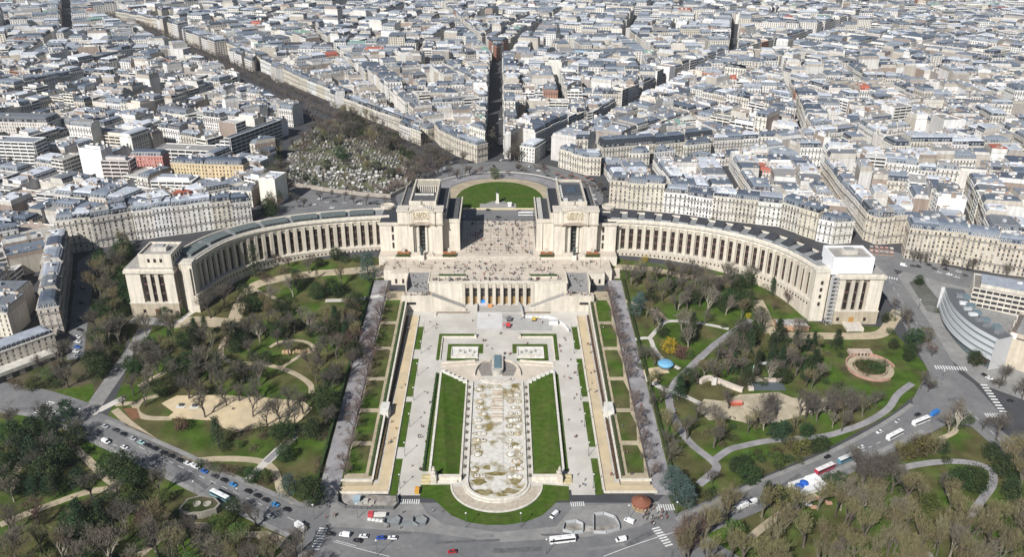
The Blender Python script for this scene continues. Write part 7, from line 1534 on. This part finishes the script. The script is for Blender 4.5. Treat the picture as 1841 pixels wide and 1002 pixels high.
# sunken rotunda garden at the right
A = G(1565, 662); z = T(A[1]); t = thing('rotunda_garden', 'sunken round garden with pink brick ring wall below the right end pavilion', 'garden', (A[0], A[1], z))
for k, (r0, h, c) in enumerate(((14.5, 1.5, (.40, .24, .19)), (9.5, .9, (.38, .27, .21)))):
    q = MB(); kerb(q, circ(A[0], A[1], r0, r0 * .95, 32, 0, 300 if k == 0 else 359), .8, h, STONE, c); q.build('ring_wall', t)
q = MB(); strip(q, circ(A[0], A[1], 12, 11.4, 32, 0, 359), 3.4, .2, PATH); q.build('ring_path', t)
q = MB(); q.box(A[0] - 8, A[0] + 6, A[1] + 13, A[1] + 18, z, z + 3.4, STONE, (.45, .36, .29)); q.build('entrance_block', t)
for k in range(6):
    q = MB(); q.box(A[0] - 7.4 + k * 2.2, A[0] - 6.2 + k * 2.2, A[1] + 12.8, A[1] + 13, z + .2, z + 2.7, GLASS, (.04, .035, .03)); q.build('opening', t)
A = G(535, 632); z = T(A[1]); t = thing('rock_garden', 'orange rock outcrop with bare shrubs in the ring path of the left park', 'rocks', (A[0], A[1], z))
for k in range(9):
    q = MB(); x, y = A[0] - 8 + k * 1.9, A[1] - 1 + R.uniform(-1.2, 1.2); q.lathe([(1.6, z - .3), (1.4, z + .8), (.7, z + R.uniform(1.2, 1.9)), (.1, z + 2)], 6, STONE, jit((.40, .28, .16), .15), x, y); q.build('rock', t)
for i, px in enumerate(((326, 730), (350, 731))):
    blob('play_frame', 'small climbing box on a pale slab, %s one on the left playground' % ('left' if i == 0 else 'right'), 'play equipment', px, [('slab', [(-2.6, 2.6, -2.6, 2.6, 0, .12, (.6, .58, .53))]), ('box', [(-1.1, 1.1, -.8, .8, .12, 1.3, (.07, .07, .07))])])
# market stalls and terrace at the right, brown awnings at the round place
for i in range(10):
    px = (1566 + (i % 5) * 9, 449 + (i // 5) * 8 + (i % 5) * .8); A = G(*px); z = T(A[1]); t = thing('market_stall', 'pink and white awning, %s from the left, %s row of stalls at the right junction' % (ordn(i % 5), 'back' if i < 5 else 'front'), 'market stall', (A[0], A[1], z), 'market stalls at the right junction')
    q = MB(); c = R.choice([(.42, .30, .27), (.50, .47, .44), (.36, .22, .20), (.30, .28, .27)]); q.face([(A[0] - 1.3, A[1] - 1.1, z + 2.3), (A[0] + 1.3, A[1] - 1.1, z + 2.3), (A[0] + 1.3, A[1] + 1.1, z + 3), (A[0] - 1.3, A[1] + 1.1, z + 3)], PLAIN, c); q.build('awning', t)
    q = MB(); q.box(A[0] - 1.6, A[0] + 1.6, A[1] - 1, A[1] + .5, z, z + 1, PLAIN, (.3, .22, .18)); q.build('counter', t)
for i in range(8):
    px = (1000 + i * 9, 316 + (i % 3) * 4 + i); A = G(*px); z = T(A[1]); t = thing('cafe_awning', 'rust-brown cafe awning, %s from the left at the curved corner house' % ordn(i), 'awning', (A[0], A[1], z), 'cafe awnings on the round place')
    q = MB(); q.box(A[0] - 2, A[0] + 2, A[1] - 1.6, A[1] + 1.6, z + 2.6, z + 2.9, PLAIN, (.24, .12, .09)); q.build('cover', t); q = MB(); q.tube((A[0], A[1], z), (A[0], A[1], z + 2.6), .1, .1, 5, PLAIN, (.2, .2, .2)); q.build('post', t)
# ================================================================== LAMP POSTS
pm_ = MB(); pm_.tube((0, 0, 0), (0, 0, 8.5), .16, .09, 6, PLAIN, (.12, .125, .12)); POLE = pm_.mesh('pole'); lm_ = MB(); lm_.lathe([(.1, 8.4), (.45, 8.7), (.5, 9.0), (.12, 9.35)], 7, PLAIN, (.55, .55, .52)); LAMP = lm_.mesh('lantern')
def lamp(x, y, z, label, group):
    o = thing('lamp_post', label, 'lamp post', (x, y, z), group); link('pole', POLE, o); link('lantern', LAMP, o)
for s, sd in ((-1, 'left'), (1, 'right')):
    for k in range(7): lamp(s * 48.6, 336 + k * 25, Cz(336 + k * 25), 'slim lamp post, %s from the plaza along the %s pale walkway' % (ordn(k), sd), 'lamp posts along the walkways')
    for k in range(2): lamp(s * (66 + k * 8), 546 + 4 * k, 26.2, 'lamp post %s on the %s end of the terrace' % (('near the stairs', 'near the outer corner')[k], sd), 'lamp posts on the terrace')
for i, px in enumerate([(643, 933), (838, 950), (936, 950), (1129, 936), (678, 1000), (565, 935), (430, 905), (1215, 930), (982, 998), (352, 892), (1692, 690), (1650, 560), (150, 760)]):
    A = G(*px); lamp(A[0], A[1], T(A[1]), 'street lamp standing alone on the roadside, %s listed from left to right' % ordn(sorted([643, 838, 936, 1129, 678, 565, 430, 1215, 982, 352, 1692, 1650, 150]).index(px[0])), 'street lamps on the roads')
# ================================================================== PEOPLE
def person_mesh(nm, st, top, low, hair):
    me = bpy.data.meshes.new('skeleton'); lf, rf = st, -st
    V = [(0, 0, .92), (0, 0, 1.2), (0, 0, 1.42), (0, .02, 1.55), (0, .03, 1.70), (.19, 0, 1.40), (.25, -lf * .5, 1.14), (.24, -lf * .7 + .06, .88), (-.19, 0, 1.40), (-.25, -rf * .5, 1.14), (-.24, -rf * .7 + .06, .88), (.1, 0, .86), (.11, lf * .5, .47), (.11, lf - .05, .06), (.11, lf + .14, .04), (-.1, 0, .86), (-.11, rf * .5, .47), (-.11, rf - .05, .06), (-.11, rf + .14, .04)]
    E_ = [(0, 1), (1, 2), (2, 3), (3, 4), (2, 5), (5, 6), (6, 7), (2, 8), (8, 9), (9, 10), (0, 11), (11, 12), (12, 13), (13, 14), (0, 15), (15, 16), (16, 17), (17, 18)]
    rad = [.15, .15, .17, .06, .115, .08, .055, .04, .08, .055, .04, .1, .075, .05, .045, .1, .075, .05, .045]
    me.from_pydata(V, E_, []); o = bpy.data.objects.new('skeleton', me); COL.objects.link(o); md = o.modifiers.new('skin', 'SKIN')
    for i, r in enumerate(rad): me.skin_vertices[0].data[i].radius = (r, r)
    me.skin_vertices[0].data[0].use_root = True
    return o, (top, low, hair)
sk = [person_mesh('person', st, None, None, None)[0] for st in (0.03, .22, -.22)]
bpy.context.view_layer.update(); dg = bpy.context.evaluated_depsgraph_get()
base = []
for o in sk:
    e = o.evaluated_get(dg); m_ = e.to_mesh(); base.append(([tuple(v.co) for v in m_.vertices], [tuple(p.vertices) for p in m_.polygons])); e.to_mesh_clear()
for o in sk: m_ = o.data; bpy.data.objects.remove(o); bpy.data.meshes.remove(m_)
TOPS = [((.02, .02, .025), 'black'), ((.04, .05, .09), 'navy'), ((.10, .09, .08), 'dark grey'), ((.5, .48, .45), 'white'), ((.35, .04, .04), 'red'), ((.20, .16, .11), 'beige'), ((.08, .14, .25), 'blue'), ((.05, .07, .04), 'green')]
PM = []
for k in range(24):
    vs, fs = base[k % 3]; tc, tn = TOPS[k % 8]; q = MB(); lw = R.choice([(.02, .02, .03), (.04, .05, .10), (.06, .06, .06), (.15, .12, .09)]); hr = R.choice([(.02, .015, .01), (.08, .05, .03), (.2, .15, .1)])
    q.v = vs; q.f = fs
    for f in fs:
        z = sum(vs[i][2] for i in f) / len(f); x = abs(sum(vs[i][0] for i in f) / len(f)); y = sum(vs[i][1] for i in f) / len(f)
        q.m.append(PLAIN); q.c.append(hr if z > 1.68 or (z > 1.58 and y < .0) else (.45, .30, .22) if z > 1.5 or (x > .19 and z < .92) else tc if z > .9 else lw if z > .09 else (.03, .03, .03))
    PM.append((q.mesh('person'), tn))
PEO = []
def crowd(n, poly, where, zf, world=False, clump=0):
    pl = poly if world else None
    if not world: pl = [G(a, b, 0, zf) for a, b in poly]
    xs = [p[0] for p in pl]; ys = [p[1] for p in pl]; got = 0; last = None
    while got < n:
        if last and R.random() < .45: p = (last[0] + R.uniform(-1.1, 1.1), last[1] + R.uniform(-.8, .8))
        else: p = (R.uniform(min(xs), max(xs)), R.uniform(min(ys), max(ys)))
        if not inside(p, pl): last = None; continue
        last = p; got += 1; PEO.append((p[0], p[1], zf(p[1]), where))
flat = lambda z: (lambda y: z)
crowd(26, rect(-47, -38.5, 335, 500), 'on the left pale walkway', Cz, True); crowd(30, rect(38.5, 48, 335, 500), 'on the right pale walkway', Cz, True); crowd(16, rect(-60, -55, 345, 505), 'on the left sandy terrace', lambda y: Cz(y) + .1, True); crowd(18, rect(55, 60, 340, 505), 'on the right sandy terrace', lambda y: Cz(y) + .1, True)
crowd(44, rect(80, 88.5, 338, 500), 'on the right tree-lined alley', T, True); crowd(14, rect(-88, -80, 335, 500), 'on the left tree-lined alley', T, True); crowd(16, rect(67.5, 70, 345, 520), 'on the path by the right beds', T, True)
crowd(46, [(1150, 928), (1165, 905), (1195, 915), (1200, 935), (1180, 948), (1160, 940)], 'in the crowd by the carousel', lambda y: T(y) + .1); crowd(9, [(585, 925), (605, 925), (605, 950), (585, 950)], 'on the plaza corner at lower left', lambda y: T(y) + .1); crowd(6, [(650, 920), (800, 920), (790, 960), (700, 960)], 'on the plaza near the site fences', lambda y: T(y) + .1)
crowd(10, rect(-30, 32, 472, 488), 'between the square pools', Cz, True); crowd(12, rect(-14, 14, 452, 470), 'above the water cannons', Cz, True); crowd(14, rect(18.5, 32, 346, 370), 'resting on the right sunken lawn', lambda y: Cz(y) + .12, True); crowd(9, rect(-36, 36, 496, 512), 'around the stage slab', Cz, True); crowd(12, [(1262, 728), (1400, 715), (1520, 730), (1300, 760)], 'on the aquarium sand', T); crowd(7, [(1205, 730), (1216, 730), (1245, 800), (1235, 800)], 'on the winding right park path', T); crowd(5, [(330, 735), (520, 735), (500, 760), (400, 760)], 'on the left playground', T)
crowd(26, rect(47, 65, 516.6, 522.6), 'on the right stair landing', flat(19.2), True); crowd(26, rect(-65, -47, 516.6, 522.6), 'on the left stair landing', flat(19.2), True); crowd(14, rect(50, 62, 525, 540), 'on the right grey stairs', lambda y: 26.2 - (541 - y) * 6.6 / 18, True); crowd(14, rect(-62, -50, 525, 540), 'on the left grey stairs', lambda y: 26.2 - (541 - y) * 6.6 / 18, True)
crowd(130, rect(-46, 46, 524.8, 530), 'on the theatre roof', flat(26.95), True); crowd(110, rect(-40, 40, 535, 548), 'along the terrace edge', flat(26.25), True); crowd(100, rect(-76, 76, 546, 561), 'on the wide terrace', flat(26.25), True); crowd(240, rect(-22, 27, 569, 640), 'on the parvis', flat(28.05), True); crowd(60, rect(-26, 30, 626, 642), 'at the far end of the parvis', flat(28.05), True)
PEO.sort(key=lambda p: p[0] ** 2 + p[1] ** 2 + (p[2] - CAMH) ** 2)
grp = {}
for p in PEO[:298]: grp.setdefault(p[3], []).append(p)
for where, lst in grp.items():
    lst.sort(key=lambda p: proj(*p[:3])[0])
    for i, (x, y, z, _w) in enumerate(lst):
        me, tn = R.choice(PM); link('person', me, None, (x, y, z), R.random() * 6.28, R.uniform(.98, 1.12), label='person in %s top, %s from the left %s' % (tn, ordn(i), where), category='person', group='people ' + where)
q = MB()
for (x, y, z, _w) in PEO[298:]:
    vs, fs = base[R.randrange(3)]; a = R.random() * 6.28; ca, sa = math.cos(a), math.sin(a); n0 = len(q.v); tc, _ = R.choice(TOPS); k = R.uniform(.98, 1.1)
    q.v.extend([(x + (u * ca - v * sa) * k, y + (u * sa + v * ca) * k, z + w_ * k) for u, v, w_ in vs])
    for f in fs: q.f.append(tuple(i + n0 for i in f)); zz = sum(vs[i][2] for i in f) / len(f); q.m.append(PLAIN); q.c.append((.2, .13, .1) if zz > 1.5 else tc if zz > .9 else (.04, .045, .06))
q.build('crowd', label='crowd of small figures scattered over the terrace and the parvis', category='crowd', kind='stuff')
hz = MB(); hz.box(-2700, 2700, -300, 2800, -3, 290, bottom=True); h_ = hz.build('haze', kind='stuff'); hm = bpy.data.materials.new('haze'); hm.use_nodes = True; hn = hm.node_tree; hn.nodes.clear()
ho = hn.nodes.new('ShaderNodeOutputMaterial'); hv = hn.nodes.new('ShaderNodeVolumePrincipled'); hv.inputs['Color'].default_value = (.78, .87, 1, 1); hv.inputs['Density'].default_value = .00005; hv.inputs['Anisotropy'].default_value = .2; hn.links.new(hv.outputs[0], ho.inputs['Volume'])
h_.data.materials.clear(); h_.data.materials.append(hm)
print('VEH', NV[0], 'PEO', len(PEO), 'OBJ', len(bpy.data.objects))
